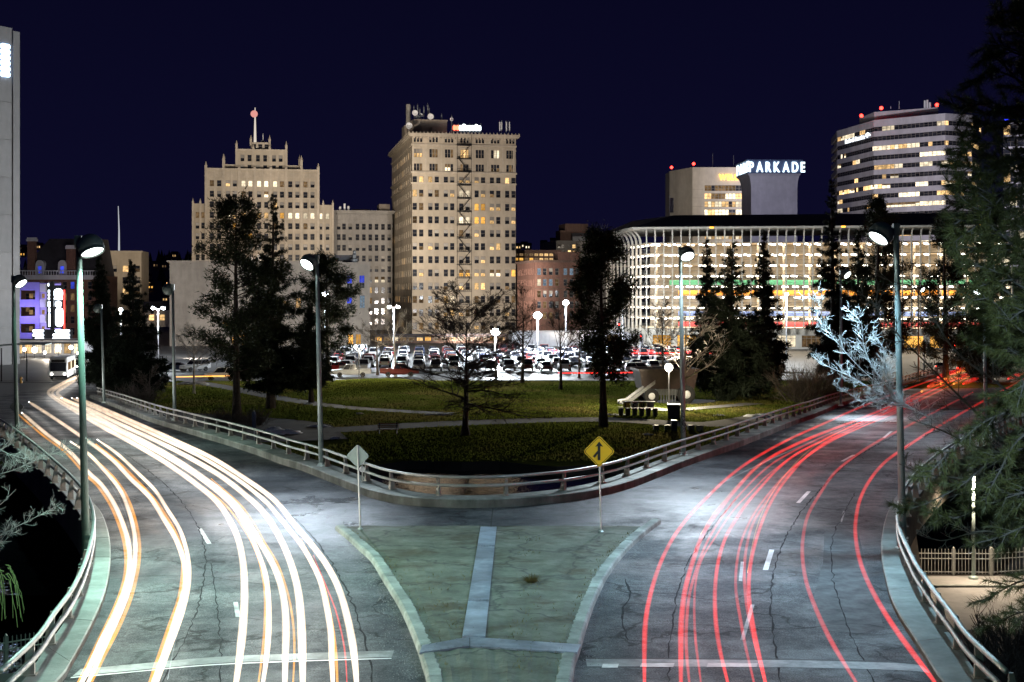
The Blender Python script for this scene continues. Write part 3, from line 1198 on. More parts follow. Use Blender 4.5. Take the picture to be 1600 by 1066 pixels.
# ================================================================== STREET LAMPS
def street_lamp(label, base, head_v, lean_px, off, aim, col, power, lit=True, pole='polepale', h0=0.16, angle=128, pool_spot=None, group='tall globe headed street lamps along the roads'):
    P = onroad(base[0], base[1], h0)
    Y = P.y
    top = at(base[0] + lean_px, head_v, Y)
    H = top.z - P.z
    lx = top.x - P.x
    root = thing('street_lamp', label, 'street lamp', tuple(P), 0, group)
    mb = MB()
    mb.tube([(0, 0, 0), (lx * 0.5, 0, H * 0.5), (lx, 0, H + 0.30)], [0.125, 0.105, 0.085], 12)
    part('pole', mb, M[pole], root, True)
    mb = MB()
    mb.cbox(-0.2, 0.2, -0.2, 0.2, 0, 0.05, 0.02)
    for a in (-1, 1):
        for b in (-1, 1):
            mb.lathe([(0.025, 0.05), (0.025, 0.10), (0.001, 0.11)], 6, (0.14 * a, 0.14 * b, 0))
    mb.lathe([(0.17, 0.05), (0.15, 0.12), (0.126, 0.16)], 12)
    part('base_plate', mb, M[pole], root)
    d = Vector(aim).normalized()
    c = Vector((lx + off[0], off[1], H))
    q = d.to_track_quat('Z', 'Y').to_matrix().to_4x4()
    r = 0.40
    prof = [(0.01, -r)] + [(r * math.sin(math.pi * k / 14), -r * math.cos(math.pi * k / 14)) for k in range(1, 10)]
    zc = prof[-1][1]
    prof += [(prof[-1][0] * 1.04, zc), (prof[-1][0] * 1.04, zc + 0.03), (prof[-1][0] * 0.92, zc + 0.03), (prof[-1][0] * 0.92, zc - 0.02)]
    mb = MB()
    mb.lathe(prof, 20)
    mb.xf(Matrix.Translation(c) @ q)
    head = part('lamp_head', mb, M['headpaint'], root, True)
    mb = MB()
    rl = prof[-1][0] * 0.99
    mb.lathe([(rl, zc - 0.015), (rl * 0.8, zc + 0.02), (rl * 0.4, zc + 0.045), (0.01, zc + 0.05)], 20)
    mb.xf(Matrix.Translation(c) @ q)
    part('lens', mb, M['e_white'] if lit else M['greymetal'], head, True)
    mb = MB()
    mb.tube([(lx, 0, H + 0.12), (lx + off[0] * 0.6, off[1] * 0.6, H + 0.14)], [0.07, 0.06], 8)
    mb.box(lx - 0.10, lx + 0.10, -0.10, 0.10, H - 0.05, H + 0.34)
    part('bracket', mb, M['headpaint'], root)
    if pool_spot:
        g = P + c + d * (zc + 0.12)
        spot('added_pool_spot', g, onroad(*pool_spot[0]), pool_spot[1], col, pool_spot[2], 1.0, 0.20)  # extra spot added to brighten the road pool, beyond the lamp's own light
    if lit and power:
        g = P + c + d * (zc + 0.09)
        spot('lamp_light', g, g + d, power, col, angle, 1.0, 0.28)
    return root


GREEN, BLUISH = (0.60, 1.0, 0.84), (0.74, 0.87, 1.0)
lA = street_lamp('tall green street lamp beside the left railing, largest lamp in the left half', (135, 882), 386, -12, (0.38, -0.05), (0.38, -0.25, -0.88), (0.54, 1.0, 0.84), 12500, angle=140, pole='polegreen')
lB = street_lamp('pale street lamp on the kerb behind the grey diamond sign back, lens facing left', (502, 728), 410, -7, (-0.36, -0.10), (-0.42, -0.62, -0.66), BLUISH, 8500, h0=0.34, pool_spot=((468, 796), 13000, 42))
lC = street_lamp('pale street lamp with dark scribbles on its pole near the wagon slide', (1068, 711), 397, -5, (0.30, -0.10), (0.20, -0.62, -0.74), BLUISH, 8000, h0=0.34, pool_spot=((1055, 770), 12000, 56))
lD = street_lamp('tall street lamp on the right sidewalk at the end of the metal fence', (1411, 857), 366, -11, (-0.50, -0.05), (-0.58, -0.26, -0.78), (0.48, 0.79, 1.0), 14500, pole='polepale')
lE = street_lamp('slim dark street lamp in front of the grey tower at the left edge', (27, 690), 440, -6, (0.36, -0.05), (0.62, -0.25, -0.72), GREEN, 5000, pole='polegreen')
street_lamp('unlit looking street lamp with its back turned, left of the big pine in the park', (273, 657), 452, -3, (-0.36, 0.25), (-0.5, 0.6, -0.6), BLUISH, 2500, h0=0.34)
street_lamp('slim grey street lamp before the dark spruces on the left', (163, 630), 482, -5, (-0.36, 0.2), (-0.5, 0.6, -0.6), BLUISH, 2000, h0=0.34)
street_lamp('white lit street lamp behind the frosty branch on the right', (1314, 634), 428, 0, (0.40, -0.15), (0.5, -0.6, -0.6), BLUISH, 8000, h0=0.34, pool_spot=((1352, 652), 26000, 28))
street_lamp('far street lamp beside the red signal at the end of the right road', (1435, 596), 452, 0, (0.40, -0.15), (0.5, -0.65, -0.55), BLUISH, 3500, h0=0.34)
street_lamp('street lamp half hidden by the dark pine at the right edge', (1541, 672), 452, -4, (-0.45, -0.1), (-0.6, -0.3, -0.7), BLUISH, 6000)
street_lamp('added out of view street lamp lighting the foreground, on the left sidewalk beside the viewpoint, following the big green one', (-400, 1560), 250, -6, (0.38, 0.05), (0.45, 0.35, -0.80), (0.50, 1.0, 0.87), 5200, pole='polegreen', angle=150)  # added outside the frame to light the near road and branches
street_lamp('added out of view street lamp lighting the foreground, on the right sidewalk beside the viewpoint, following the tall right one', (2050, 1560), 250, -6, (-0.40, 0.05), (-0.45, 0.40, -0.78), (0.48, 0.79, 1.0), 8000, angle=150)  # likewise added out of view, lights the right foreground and near pine
# scribbles on the pole of one lamp
mb = MB()
base = Vector(lC.location)
for k, (h0, amp, tw) in enumerate(((1.15, 0.14, 2.6), (1.45, 0.11, 3.1), (1.75, 0.16, 2.2))):
    pts = []
    for i in range(22):
        t = i / 21
        a = -1.57 + 0.9 * math.sin(tw * 2.4 * t * math.pi + k)
        h = h0 + 0.42 * t + amp * math.sin(5 * t * math.pi)
        pts.append((0.126 * math.cos(a) - 0.0105 * h, 0.126 * math.sin(a), h))
    mb.tube(pts, 0.011, 4)
part('scribble', mb, M['darkmetal'], lC)


# ================================================================== SIGNS
def rounded_diamond(h, r=0.12):
    pts = []
    for k in range(4):
        a = math.pi / 2 * k
        c = Vector((math.cos(a), math.sin(a))) * (h - r * 1.2)
        for j in range(-2, 3):
            b = a + j * math.pi / 8
            pts.append((c.x + r * 0.85 * math.cos(b), c.y + r * 0.85 * math.sin(b)))
    return pts


def flat(mb, poly, y0, y1, mi=0):
    """xz polygon extruded along y (y0 is the camera side)"""
    n = len(poly)
    mb.loft([[(p[0], y1, p[1]) for p in poly], [(p[0], y0, p[1]) for p in poly]], mi)


M['yellow'] = pbr('yellow_sign_sheet', (0.78, 0.43, 0.010), 0.5, 0, 0.08, 2, 0.02)
M['black'] = pbr('black_paint', (0.012, 0.011, 0.010), 0.6, 0, 0.2, 2, 0.0)
M['signback'] = pbr('bare_sign_back', (0.36, 0.42, 0.40), 0.4, 0.7, 0.15, 2, 0.05, 0.25)


def diamond_sign(label, base, centre, half_px, front, h0=0.16, name='road_sign', post='rail'):
    P = onroad(base[0], base[1], h0)
    Y = P.y
    C = at(centre[0], centre[1], Y)
    half = half_px * Y / F_PX
    root = thing(name, label, 'road sign', tuple(P))
    c = C - P
    mb = MB()
    lean = c.x
    mb.box(-0.03, 0.03, -0.02, 0.02, 0, 0.0001)
    mb.v, mb.f, mb.m = [], [], []
    topz = c.z + half * 0.92
    mb.tube([(0, 0.03, 0), (lean, 0.03, topz)], 0.034, 6)
    mb.lathe([(0.10, 0), (0.08, 0.03), (0.036, 0.06)], 8, (0, 0.03, 0))
    part('post', mb, M['rail'], root)
    D = rounded_diamond(half)
    mb = MB()
    s = -1 if front else 1
    flat(mb, [(c.x + p[0], c.z + p[1]) for p in D], 0.075 if not front else -0.012, 0.085 if not front else -0.004)
    pl = part('panel', mb, M['yellow'] if front else M['signback'], root)
    mb = MB()
    for dz in (-0.3 * half, 0.35 * half):
        mb.lathe([(0.022, -0.03 if front else 0.0), (0.001, -0.034 if front else -0.01)], 6, (c.x + 0.0, -0.0 if front else 0.07, c.z + dz), axis='y')
    if front:
        mb.v, mb.f, mb.m = [], [], []
        a = rounded_diamond(half * 0.93, 0.10)
        b = rounded_diamond(half * 0.885, 0.095)
        n = len(a)
        for i in range(n):
            j = (i + 1) % n
            mb.quad((c.x + a[i][0], -0.015, c.z + a[i][1]), (c.x + a[j][0], -0.015, c.z + a[j][1]), (c.x + b[j][0], -0.015, c.z + b[j][1]), (c.x + b[i][0], -0.015, c.z + b[i][1]))
        part('border', mb, M['black'], pl)
        u = half / 25.0
        mb = MB()
        ax = lambda x, z: (c.x + x * u, c.z + z * u)
        w = 2.0
        flat(mb, [ax(-w, -13.5), ax(w, -13.5), ax(w, 8.5), ax(6.4, 7.2), ax(0.2, 15.4), ax(-6.0, 7.2), ax(-w, 8.5)], -0.018, -0.013)
        flat(mb, [ax(-w, -3.6), ax(-w, 1.4), ax(-9.6, -7.3), ax(-6.6, -10.0)], -0.0185, -0.0135)
        part('merge_arrow', mb, M['black'], pl)
    else:
        part('bolt', mb, M['greymetal'], pl)
    return root


diamond_sign('yellow diamond merge sign with black arrow standing on the traffic island', (939, 831), (936, 705.5), 25.2, True)
diamond_sign('grey bare back of a diamond sign standing on the traffic island', (563, 827), (558.5, 713), 18.8, False)
diamond_sign('small dark diamond sign back beside the slim lamp at the left edge', (27, 672), (25, 636), 12, False)
# two round white markers on the guard rail
P = lift(onroad(566, 766), 0.34)
root = thing('reflector', 'two round white reflectors on a short stake behind the grey diamond sign', 'reflector', tuple(P))
mb = MB()
mb.box(-0.03, 0.03, 0.02, 0.05, 0, 1.05)
part('stake', mb, M['rail'], root)
for z in (0.55, 0.86):
    mb = MB()
    mb.lathe([(0.13, 0.0), (0.13, -0.02), (0.10, -0.035), (0.01, -0.04)], 14, (0, 0.02, z), axis='y')
    part('disc', mb, M['whitepaint'], root, True)


# ================================================================== LIGHT STREAKS
def streak(label, px, h, r, mat, group):
    pts = [onroad(u, v, h) for u, v in px]
    P = smooth_path(pts, 0.9)
    o = Vector((P[0].x, P[0].y, 0))
    n = len(P)
    mb = MB()
    rad = [r * min(1.0, 0.35 + 0.12 * min(i, n - 1 - i)) for i in range(n)]
    grow = 0.55 if mat == 't_white' else 0.35      # bloom of the long exposure widens the far lamps
    rad = [q * (1 + grow * max(0.0, (p.y - 42.0) / 75.0)) for q, p in zip(rad, P)]
    mb.tube([p - o for p in P], rad, 8)
    me = mb.mesh('light_streak', M[mat], True)
    s = ob('light_streak', me, None, o)
    tag(s, label, 'light streak', group)
    return s


GW, GR = 'head light streaks on the left road', 'tail light streaks on the right road'
FAR = [(205, 569), (165, 574), (135, 584)]
w1 = [(34, 645), (70, 676), (107, 704), (138, 738), (158, 757), (177, 785), (191, 816), (200, 846), (203, 880), (197, 917), (180, 960), (160, 1000), (130, 1062), (100, 1115)]
streak('white head light streak nearest the left kerb', w1, 0.65, 0.085, 'M', GW) if False else None
for label, px, h, r, mat in (
    ('white streak closest to the left kerb', w1, 0.65, 0.085, 't_white'),
    ('thin orange streak hugging the left kerb', [(u - 6, v + 2) for u, v in w1], 0.70, 0.055, 't_orange'),
    ('white streak second from the left kerb', [(110, 690), (138, 709), (163, 735), (186, 763), (200, 794), (210, 833), (211, 872), (203, 915), (186, 960), (166, 1003), (140, 1062), (112, 1115)], 0.65, 0.075, 't_white'),
    ('orange streak on the right flank of the pair by the left kerb', [(140, 712), (167, 735), (191, 763), (206, 794), (217, 838), (217, 880), (206, 930), (188, 975), (168, 1015), (142, 1068), (120, 1115)], 0.70, 0.05, 't_orange'),
    ('white streak of the middle left lane starting at the far left', [(45, 628), (84, 653), (138, 690), (175, 718), (205, 749), (234, 777), (256, 811), (275, 843), (287, 877), (290, 912), (277, 962), (260, 1012), (240, 1065), (222, 1115)], 0.65, 0.085, 't_white'),
    ('white streak beside the middle left lane joining from the right', [(152, 687), (183, 709), (214, 738), (242, 766), (262, 797), (281, 828), (293, 868), (295, 908), (285, 955), (269, 1000), (247, 1062), (228, 1115)], 0.65, 0.070, 't_white'),
    ('orange streak inside the middle left lane', [(150, 694), (186, 723), (218, 755), (245, 785), (266, 817), (282, 850), (286, 885), (281, 930), (266, 975), (250, 1020), (234, 1066), (218, 1112)], 0.70, 0.055, 't_orange'),
    ('white streak at the left side of the broad bright bundle', FAR + [(112, 592), (92, 602), (76, 612), (86, 623), (124, 646), (158, 666), (203, 690), (248, 716), (287, 742), (315, 763), (335, 780), (352, 801), (371, 839), (380, 882), (382, 930), (380, 973), (375, 1021), (369, 1066), (360, 1120)], 0.65, 0.105, 't_white'),
    ('second white streak from the left in the broad bright bundle', FAR + [(114, 593), (96, 603), (82, 613), (93, 624), (130, 645), (170, 666), (220, 692), (265, 717), (310, 746), (353, 780), (371, 801), (387, 828), (403, 863), (414, 895), (419, 930), (420, 973), (417, 1021), (411, 1066), (402, 1120)], 0.65, 0.075, 't_white'),
    ('third white streak of the bundle merging with the second one', [(96, 622), (140, 645), (182, 668), (228, 691), (275, 718), (320, 748), (360, 780), (382, 807), (403, 842), (425, 879), (438, 911), (445, 946), (447, 984), (446, 1021), (445, 1066), (442, 1120)], 0.65, 0.095, 't_white'),
    ('fourth white streak of the broad bright bundle', FAR + [(118, 594), (102, 604), (90, 613), (100, 624), (136, 638), (190, 664), (240, 687), (290, 712), (345, 744), (391, 780), (417, 807), (438, 842), (454, 879), (465, 919), (470, 962), (472, 1008), (473, 1066), (472, 1120)], 0.65, 0.105, 't_white'),
    ('fifth white streak of the bundle passing the island tip', [(112, 622), (140, 634), (200, 661), (255, 686), (310, 712), (365, 745), (411, 780), (433, 804), (451, 826), (470, 850), (486, 877), (500, 906), (510, 946), (517, 989), (518, 1027), (520, 1066), (520, 1120)], 0.65, 0.080, 't_white'),
    ('white streak closest to the traffic island', [(120, 622), (150, 634), (215, 662), (275, 689), (330, 715), (380, 746), (427, 780), (459, 818), (486, 850), (508, 879), (527, 914), (540, 954), (549, 995), (554, 1029), (557, 1066), (558, 1120)], 0.65, 0.095, 't_white'),
    ('thin orange streak left of the second white one', [(300, 750), (345, 782), (378, 822), (400, 862), (410, 898), (414, 930), (414, 973), (410, 1021), (404, 1066), (396, 1120)], 0.72, 0.035, 't_orange'),
    ('thin orange streak right of the third white one', [(330, 748), (372, 785), (396, 816), (414, 848), (433, 879), (446, 914), (454, 946), (459, 984), (460, 1021), (458, 1066), (455, 1120)], 0.72, 0.03, 't_orange'),
    ('orange streak between the two white ones by the island', [(470, 843), (484, 868), (497, 895), (508, 925), (517, 968), (524, 1013), (527, 1066), (528, 1120)], 0.72, 0.045, 't_orange'),
    ('thin red streak between the white ones by the island', [(490, 868), (494, 879), (510, 917), (524, 952), (535, 995), (540, 1029), (542, 1066), (544, 1120)], 0.72, 0.022, 't_red'),
    ('faint thin grey streak between the white ones by the left kerb', [(142, 724), (165, 745), (185, 778), (198, 810), (204, 845)], 0.6, 0.02, 't_soft'),
    ('faint pale streak right of the middle left lane', [(292, 925), (284, 965), (272, 1010), (262, 1062)], 0.6, 0.022, 't_soft'),
):
    streak(label, px, h, r * 1.0, mat, GW)
for label, px, h, r, mat in (
    ('red streak nearest to the traffic island', [(1512, 577), (1460, 593), (1400, 614), (1336, 640), (1296, 658), (1260, 674), (1232, 687), (1200, 704), (1164, 726), (1132, 751), (1104, 778), (1079, 804), (1058, 831), (1042, 858), (1028, 890), (1016, 930), (1009, 968), (1007, 1008), (1007, 1066), (1008, 1120)], 0.8, 0.066, 't_red'),
    ('broad red streak second from the traffic island', [(1516, 581), (1460, 603), (1400, 631), (1340, 656), (1300, 671), (1260, 687), (1230, 701), (1204, 715), (1180, 732), (1154, 760), (1132, 787), (1112, 812), (1095, 842), (1082, 879), (1071, 919), (1066, 954), (1064, 989), (1064, 1066), (1065, 1120)], 0.8, 0.075, 't_red'),
    ('pale red streak beside the broad red one', [(1320, 668), (1270, 690), (1220, 716), (1190, 738), (1163, 765), (1141, 790), (1119, 822), (1101, 855), (1087, 893), (1077, 930), (1073, 968), (1072, 1003), (1074, 1037), (1077, 1066), (1080, 1120)], 0.8, 0.045, 't_pink'),
    ('thin pale red streak third from the island', [(1300, 683), (1250, 706), (1205, 738), (1172, 770), (1144, 800), (1116, 842), (1098, 871), (1088, 903), (1085, 936), (1085, 968), (1087, 1003), (1091, 1035), (1095, 1066), (1099, 1120)], 0.8, 0.035, 't_pink'),
    ('single red streak in the middle of the wet sheen', [(1505, 588), (1440, 617), (1370, 649), (1316, 673), (1280, 691), (1244, 710), (1216, 732), (1190, 760), (1166, 788), (1146, 818), (1133, 842), (1123, 874), (1118, 909), (1117, 941), (1119, 978), (1126, 1021), (1137, 1066), (1148, 1120)], 0.8, 0.06, 't_red'),
    ('pale red streak left of the closely paired ones', [(1515, 588), (1460, 615), (1400, 645), (1330, 674), (1292, 694), (1256, 717), (1228, 741), (1204, 768), (1184, 794), (1168, 822), (1156, 854), (1150, 893), (1150, 925), (1156, 962), (1165, 1011), (1178, 1066), (1188, 1120)], 0.8, 0.045, 't_pink'),
    ('red streak left of the closely set pair', [(1500, 596), (1430, 628), (1345, 668), (1300, 688), (1262, 712), (1235, 736), (1213, 762), (1195, 788), (1178, 815), (1168, 847), (1163, 887), (1165, 930), (1172, 973), (1181, 1011), (1195, 1066), (1206, 1120)], 0.8, 0.05, 't_pink'),
    ('red streak right of the closely set pair', [(1523, 580), (1480, 599), (1420, 629), (1360, 657), (1330, 671), (1292, 690), (1260, 714), (1236, 740), (1216, 766), (1200, 794), (1188, 823), (1177, 860), (1171, 895), (1170, 930), (1174, 962), (1181, 1003), (1189, 1037), (1196, 1066), (1206, 1118)], 0.84, 0.062, 't_red'),
    ('dim red streak second from the right kerb', [(1520, 613), (1460, 644), (1402, 674), (1371, 690), (1337, 712), (1305, 738), (1281, 772), (1263, 804), (1255, 838), (1254, 872), (1260, 910), (1275, 952), (1295, 995), (1315, 1030), (1337, 1065), (1370, 1118)], 0.8, 0.062, 't_pink'),
    ('strong red streak closest to the right kerb', [(1600, 592), (1545, 622), (1491, 652), (1452, 675), (1418, 697), (1384, 721), (1360, 749), (1344, 780), (1337, 814), (1337, 840), (1342, 870), (1352, 900), (1372, 940), (1397, 980), (1420, 1012), (1445, 1045), (1462, 1068), (1495, 1118)], 0.8, 0.07, 't_red'),
    ('thin yellow streak inside the broad red one', [(1190, 724), (1154, 756), (1132, 781), (1112, 806), (1095, 835)], 0.9, 0.016, 't_yellow'),
    ('thin yellow streak inside the red pair', [(1340, 662), (1290, 686), (1258, 709), (1232, 736), (1212, 762), (1196, 790), (1184, 820), (1174, 858), (1168, 895)], 0.95, 0.016, 't_yellow'),
    ('thin white streak crossing the red ones at the merge', [(1300, 676), (1240, 702), (1208, 716), (1176, 731), (1132, 753), (1106, 774)], 0.62, 0.03, 't_soft'),
):
    streak(label, px, h, r * 0.95, mat, GR)
# short stop and turn lamp strokes where the right road meets the far street
k = 0
for (u0, v0, u1, v1, m) in ((1470, 600, 1500, 588, 't_yellow'), (1476, 592, 1508, 580, 't_yellow'), (1490, 600, 1520, 588, 't_yellow'), (1484, 585, 1512, 574, 't_red'), (1500, 592, 1528, 581, 't_red'), (1465, 590, 1492, 579, 't_red'), (1496, 582, 1522, 573, 't_yellow'), (1505, 600, 1530, 590, 't_red'), (1450, 604, 1480, 592, 't_red'), (1575, 592, 1600, 583, 't_red'), (1440, 612, 1470, 598, 't_yellow')):
    names = ['lowest', 'middle', 'upper', 'short', 'right hand', 'left hand', 'topmost', 'lower right', 'lower left', 'outermost', 'foremost']
    streak(f'{names[k]} short {"orange" if m == "t_yellow" else "red"} stroke in the knot of brake lights at the far junction', [(u0, v0), ((u0 + u1) / 2, (v0 + v1) / 2 - 0.5), (u1, v1)], 0.8, 0.19, m, 'brake light strokes at the far junction')
    k += 1
for lab, px, m in (('long thin red streak low along the far street behind the lawn', [(872, 583), (930, 583), (1000, 582), (1060, 580)], 't_red'),
                   ('pale orange streak low along the far street left of the pines', [(275, 589), (330, 588), (400, 587)], 't_yellow')):
    pts = [onz(u, v, CITY + 0.8) for u, v in px]
    o = Vector((pts[0].x, pts[0].y, 0))
    mb = MB()
    mb.tube([p - o for p in smooth_path(pts, 3)], 0.09, 6)
    tag(part('light_streak', mb, M[m], None, True, o), lab, 'light streak', 'streaks on the far street')

# ================================================================== BUILDINGS
M['cream'] = pbr('cream_terracotta', (0.50, 0.43, 0.33), 0.75, 0, 0.10, 0.5, 0.1, 0.22)
M['creamtrim'] = pbr('cream_trim', (0.54, 0.47, 0.37), 0.7, 0, 0.12, 1.0, 0.1, 0.2)
M['grey_stone'] = pbr('grey_stone', (0.36, 0.34, 0.31), 0.8, 0, 0.12, 0.6, 0.12, 0.25)
M['tan'] = pbr('tan_concrete', (0.34, 0.29, 0.24), 0.85, 0, 0.15, 0.5, 0.15, 0.25)
M['whiteconc'] = pbr('white_concrete', (0.50, 0.49, 0.52), 0.7, 0, 0.10, 0.5, 0.08, 0.18)
M['warmconc'] = pbr('warm_white_concrete', (0.58, 0.53, 0.45), 0.7, 0, 0.10, 0.5, 0.08, 0.18)
M['brick'] = pbr('red_brick', (0.17, 0.085, 0.062), 0.85, 0, 0.25, 2.5, 0.2, 0.25)
M['brownbrick'] = pbr('brown_brick', (0.14, 0.085, 0.065), 0.85, 0, 0.25, 2.5, 0.2, 0.25)
M['slate'] = pbr('dark_slate', (0.030, 0.028, 0.034), 0.7, 0, 0.3, 1.2, 0.2)
M['roof'] = pbr('grey_roof_felt', (0.10, 0.095, 0.10), 0.85, 0, 0.25, 0.4, 0.15, 0.2)
M['purple'] = pbr('violet_panel', (0.22, 0.19, 0.48), 0.6, 0, 0.1, 1, 0.05)
M['frame'] = pbr('window_frame_paint', (0.20, 0.18, 0.15), 0.6, 0, 0.2, 2, 0)
M['glass'] = glass_dark('dark_window_glass')
M['blind'] = pbr('window_blind', (0.30, 0.28, 0.25), 0.8, 0, 0.2, 2, 0, randomise=0.5)
M['w_warm'] = emit('warm_room_light', (1.0, 0.62, 0.26), 1.45, 0.6, noise=0.5, nscale=0.9)
M['w_white'] = emit('white_room_light', (1.0, 0.84, 0.58), 1.7, 0.5, noise=0.45, nscale=0.8)
M['w_orange'] = emit('orange_room_light', (1.0, 0.50, 0.10), 1.35, 0.5, noise=0.4, nscale=0.8)
M['w_dim'] = emit('dim_room_light', (0.75, 0.46, 0.22), 0.28, 0.7, noise=0.6, nscale=0.9)
M['w_blue'] = emit('blue_room_light', (0.07, 0.11, 1.0), 0.75, 0.3, noise=0.4, nscale=0.6)
M['w_cool'] = emit('cool_room_light', (0.45, 0.62, 0.80), 0.45, 0.3, noise=0.4)
WM = [M['frame'], M['glass'], M['blind'], M['w_warm'], M['w_white'], M['w_orange'], M['w_dim'], M['w_blue'], M['w_cool']]
KIND = {'dark': (1, 1), 'blind': (2, 1), 'warm': (3, 3), 'white': (4, 4), 'orange': (5, 5), 'dim': (6, 6), 'blue': (7, 7), 'cool': (8, 8),
        'halfwarm': (2, 3), 'halfwhite': (6, 4), 'halfdim': (1, 6), 'halforange': (6, 5), 'topblue': (7, 1)}
_wc = {}


def win_into(mb, w, h, kind, d=0.3, split=0.5, mull=1):
    """one window: glass set back by d, two sashes, a frame proud of the glass"""
    a, b = KIND[kind]
    zs = h * split
    mb.quad((0, d, 0), (w, d, 0), (w, d, zs), (0, d, zs), b)
    mb.quad((0, d, zs), (w, d, zs), (w, d, h), (0, d, h), a)
    t, y0 = 0.07, d - 0.06
    bars = [(0, w, 0, t), (0, w, h - t, h), (0, w, zs - t / 2, zs + t / 2)]
    for x0, x1, z0, z1 in bars:
        mb.quad((x0, y0, z0), (x1, y0, z0), (x1, y0, z1), (x0, y0, z1), 0)
        mb.quad((x0, y0, z1), (x1, y0, z1), (x1, d, z1), (x0, d, z1), 0)
    for k in range(mull + 2):
        x = (w - t) * k / (mull + 1)
        if k in (0, mull + 1) or mull:
            mb.quad((x, y0 + 0.004, 0), (x + t, y0 + 0.004, 0), (x + t, y0 + 0.004, h), (x, y0 + 0.004, h), 0)


def win_mesh(w, h, kind, d=0.3, split=0.5, mull=0):
    key = (round(w, 3), round(h, 3), kind, round(d, 3), split, mull)
    if key not in _wc:
        mb = MB()
        win_into(mb, w, h, kind, d, split, mull)
        _wc[key] = mb.mesh('window', WM)
    return _wc[key]


def facade(mb, org, e, width, z0, z1, ops, d=0.3, mi=0):
    """wall with real openings and reveals; org/e in local xy, ops = (u0,u1,za,zb)"""
    nx_, ny_ = -e[1], e[0]

    def P(u, dd, z):
        return (org[0] + e[0] * u + nx_ * dd, org[1] + e[1] * u + ny_ * dd, z)
    rd = lambda x: round(x, 4)
    us = sorted({0.0, rd(width)} | {rd(o[0]) for o in ops} | {rd(o[1]) for o in ops})
    zs = sorted({rd(z0), rd(z1)} | {rd(o[2]) for o in ops} | {rd(o[3]) for o in ops})
    iu = {u: i for i, u in enumerate(us)}
    iz = {z: i for i, z in enumerate(zs)}
    g = np.zeros((len(zs) - 1, len(us) - 1), bool)
    for o in ops:
        g[iz[rd(o[2])]:iz[rd(o[3])], iu[rd(o[0])]:iu[rd(o[1])]] = True
    for j in range(len(zs) - 1):
        i = 0
        while i < len(us) - 1:
            if g[j, i]:
                i += 1
                continue
            k = i
            while k + 1 < len(us) - 1 and not g[j, k + 1]:
                k += 1
            mb.quad(P(us[i], 0, zs[j]), P(us[k + 1], 0, zs[j]), P(us[k + 1], 0, zs[j + 1]), P(us[i], 0, zs[j + 1]), mi)
            i = k + 1
    for (a, b, c, f) in ops:
        mb.quad(P(a, 0, c), P(b, 0, c), P(b, d, c), P(a, d, c), mi)
        mb.quad(P(a, d, f), P(b, d, f), P(b, 0, f), P(a, 0, f), mi)
        mb.quad(P(a, 0, c), P(a, d, c), P(a, d, f), P(a, 0, f), mi)
        mb.quad(P(b, d, c), P(b, 0, c), P(b, 0, f), P(b, d, f), mi)


class Bld:
    def __init__(s, name, label, cat, uL, vtop, Y, ang, uR=None, width=None, base=CITY, group=None):
        s.a = R(ang)
        s.Y = Y
        X0 = (uL - 800) * Y / F_PX
        k = None
        if uR is not None:
            k = (uR - 800) / F_PX
            width = (k * Y - X0) / (math.cos(s.a) - k * math.sin(s.a))
        s.W = width
        s.base = base
        s.root = thing(name, label, cat, (X0, Y, base), s.a, group)
        s.H = s.z(vtop)
        s.nwin = 0
        s.rest = MB()
        s.wall = MB()
        s.trim = MB()

    def z(s, v, Y=None):
        """height above the building's foot of a pixel row at its front"""
        return HC - (v - HOR) * (Y or s.Y) / F_PX - s.base

    def u(s, px):
        X0, Y0 = s.root.location.x, s.Y
        k = (px - 800) / F_PX
        return (k * Y0 - X0) / (math.cos(s.a) - k * math.sin(s.a))

    def win(s, org, e, u, z, w, h, kind, d=0.3, split=0.5, mull=0, name='window'):
        ang = math.atan2(e[1], e[0])
        loc = Vector((org[0] + e[0] * u, org[1] + e[1] * u, z))
        if s.nwin < 298:
            ob(name, win_mesh(w, h, kind, d, split, mull), s.root, loc, ang)
            s.nwin += 1
        else:
            mb = MB()
            win_into(mb, w, h, kind, d, split, mull)
            mb.xf(Matrix.Translation(loc) @ Matrix.Rotation(ang, 4, 'Z'))
            s.rest.v, o = s.rest.v + mb.v, len(s.rest.v)
            s.rest.f += [tuple(i + o for i in f) for f in mb.f]
            s.rest.m += mb.m

    def face(s, org, e, width, z0, z1, wins, d=0.3, mull=0, split=0.5):
        """wins: (u0, z0, w, h, kind)"""
        facade(s.wall, org, e, width, z0, z1, [(u, u + w, z, z + h) for u, z, w, h, _ in wins], d)
        for u, z, w, h, k in wins:
            s.win(org, e, u, z, w, h, k, d, split, mull)

    def rest_of(s, D, W=None, z1=None, right=True, left=False):
        """plain closing walls and roof"""
        W = W or s.W
        z1 = z1 or s.H
        if right:
            s.wall.quad((W, 0, 0), (W, D, 0), (W, D, z1), (W, 0, z1))
        if left:
            s.wall.quad((0, D, 0), (0, 0, 0), (0, 0, z1), (0, D, z1))
        s.wall.quad((W, D, 0), (0, D, 0), (0, D, z1), (W, D, z1))
        s.wall.quad((0, 0, z1 - 0.25), (W, 0, z1 - 0.25), (W, D, z1 - 0.25), (0, D, z1 - 0.25))

    def done(s, wallmat, trimmat=None):
        part('wall', s.wall, M[wallmat], s.root)
        if s.trim.v:
            part('cornice', s.trim, M[trimmat or wallmat], s.root)
        if s.rest.v:
            o = part('small_windows', s.rest, WM, s.root)
            o['kind'] = 'stuff'
        return s.root


def pick(table):
    r = rnd.random()
    for k, p in table:
        r -= p
        if r < 0:
            return k
    return table[0][0]


MIX = (('dark', 0.50), ('blind', 0.22), ('dim', 0.10), ('halfwarm', 0.08), ('warm', 0.04), ('halfdim', 0.06))
DARKMIX = (('dark', 0.66), ('blind', 0.26), ('dim', 0.05), ('halfwhite', 0.03))

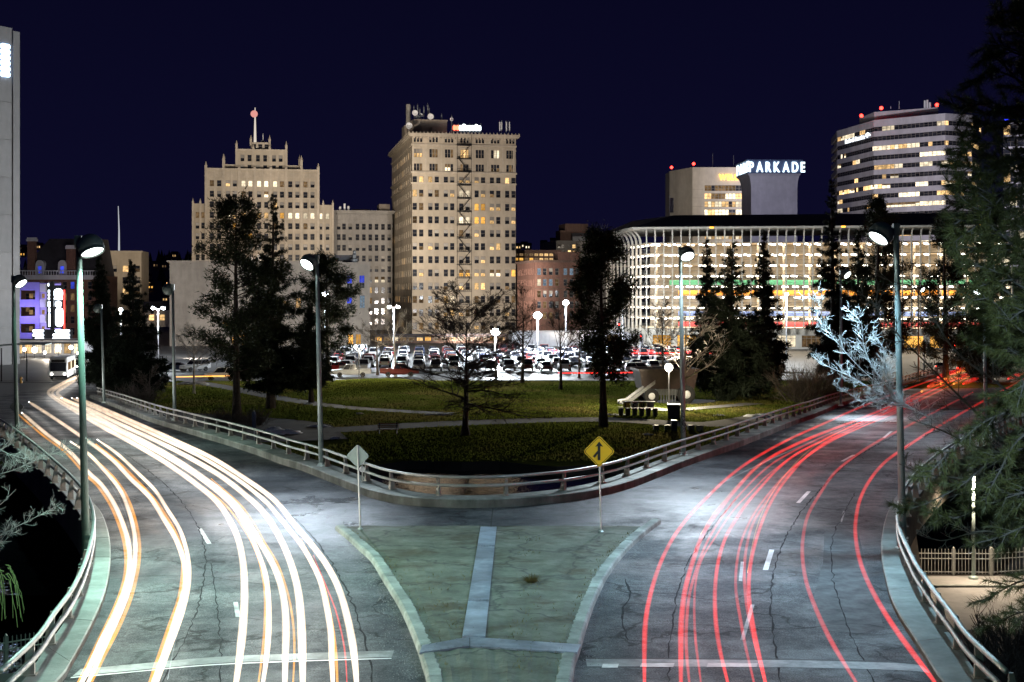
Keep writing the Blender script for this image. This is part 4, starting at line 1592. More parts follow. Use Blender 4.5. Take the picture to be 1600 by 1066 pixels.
# ---------------------------------------------------------------- the tall cream tower with the fire escape
b = Bld('office_tower', 'tall cream office tower with a zigzag fire escape and a glowing rooftop sign', 'building', 644, 207, 400, 10.6, uR=805)
W_, D_ = b.W, 62.0
zr = [b.z(239.4) - 3.93 * k for k in range(14)]
pitch = (W_ - 3.2) / 6
cx = [1.75 + pitch * i for i in range(7)]
lit = {(3, 3): 'white', (5, 3): 'white', (5, 4): 'orange', (4, 4): 'orange', (7, 5): 'warm', (9, 6): 'orange', (9, 3): 'halforange', (10, 4): 'warm', (9, 4): 'halfwarm', (2, 3): 'halfwarm', (9, 5): 'halfwhite', (0, 5): 'white', (0, 0): 'halfwarm', (0, 3): 'warm', (1, 2): 'halfwhite'}
wins = []
for i, x in enumerate(cx):
    for t in (-1, 0, 1):
        wins.append((x + t * 0.95 - 0.36, b.z(217.8) - 0.75, 0.72, 1.5, pick((('dark', 0.7), ('blind', 0.3)))))
    for r in range(2, 14):
        k0 = lit.get((r, i))
        for sgn in (-1, 1):
            k = k0 if (k0 and rnd.random() < 0.85) else pick(MIX)
            if r == 11 and i == 2 and sgn > 0:
                k = 'white'
            wins.append((x + sgn * 0.96 - 0.66, zr[r] - 1.02, 1.32, 2.1, k))
    for r in (0, 1):
        k0 = lit.get((r, i))
        for t in (-1, 0, 1):
            k = k0 if (k0 and rnd.random() < 0.75) else pick((('dark', 0.6), ('dim', 0.2), ('halfdim', 0.2)))
            hh = 2.5 if r == 0 else 2.1
            wins.append((x + t * 0.86 - 0.40, zr[r] - 1.15, 0.80, hh, k))
b.face((0, 0), (1, 0), W_, 0, b.H - 1.2, wins)
sw = []
for c in range(11):
    for r in range(14):
        k = pick((('dark', 0.56), ('blind', 0.24), ('warm', 0.12 if c < 7 else 0.05), ('halfwarm', 0.08)))
        sw.append((2.5 + c * 5.4, zr[r] - 0.95, 2.2, 1.9, k))
b.face((0, D_), (0, -1), D_, 0, b.H - 1.2, sw)
b.rest_of(D_, z1=b.H - 0.6)
T = b.trim
T.box(-0.9, W_ + 0.9, -0.9, D_ + 0.9, b.H - 1.2, b.H - 0.75)
T.box(-1.25, W_ + 1.25, -1.25, D_ + 1.25, b.H - 0.752, b.H - 0.25)
for z, o in ((b.z(269), 0.45), (b.z(286), 0.3), (b.z(226), 0.35), (b.z(281) + 0.0, 0.0)):
    if o:
        T.box(-o, W_ + o, -o, 0.12, z - 0.25, z + 0.25)
        T.box(-o, 0.12, 0.121, D_, z - 0.25, z + 0.25)
for i in range(int(W_ / 1.05)):
    T.box(0.2 + i * 1.05, 0.7 + i * 1.05, -0.80, 0.05, b.H - 1.75, b.H - 1.201)
for i in range(31):
    x = -1.0 + i * (W_ + 2.0) / 30
    T.lathe([(0.28, 0), (0.22, 0.3), (0.02, 0.62)], 5, (x, -1.0, b.H - 0.25))
for i in range(24):
    T.lathe([(0.28, 0), (0.22, 0.3), (0.02, 0.62)], 5, (-1.0, 1.5 + i * 2.6, b.H - 0.25))
for x in cx:                                    # arched heads over the tall windows
    mb = MB()
    prev = None
    for k in range(13):
        a = math.pi * k / 12
        c0 = (x - 1.45 * math.cos(a), zr[0] + 1.05 + 0.62 * math.sin(a))
        c1 = (x - 1.75 * math.cos(a), zr[0] + 1.05 + 0.95 * math.sin(a))
        if prev:
            T.loft([[(prev[0][0], -0.16, prev[0][1]), (prev[1][0], -0.16, prev[1][1]), (prev[1][0], 0.02, prev[1][1]), (prev[0][0], 0.02, prev[0][1])],
                    [(c0[0], -0.16, c0[1]), (c1[0], -0.16, c1[1]), (c1[0], 0.02, c1[1]), (c0[0], 0.02, c0[1])]])
        prev = (c0, c1)
for x in [0.0] + [x + pitch / 2 for x in cx[:-1]] + [W_ - 0.5]:
    T.box(x - 0.22 if x else 0.05, x + 0.22 if x else 0.5, -0.14, 0.01, b.z(267), b.z(228))
tower = b.done('cream', 'creamtrim')
# fire escape: landings, rails, ladders between the third and fourth bays
mb = MB()
x0, x1 = cx[3] - 2.4, cx[3] + 1.9
for r in range(-1, 14):
    z = (zr[0] - 3.93 * r) - 1.55
    if z < 2:
        continue
    mb.box(x0, x1, -1.5, -0.05, z, z + 0.10)
    for hh in (0.55, 1.05):
        mb.tube([(x0, -1.48, z + hh), (x1, -1.48, z + hh)], 0.045, 4)
    for i in range(8):
        x = x0 + (x1 - x0) * i / 7
        mb.tube([(x, -1.48, z), (x, -1.48, z + 1.05)], 0.03, 4)
    if r < 13:
        a, c = (x1 - 0.4, x0 + 0.6) if r % 2 else (x0 + 0.6, x1 - 0.4)
        for dy in (-1.2, -0.6):
            mb.tube([(a, dy, z), (c, dy, z - 3.93)], 0.06, 4)
        for i in range(10):
            t = (i + 0.5) / 10
            mb.box(a + (c - a) * t - 0.12, a + (c - a) * t + 0.12, -1.2, -0.6, z - 3.93 * t - 0.02, z - 3.93 * t + 0.02)
for x in (x0, x1):
    mb.tube([(x, -1.48, 3), (x, -1.48, b.H - 0.5)], 0.06, 4)
part('fire_escape', mb, M['darkmetal'], tower)
# rooftop
mb = MB()
zt = b.H - 0.3
mb.box(1.0, 11.2, 6, 24, zt, zt + 4.6)
mb.box(0.8, 11.4, 5.8, 24.2, zt + 4.6, zt + 4.95)
for i in range(2):
    mb.box(3.3 + 3.4 * i, 5.6 + 3.4 * i, 5.2, 6.001, zt, zt + 2.8)
mb.box(0.5, 2.6, 26, 34, zt, zt + 5.6)
part('penthouse', mb, M['tan'], tower)
mb = MB()
mb.tube([(0.2, 12, zt + 4), (0.2, 12, zt + 10.2)], [0.75, 0.75], 10)
part('flue', mb, M['grey_stone'], tower)
for (x, y, zz, r) in ((6.2, 6.2, 5.9, 0.95), (12.3, 4, 4.9, 0.55), (1.6, 7, 7.0, 0.9), (2.6, 8, 5.6, 0.75), (3.6, 9, 6.6, 0.6), (-0.6, 3, 2.6, 1.0)):
    mb = MB()
    mb.lathe([(0.01, 0.0), (r * 0.6, -0.08), (r, -0.32), (r * 0.96, -0.34), (r * 0.5, -0.14), (0.01, -0.06)], 12, (x, y, zt + zz), axis='y')
    mb.tube([(x, y, zt), (x, y + 0.05, zt + zz)], 0.08, 5)
    part('dish', mb, M['whitepaint'], tower, True)
mb = MB()
for (x, y, h0, h1) in ((1.4, 8, 4, 9.4), (2.4, 7, 4, 9.8), (3.2, 8, 4, 8.8), (4.3, 7, 4, 9.3), (5.6, 8, 4, 10.2), (6.0, 8, 4, 9.1), (9.8, 8, 4, 7.2), (12.3, 4, 0, 6.4)):
    mb.tube([(x, y, zt + h0), (x, y, zt + h1)], 0.07, 4)
    mb.box(x - 0.16, x + 0.16, y - 0.2, y - 0.08, zt + h1 - 2.2, zt + h1 - 0.5)
part('aerials', mb, M['greymetal'], tower)
for i, (x, lean) in enumerate(((26.4, 0.25), (27.1, -0.2), (28.4, 0.3), (29.4, 0.05))):
    mb = MB()
    mb.tube([(x, 1.5, zt), (x, 1.5, zt + 4.6)], 0.06, 5)
    mb.cbox(x - 0.2 + lean * 0.3, x + 0.2 + lean * 0.3, 1.1, 1.35, zt + 1.3 + 0.3 * (i == 1), zt + 4.2, 0.05)
    part('panel_aerial', mb, M['whitepaint'], tower)
# rooftop sign, a row of blown out glowing shapes, the left ones red
sg = thing('roof_sign', 'overexposed white and red glowing sign on the cream tower roof', 'sign', tuple(tower.location), tower.rotation_euler.z)
mb = MB()
u0, u1 = b.u(708), b.u(752)
for i in range(6):
    x = u0 + (u1 - u0) * i / 5
    mb.tube([(x, 0.6, zt), (x, 0.6, zt + 3.4)], 0.07, 4)
    mb.tube([(x, 0.6, zt + 2.6), (x, 2.4, zt)], 0.05, 4)
for z in (0.9, 2.9):
    mb.tube([(u0, 0.6, zt + z), (u1, 0.6, zt + z)], 0.07, 4)
mb.v = [(p[0], p[1], p[2] + b.base - CITY) for p in mb.v]
part('sign_frame', mb, M['greymetal'], sg)
M['e_signwhite'] = emit('white_sign_glow', (0.86, 0.96, 1.0), 6)
M['e_signred'] = emit('red_sign_glow', (1.0, 0.16, 0.08), 4)


def lozenge(mb, xc, zc, w, h, y0, y1, r=None, n=5):
    r = r or min(w, h) * 0.42
    pts = []
    for (sx, sz, a0) in ((1, 1, 0), (-1, 1, 90), (-1, -1, 180), (1, -1, 270)):
        for k in range(n):
            a = R(a0 + 90 * k / (n - 1))
            pts.append((xc + sx * (w / 2 - r) + r * math.cos(a), zc + sz * (h / 2 - r) + r * math.sin(a)))
    flat(mb, pts[::-1], y0, y1)


n = 9
for i in range(n):
    mb = MB()
    w = (u1 - u0) / n
    tall = 1.9 if i in (3, 7) else 1.5
    lozenge(mb, u0 + w * (i + 0.5), zt + 1.25 + tall / 2, w * 0.96, tall, 0.35, 0.55)
    part('letter', mb, M['e_signred' if i < 2 else 'e_signwhite'], sg)

# ---------------------------------------------------------------- stepped cream tower on the left
b = Bld('stepped_tower', 'stepped cream tower with pinnacles and a lit mast on top', 'building', 301, 318, 430, 10.6, uR=521)
zrow = [b.z(286.3 + 16.55 * k) for k in range(15)]
colp = [331.2, 342.6, 356.2, 367, 380.5, 391.2, 404.8, 416, 429.8, 440.5, 453.4, 464.5, 477, 488]
uL, uR_ = b.u(322), b.u(497)
HM = b.z(264)
wl = {0: {2: 'halfwarm', 4: 'white', 5: 'white', 6: 'white', 7: 'white', 8: 'white', 9: 'dim', 12: 'dim'}, 1: {2: 'blind', 6: 'blind', 7: 'halfwhite'}, 2: {8: 'warm'},
      3: {2: 'white', 3: 'halfwarm', 4: 'warm', 5: 'warm', 6: 'warm', 7: 'warm', 9: 'orange', 10: 'white', 11: 'white', 12: 'white', 13: 'white'}, 4: {3: 'orange'}, 5: {4: 'orange', 5: 'orange'}}
ww, wh = 1.35, 1.95
wins = []
for r, z in enumerate(zrow):
    for c, px in enumerate(colp):
        wins.append((b.u(px) - ww / 2, z - wh / 2, ww, wh, wl.get(r, {}).get(c) or pick(DARKMIX)))
mainw = [(u - uL, z, w, h, k) for u, z, w, h, k in wins]
# main block stands 1.2 m proud of the wings
facade(b.wall, (uL, -1.2), (1, 0), uR_ - uL, 0, HM, [(u, u + w, z, z + h) for u, z, w, h, k in mainw])
for u, z, w, h, k in mainw:
    b.win((uL, -1.2), (1, 0), u, z, w, h, k)
for x, s in ((uL, 1), (uR_, -1)):
    b.wall.quad((x, -1.2, 0), (x, -1.2, HM), (x, 26, HM), (x, 26, 0))
b.wall.quad((uL, -1.2, HM), (uR_, -1.2, HM), (uR_, 26, HM), (uL, 26, HM))
for (pa, pb, cols) in ((301, 322, (308.6, 317.2)), (497, 521, (502.3, 511.8))):
    wn = []
    for r in range(3, 15):
        for px in cols:
            k = 'white' if (r == 3 and pa > 400) else ('dim' if r == 3 else pick(DARKMIX))
            wn.append((b.u(px) - b.u(pa) - 0.6, zrow[r] - wh / 2, 1.2, wh, k))
    b.face((b.u(pa), 0), (1, 0), b.u(pb) - b.u(pa), 0, b.H, wn)
b.wall.quad((0, 30, 0), (0, 0, 0), (0, 0, b.H), (0, 30, b.H))
b.wall.quad((b.W, 0, 0), (b.W, 30, 0), (b.W, 30, b.H), (b.W, 0, b.H))
b.wall.quad((0, 0, b.H), (b.W, 0, b.H), (b.W, 30, b.H), (0, 30, b.H))
T = b.trim


def pinnacle(T, x, y, z, s=1.0):
    T.box(x - 0.45 * s, x + 0.45 * s, y - 0.45 * s, y + 0.45 * s, z - 2.0 * s, z + 0.9 * s)
    T.lathe([(0.45 * s, 0.9 * s), (0.30 * s, 1.5 * s), (0.03, 2.4 * s)], 6, (x, y, z))


bays = [uL] + [(b.u(colp[2 * i + 1]) + b.u(colp[2 * i + 2])) / 2 for i in range(6)] + [uR_]
for i, x in enumerate(bays):
    T.box(x - 0.38, x + 0.38, -1.6, -1.19, 0, HM + 0.8)
    if i in (0, 1, 6, 7):
        pinnacle(T, x, -1.3, HM + (0.3 if i in (0, 7) else 2.6), 0.9)
for i in range(7):                                   # narrow mullion piers inside each bay and ornamented panels
    x = (bays[i] + bays[i + 1]) / 2
    T.box(x - 0.16, x + 0.16, -1.38, -1.19, 0, HM)
    for k in range(6):
        z = zrow[0] + 2.0 + k * 0.28
        T.box(bays[i] + 0.5, bays[i + 1] - 0.5, -1.30 - 0.03 * (k % 2), -1.19, z, z + 0.14)
for r in range(14):
    T.box(uL, uR_, -1.31, -1.19, zrow[r] - wh / 2 - 0.28, zrow[r] - wh / 2 - 0.06)
for px, s in ((301.5, 1), (313, 1), (505, 1), (520, 1)):
    T.box(b.u(px) - 0.3, b.u(px) + 0.3, -0.35, 0.01, 0, b.H)
    pinnacle(T, b.u(px), 0.1, b.H, 0.7)
T.box(uL - 0.3, uR_ + 0.3, -1.75, -1.3, HM - 0.35, HM + 0.25)
# upper tiers
t2 = (b.u(348), b.u(470), 2.0, b.z(255))
T.box(t2[0], t2[1], 2.0, 24, HM - 0.2, t2[3])
pinnacle(T, t2[0] + 0.3, 2, t2[3] + 1.2, 0.9)
pinnacle(T, t2[1] - 0.3, 2, t2[3] + 1.2, 0.9)
t3 = (b.u(369.5), b.u(447.5))
z3 = b.z(231.5)
w3 = []
for i, px in enumerate((378.8, 389.8, 403, 414.3, 428.2, 438.5)):
    for zz, h in ((b.z(261), 2.1), (b.z(245), 2.1)):
        w3.append((b.u(px) - t3[0] - 0.62, zz - 1.05, 1.24, h, pick((('dark', 0.75), ('blind', 0.25)))))
facade(b.wall, (t3[0], 1.0), (1, 0), t3[1] - t3[0], HM - 0.3, z3, [(u, u + w, z, z + h) for u, z, w, h, k in w3])
for u, z, w, h, k in w3:
    b.win((t3[0], 1.0), (1, 0), u, z, w, h, k)
for x in (t3[0], t3[1]):
    b.wall.quad((x, 1, HM - 0.3), (x, 1, z3), (x, 20, z3), (x, 20, HM - 0.3))
b.wall.quad((t3[0], 1, z3), (t3[1], 1, z3), (t3[1], 20, z3), (t3[0], 20, z3))
for px in (369.5, 395.5, 421.5, 447.5):
    T.box(b.u(px) - 0.35, b.u(px) + 0.35, 0.6, 1.01, HM, z3 + 0.3)
    pinnacle(T, b.u(px), 1.0, z3 + (1.0 if px in (369.5, 447.5) else 0), 0.8)
T.box(t3[0] - 0.2, t3[1] + 0.2, 0.55, 0.98, z3 - 0.4, z3 + 0.1)
t4 = (b.u(392), b.u(421.5))
z4 = b.z(219)
T.box(t4[0], t4[1], 2.5, 16, z3 - 0.1, z4)
for i in range(3):
    x = t4[0] + (t4[1] - t4[0]) * (i + 0.5) / 3
pinnacle(T, t4[0], 2.6, z4 + 0.4, 0.8)
pinnacle(T, t4[1], 2.6, z4 + 0.4, 0.8)
st = b.done('cream', 'creamtrim')
for i in range(3):
    x = t4[0] + (t4[1] - t4[0]) * (i + 0.5) / 3
    ob('window', win_mesh(1.3, 1.4, 'dark', 0.06), st, (x - 0.65, 2.42, z3 + 0.5))
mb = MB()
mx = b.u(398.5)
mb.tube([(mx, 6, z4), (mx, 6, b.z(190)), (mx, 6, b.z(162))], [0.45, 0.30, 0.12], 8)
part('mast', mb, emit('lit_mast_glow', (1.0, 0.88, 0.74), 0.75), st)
mb = MB()
mb.sphere((b.u(397), 6, b.z(172)), 1.15, 12, 8)
part('beacon', mb, emit('beacon_glow', (1.0, 0.42, 0.36), 0.8), st, True)
mb = MB()
mb.tube([(b.u(411), 6, z4), (b.u(411), 6, b.z(203))], [0.22, 0.08], 6)
mb.sphere((b.u(411), 6, z4 + 0.5), 0.7, 8, 6)
part('aerial', mb, M['whitepaint'], st)

# ---------------------------------------------------------------- plain block between the two cream towers
b = Bld('office_block', 'plain grey stone office block between the two cream towers', 'building', 521, 330, 446, 10.6, uR=613)
cols = [529.2, 537.6, 547.2, 558.6, 568.6, 578.6, 588.4, 598.5, 608.2]
rows = [354 + 16.6 * k for k in range(12)]
wins = []
for r, v in enumerate(rows):
    for c, px in enumerate(cols):
        k = pick((('dark', 0.62), ('blind', 0.34), ('dim', 0.04)))
        if r == 5 and c in (6, 7):
            k = 'halfwhite'
        if r == 6 and c == 5:
            k = 'warm'
        if r == 7 and c == 5:
            k = 'dim'
        wins.append((b.u(px) - 0.62, b.z(v) - 1.0, 1.24, 2.0, k))
b.face((0, 0), (1, 0), b.W, 0, b.H, wins)
b.rest_of(28, left=True)
T = b.trim
for v, o, h in ((331, 0.9, 0.5), (333.5, 0.6, 0.5), (345, 0.25, 0.3), (378, 0.2, 0.3)):
    T.box(-o, b.W + o, -o, 0.1, b.z(v), b.z(v) + h)
for i in range(24):
    T.box(i * b.W / 24 + 0.1, i * b.W / 24 + 0.5, -0.5, -0.001, b.z(336), b.z(334))
ro = b.done('grey_stone', 'grey_stone')
mb = MB()
mb.box(b.u(552), b.u(579), 4, 12, b.H - 0.3, b.z(325.5))
mb.box(b.u(594), b.u(611), 4, 12, b.H - 0.3, b.z(317))
part('roof_housing', mb, M['tan'], ro)
mb = MB()
for px, v in ((532, 322), (539, 317), (545, 321)):
    mb.cbox(b.u(px) - 0.35, b.u(px) + 0.35, 2, 2.4, b.H, b.z(v), 0.1)
part('panel_aerial', mb, M['whitepaint'], ro)

# ---------------------------------------------------------------- low tan block before them
b = Bld('low_block', 'low blank tan concrete block with a few tall blue windows behind the pines', 'building', 265, 409, 312, 8.0, uR=578)
wins = []
for px, v, h in ((528, 440, 20), (546, 441, 20), (565.5, 440, 20), (546, 473, 18), (566, 472, 20), (447, 478, 14), (466, 474, 16), (352, 507, 9), (373, 521, 12), (382, 545, 16), (367, 548, 14), (560, 550, 16), (548, 550, 16)):
    k = 'topblue' if v < 460 else ('cool' if px == 566 else ('topblue' if px == 546 else ('orange' if v > 500 else 'warm')))
    z = b.z(v)
    hh = h * 0.150
    wins.append((b.u(px) - 0.62, max(0.2, z - hh / 2), 1.24, hh, k))
b.face((0, 0), (1, 0), b.W, 0, b.H, wins, mull=1, split=0.42)
b.rest_of(24, left=True)
b.trim.box(-0.6, b.W * 0.86, -0.6, 0.1, b.H - 0.1, b.H + 0.25)
b.trim.box(-0.05, b.W, -0.14, -0.01, b.z(497), b.z(497) + 0.3)
lo_ = b.done('tan', 'tan')
mb = MB()
mb.box(b.u(524), b.u(556), 3, 10, b.H - 0.2, b.z(397))
part('roof_housing', mb, M['roof'], lo_)
mb = MB()
mb.lathe([(0.9, 0), (0.9, 0.8), (0.45, 1.0), (0.5, 1.8), (0.35, 2.2), (0.42, 2.6), (0.02, 3.0)], 9, (b.u(554), 2, b.H))
part('roof_vent', mb, M['greymetal'], lo_)

# ---------------------------------------------------------------- red brick block right of the fire escape tower
b = Bld('brick_block', 'red brick corner block with arched lit windows right of the cream tower', 'building', 836, 407, 342, 10.6, uR=908)
cols = [842.6, 851.4, 860.8, 870.4, 883.6, 893.2, 902]
wins = []
for r, v in enumerate((425, 442, 460, 477, 494)):
    for c, px in enumerate(cols):
        k = {1: {0: 'white', 1: 'cool', 2: 'cool', 3: 'dim'}}.get(r, {}).get(c) or pick((('dark', 0.5), ('dim', 0.2), ('blind', 0.3)))
        if r == 0 and c in (0, 4, 5):
            k = 'cool'
        wins.append((b.u(px) - 0.5, b.z(v) - 0.8, 1.0, 1.75, k))
b.face((0, 0), (1, 0), b.W, 0, b.H, wins)
D_ = 24
sw = [(0.8 + c * 2.3, b.z(v) - 0.8, 1.1, 1.75, pick(DARKMIX)) for c in range(10) for v in (425, 442, 460, 477)]
b.face((0, D_), (0, -1), D_, 0, b.H, sw)
b.rest_of(D_)
T = b.trim
T.box(-0.5, b.W + 0.3, -0.5, 0.1, b.H - 0.5, b.H + 0.1)
T.box(-0.5, 0.1, 0.101, D_, b.H - 0.5, b.H + 0.1)
T.box(-0.2, b.W, -0.2, 0.05, b.z(452), b.z(452) + 0.25)
for px, v in [(p, 442) for p in cols]:
    x = b.u(px)
    prev = None
    for k in range(7):
        a = math.pi * k / 6
        c0 = (x - 0.5 * math.cos(a), b.z(v) + 0.95 + 0.35 * math.sin(a))
        c1 = (x - 0.68 * math.cos(a), b.z(v) + 0.95 + 0.55 * math.sin(a))
        if prev:
            T.loft([[(prev[0][0], -0.1, prev[0][1]), (prev[1][0], -0.1, prev[1][1]), (prev[1][0], 0.02, prev[1][1]), (prev[0][0], 0.02, prev[0][1])],
                    [(c0[0], -0.1, c0[1]), (c1[0], -0.1, c1[1]), (c1[0], 0.02, c1[1]), (c0[0], 0.02, c0[1])]])
        prev = (c0, c1)
bb = b.done('brick', 'brownbrick')
mb = MB()
mb.box(b.u(872), b.u(905), -0.1, 5, b.H + 0.1, b.z(396))
mb.box(b.u(872) - 0.3, b.u(905) + 0.3, -0.4, 5.2, b.z(396), b.z(396) + 0.4)
part('attic', mb, M['brick'], bb)

b = Bld('brown_block', 'dim brown block with a strip of orange lights behind the brick one', 'building', 800, 392, 430, 10.6, uR=875)
wins = []
for i in range(9):
    for v in (398, 405):
        wins.append((0.8 + i * 1.62, b.z(v) - 0.45, 1.3, 0.9, ('warm' if i > 3 else 'orange') if (i > 4 or rnd.random() < 0.4) else 'dim'))
b.face((0, 0), (1, 0), b.W, 0, b.H, wins)
b.rest_of(20, left=True)
b.trim.box(-0.5, b.W + 0.5, -0.7, 0.3, b.H - 0.2, b.H + 0.3)
b.done('brownbrick', 'brownbrick')
b = Bld('hotel_block', 'pale stepped block with a rounded metal roof behind the brick corner', 'building', 869, 376, 470, 10.6, uR=958)
wins = []
for i, px in enumerate((874, 880, 890, 897, 904, 912, 920, 928, 936, 944, 952)):
    for r, v in enumerate((385, 394, 404)):
        wins.append((b.u(px) - 0.6, b.z(v) - 0.7, 1.2, 1.4, 'warm' if (i + r) % 7 == 3 else pick(DARKMIX)))
b.face((0, 0), (1, 0), b.W, 0, b.H, wins)
b.rest_of(26, left=True)
hb = b.done('grey_stone', 'grey_stone')
mb = MB()
mb.box(b.u(876), b.u(885), 0.5, 8, b.H - 0.2, b.z(360))
mb.box(b.u(885), b.u(921), 2, 12, b.H - 0.2, b.z(349))
part('penthouse', mb, M['brownbrick'], hb)
mb = MB()
xs, xe = b.u(895), b.u(957)
prof = [(0, 0), (0.3, 1.8), (1.6, 3.0), (5, 3.6), (12, 3.7)]
mb.loft([[(xs, 0.2 + p[0], b.H - 0.3 + p[1]) for p in prof] + [(xs, 12, b.H - 0.3)], [(xe, 0.2 + p[0], b.H - 0.3 + p[1]) for p in prof] + [(xe, 12, b.H - 0.3)]])
part('metal_roof', mb, M['greymetal'], hb)
mb = MB()
for i in range(7):
    x = b.u(925) + i * 0.95
    mb.tube([(x, 3, b.H + 3), (x + 0.8, 3, b.H + 6.2)], 0.07, 4)
    mb.tube([(x + 0.8, 3, b.H + 3), (x, 3, b.H + 5.6)], 0.06, 4)
part('aerials', mb, M['greymetal'], hb)

# ---------------------------------------------------------------- parking garage with curving ribs
Y0 = 300.0
C0 = Vector(((1009 - 800) * Y0 / F_PX, Y0, 0))
fa, sa = R(-8.0), R(101.0)
root = thing('parking_garage', 'long brightly lit parking garage behind a row of white curving ribs', 'building', (C0.x, C0.y, CITY), fa)
EZ = HC + (458 - 357) * Y0 / F_PX - CITY           # eave height over its foot
FW, SD = 78.0, 32.0
fe = (1.0, 0.0)
se = (math.cos(sa - fa), math.sin(sa - fa))
NIN = (-math.sin(0), 1.0)
rib = MB()
prof = [(0.0, 3.2), (0.0, EZ - 3.4)] + [(-2.6 * (1 - math.cos(t)), EZ - 3.4 + 3.2 * math.sin(t)) for t in (0.35, 0.7, 1.0, 1.25, 1.5)]
prof = prof + [(p[0] + (0.45 if i < 2 else 0.45 + 0.1 * (i - 1)), p[1] + (0 if i < 2 else -0.32)) for i, p in list(enumerate(prof))[::-1]]
rib.loft([[(-0.14, p[0], p[1]) for p in prof], [(0.14, p[0], p[1]) for p in prof]])
rib_me = rib.mesh('rib', M['warmconc'])
nr = 42
for i in range(nr):
    ob('rib', rib_me, root, (0.2 + i * (FW - 0.4) / (nr - 1), -0.5, 0))
ns = 11
sang = math.atan2(se[1], se[0])
for i in range(1, ns):
    t = i * SD / (ns - 1)
    ob('rib', rib_me, root, (se[0] * t - 0.5 * math.sin(sang) , se[1] * t + 0.5 * math.cos(sang), 0), sang + math.pi)
foot = [(0, 0), (FW, 0), (FW + 4, 34), (se[0] * SD, SD + 2), (se[0] * SD, se[1] * SD)]
fp2 = [(0.3, 0.3), (FW, 0.3), (FW, 26), (se[0] * SD + 0.4, 26), (se[0] * 26 + 0.4, 25)]
M['garfloor'] = pbr('garage_concrete', (0.36, 0.31, 0.25), 0.7, 0, 0.15, 0.6, 0.05)
nlev, lev0, lp = 8, 4.6, 2.35
cols_band = {3: (0.02, 0.25, 0.13), 2: (0.75, 0.25, 0.01), 1: (0.04, 0.12, 0.5), 0: (0.5, 0.02, 0.04)}
for k in range(nlev + 1):
    z = lev0 + k * lp
    mb = MB()
    mb.prism(fp2, z - 0.22, z)
    sl = part('floor_slab', mb, M['garfloor'], root)
    if k < nlev:
        bandc = {4: 'green', 3: 'orange', 1: 'blue', 0: 'red'}.get(k)
        mb = MB()
        for hh in (0.25, 0.55, 0.85):
            mb.tube([(0.3, 0.22, z + hh), (FW, 0.22, z + hh)], 0.05, 4)
            mb.tube([(se[0] * 0.3 + 0.2, se[1] * 0.3, z + hh), (se[0] * 25 + 0.2, se[1] * 25, z + hh)], 0.05, 4)
        part('barrier', mb, M['greymetal'], root)
        if bandc:
            mb = MB()
            cc = {'green': (0.03, 0.20, 0.12), 'orange': (0.62, 0.24, 0.02), 'blue': (0.10, 0.16, 0.40), 'red': (0.36, 0.03, 0.04)}[bandc]
            mb.box(5 if k == 4 else 7, FW - 2, 8.0, 8.15, z + 0.1, z + 1.15)
            if bandc + '_band' not in M:
                M[bandc + '_band'] = pbr(bandc + '_level_band', cc, 0.6, 0, 0.12, 1, 0)
            part('colour_band', mb, M[bandc + '_band'], root)
        # ceiling lamps of this level
        mb = MB()
        for c in range(30):
            for yy in (2.6, 6.4):
                x = 1.4 + c * 2.58 + (0.9 if yy > 4 else 0) + 0.4 * math.sin(c * 2.1 + k)
                mb.cbox(x - 0.34, x + 0.34, yy - 0.25, yy + 0.25, z + lp - 0.52, z + lp - 0.235, 0.06)
        for c in range(6):
            mb.cbox(se[0] * c * 4 + 2.2, se[0] * c * 4 + 2.9, se[1] * c * 4 + 1.2, se[1] * c * 4 + 2.2, z + lp - 0.5, z + lp - 0.235, 0.06)
        if k == 0:
            M['e_gar'] = emit('garage_lamp_glow', (1.0, 0.94, 0.80), 16)
        o = part('ceiling_lamps', mb, M['e_gar'], root)
        o['kind'] = 'stuff'
        Lg = root.location + Matrix.Rotation(fa, 3, 'Z') @ Vector((FW / 2, 5.0, z + lp - 0.6))
        area('garage_light', Lg, FW, 6, 14000, (1.0, 0.84, 0.58), (0, 0, fa)).parent = None
mb = MB()
mb.quad((0.5, 12.0, 0), (FW, 12.0, 0), (FW, 12.0, lev0 + nlev * lp), (0.5, 12.0, lev0 + nlev * lp))
part('back_wall', mb, M['garfloor'], root)
mb = MB()
for c in range(14):
    for yy in (3.8,):
        mb.box(2 + c * 5.6, 2.4 + c * 5.6, yy, yy + 0.4, 0, lev0 + nlev * lp)
part('columns', mb, M['garfloor'], root)
# base storey with shop glass
wb = MB()
mbw = MB()
facade(wb, (0, 0.3), (1, 0), FW, 0, lev0 - 0.25, [(1.5 + i * 5.4, 5.6 + i * 5.4, 0.4, 3.0) for i in range(14)])
facade(wb, (se[0] * SD, se[1] * SD), (-se[0], -se[1]), SD, 0, lev0 - 0.25, [(1.5 + i * 5, 5.2 + i * 5, 0.4, 3.0) for i in range(6)])
part('shop_wall', wb, M['warmconc'], root)
for i in range(14):
    ob('shop_window', win_mesh(4.1, 2.6, rnd.choice(['warm', 'dim', 'white', 'dim', 'orange', 'dim']), 0.3, 0.75, 3), root, (1.5 + i * 5.4, 0.3, 0.4))
# eave and roof
mb = MB()
ez = EZ
def inset(d, z):
    return [(-2.9 + d, -3.1 + d, z), (FW + 2 - d, -3.1 + d, z), (FW + 2 - d, 38 - d, z), (se[0] * SD - 3 + d, 38 - d, z)]
mb.loft([inset(0, ez - 0.25), inset(0, ez + 0.15)])
part('eave', mb, M['warmconc'], root)
mb = MB()
mb.loft([inset(0.2, ez + 0.16), inset(9, ez + 3.2), inset(16, ez + 3.6)])
part('roof', mb, M['roof'], root)
mb = MB()
for i in range(3):
    mb.box(14 + 28 * i, 14.8 + 28 * i, -3.2, -3.101, ez - 0.2, ez + 0.1)
part('eave_lamp', mb, M['e_amber'], root)
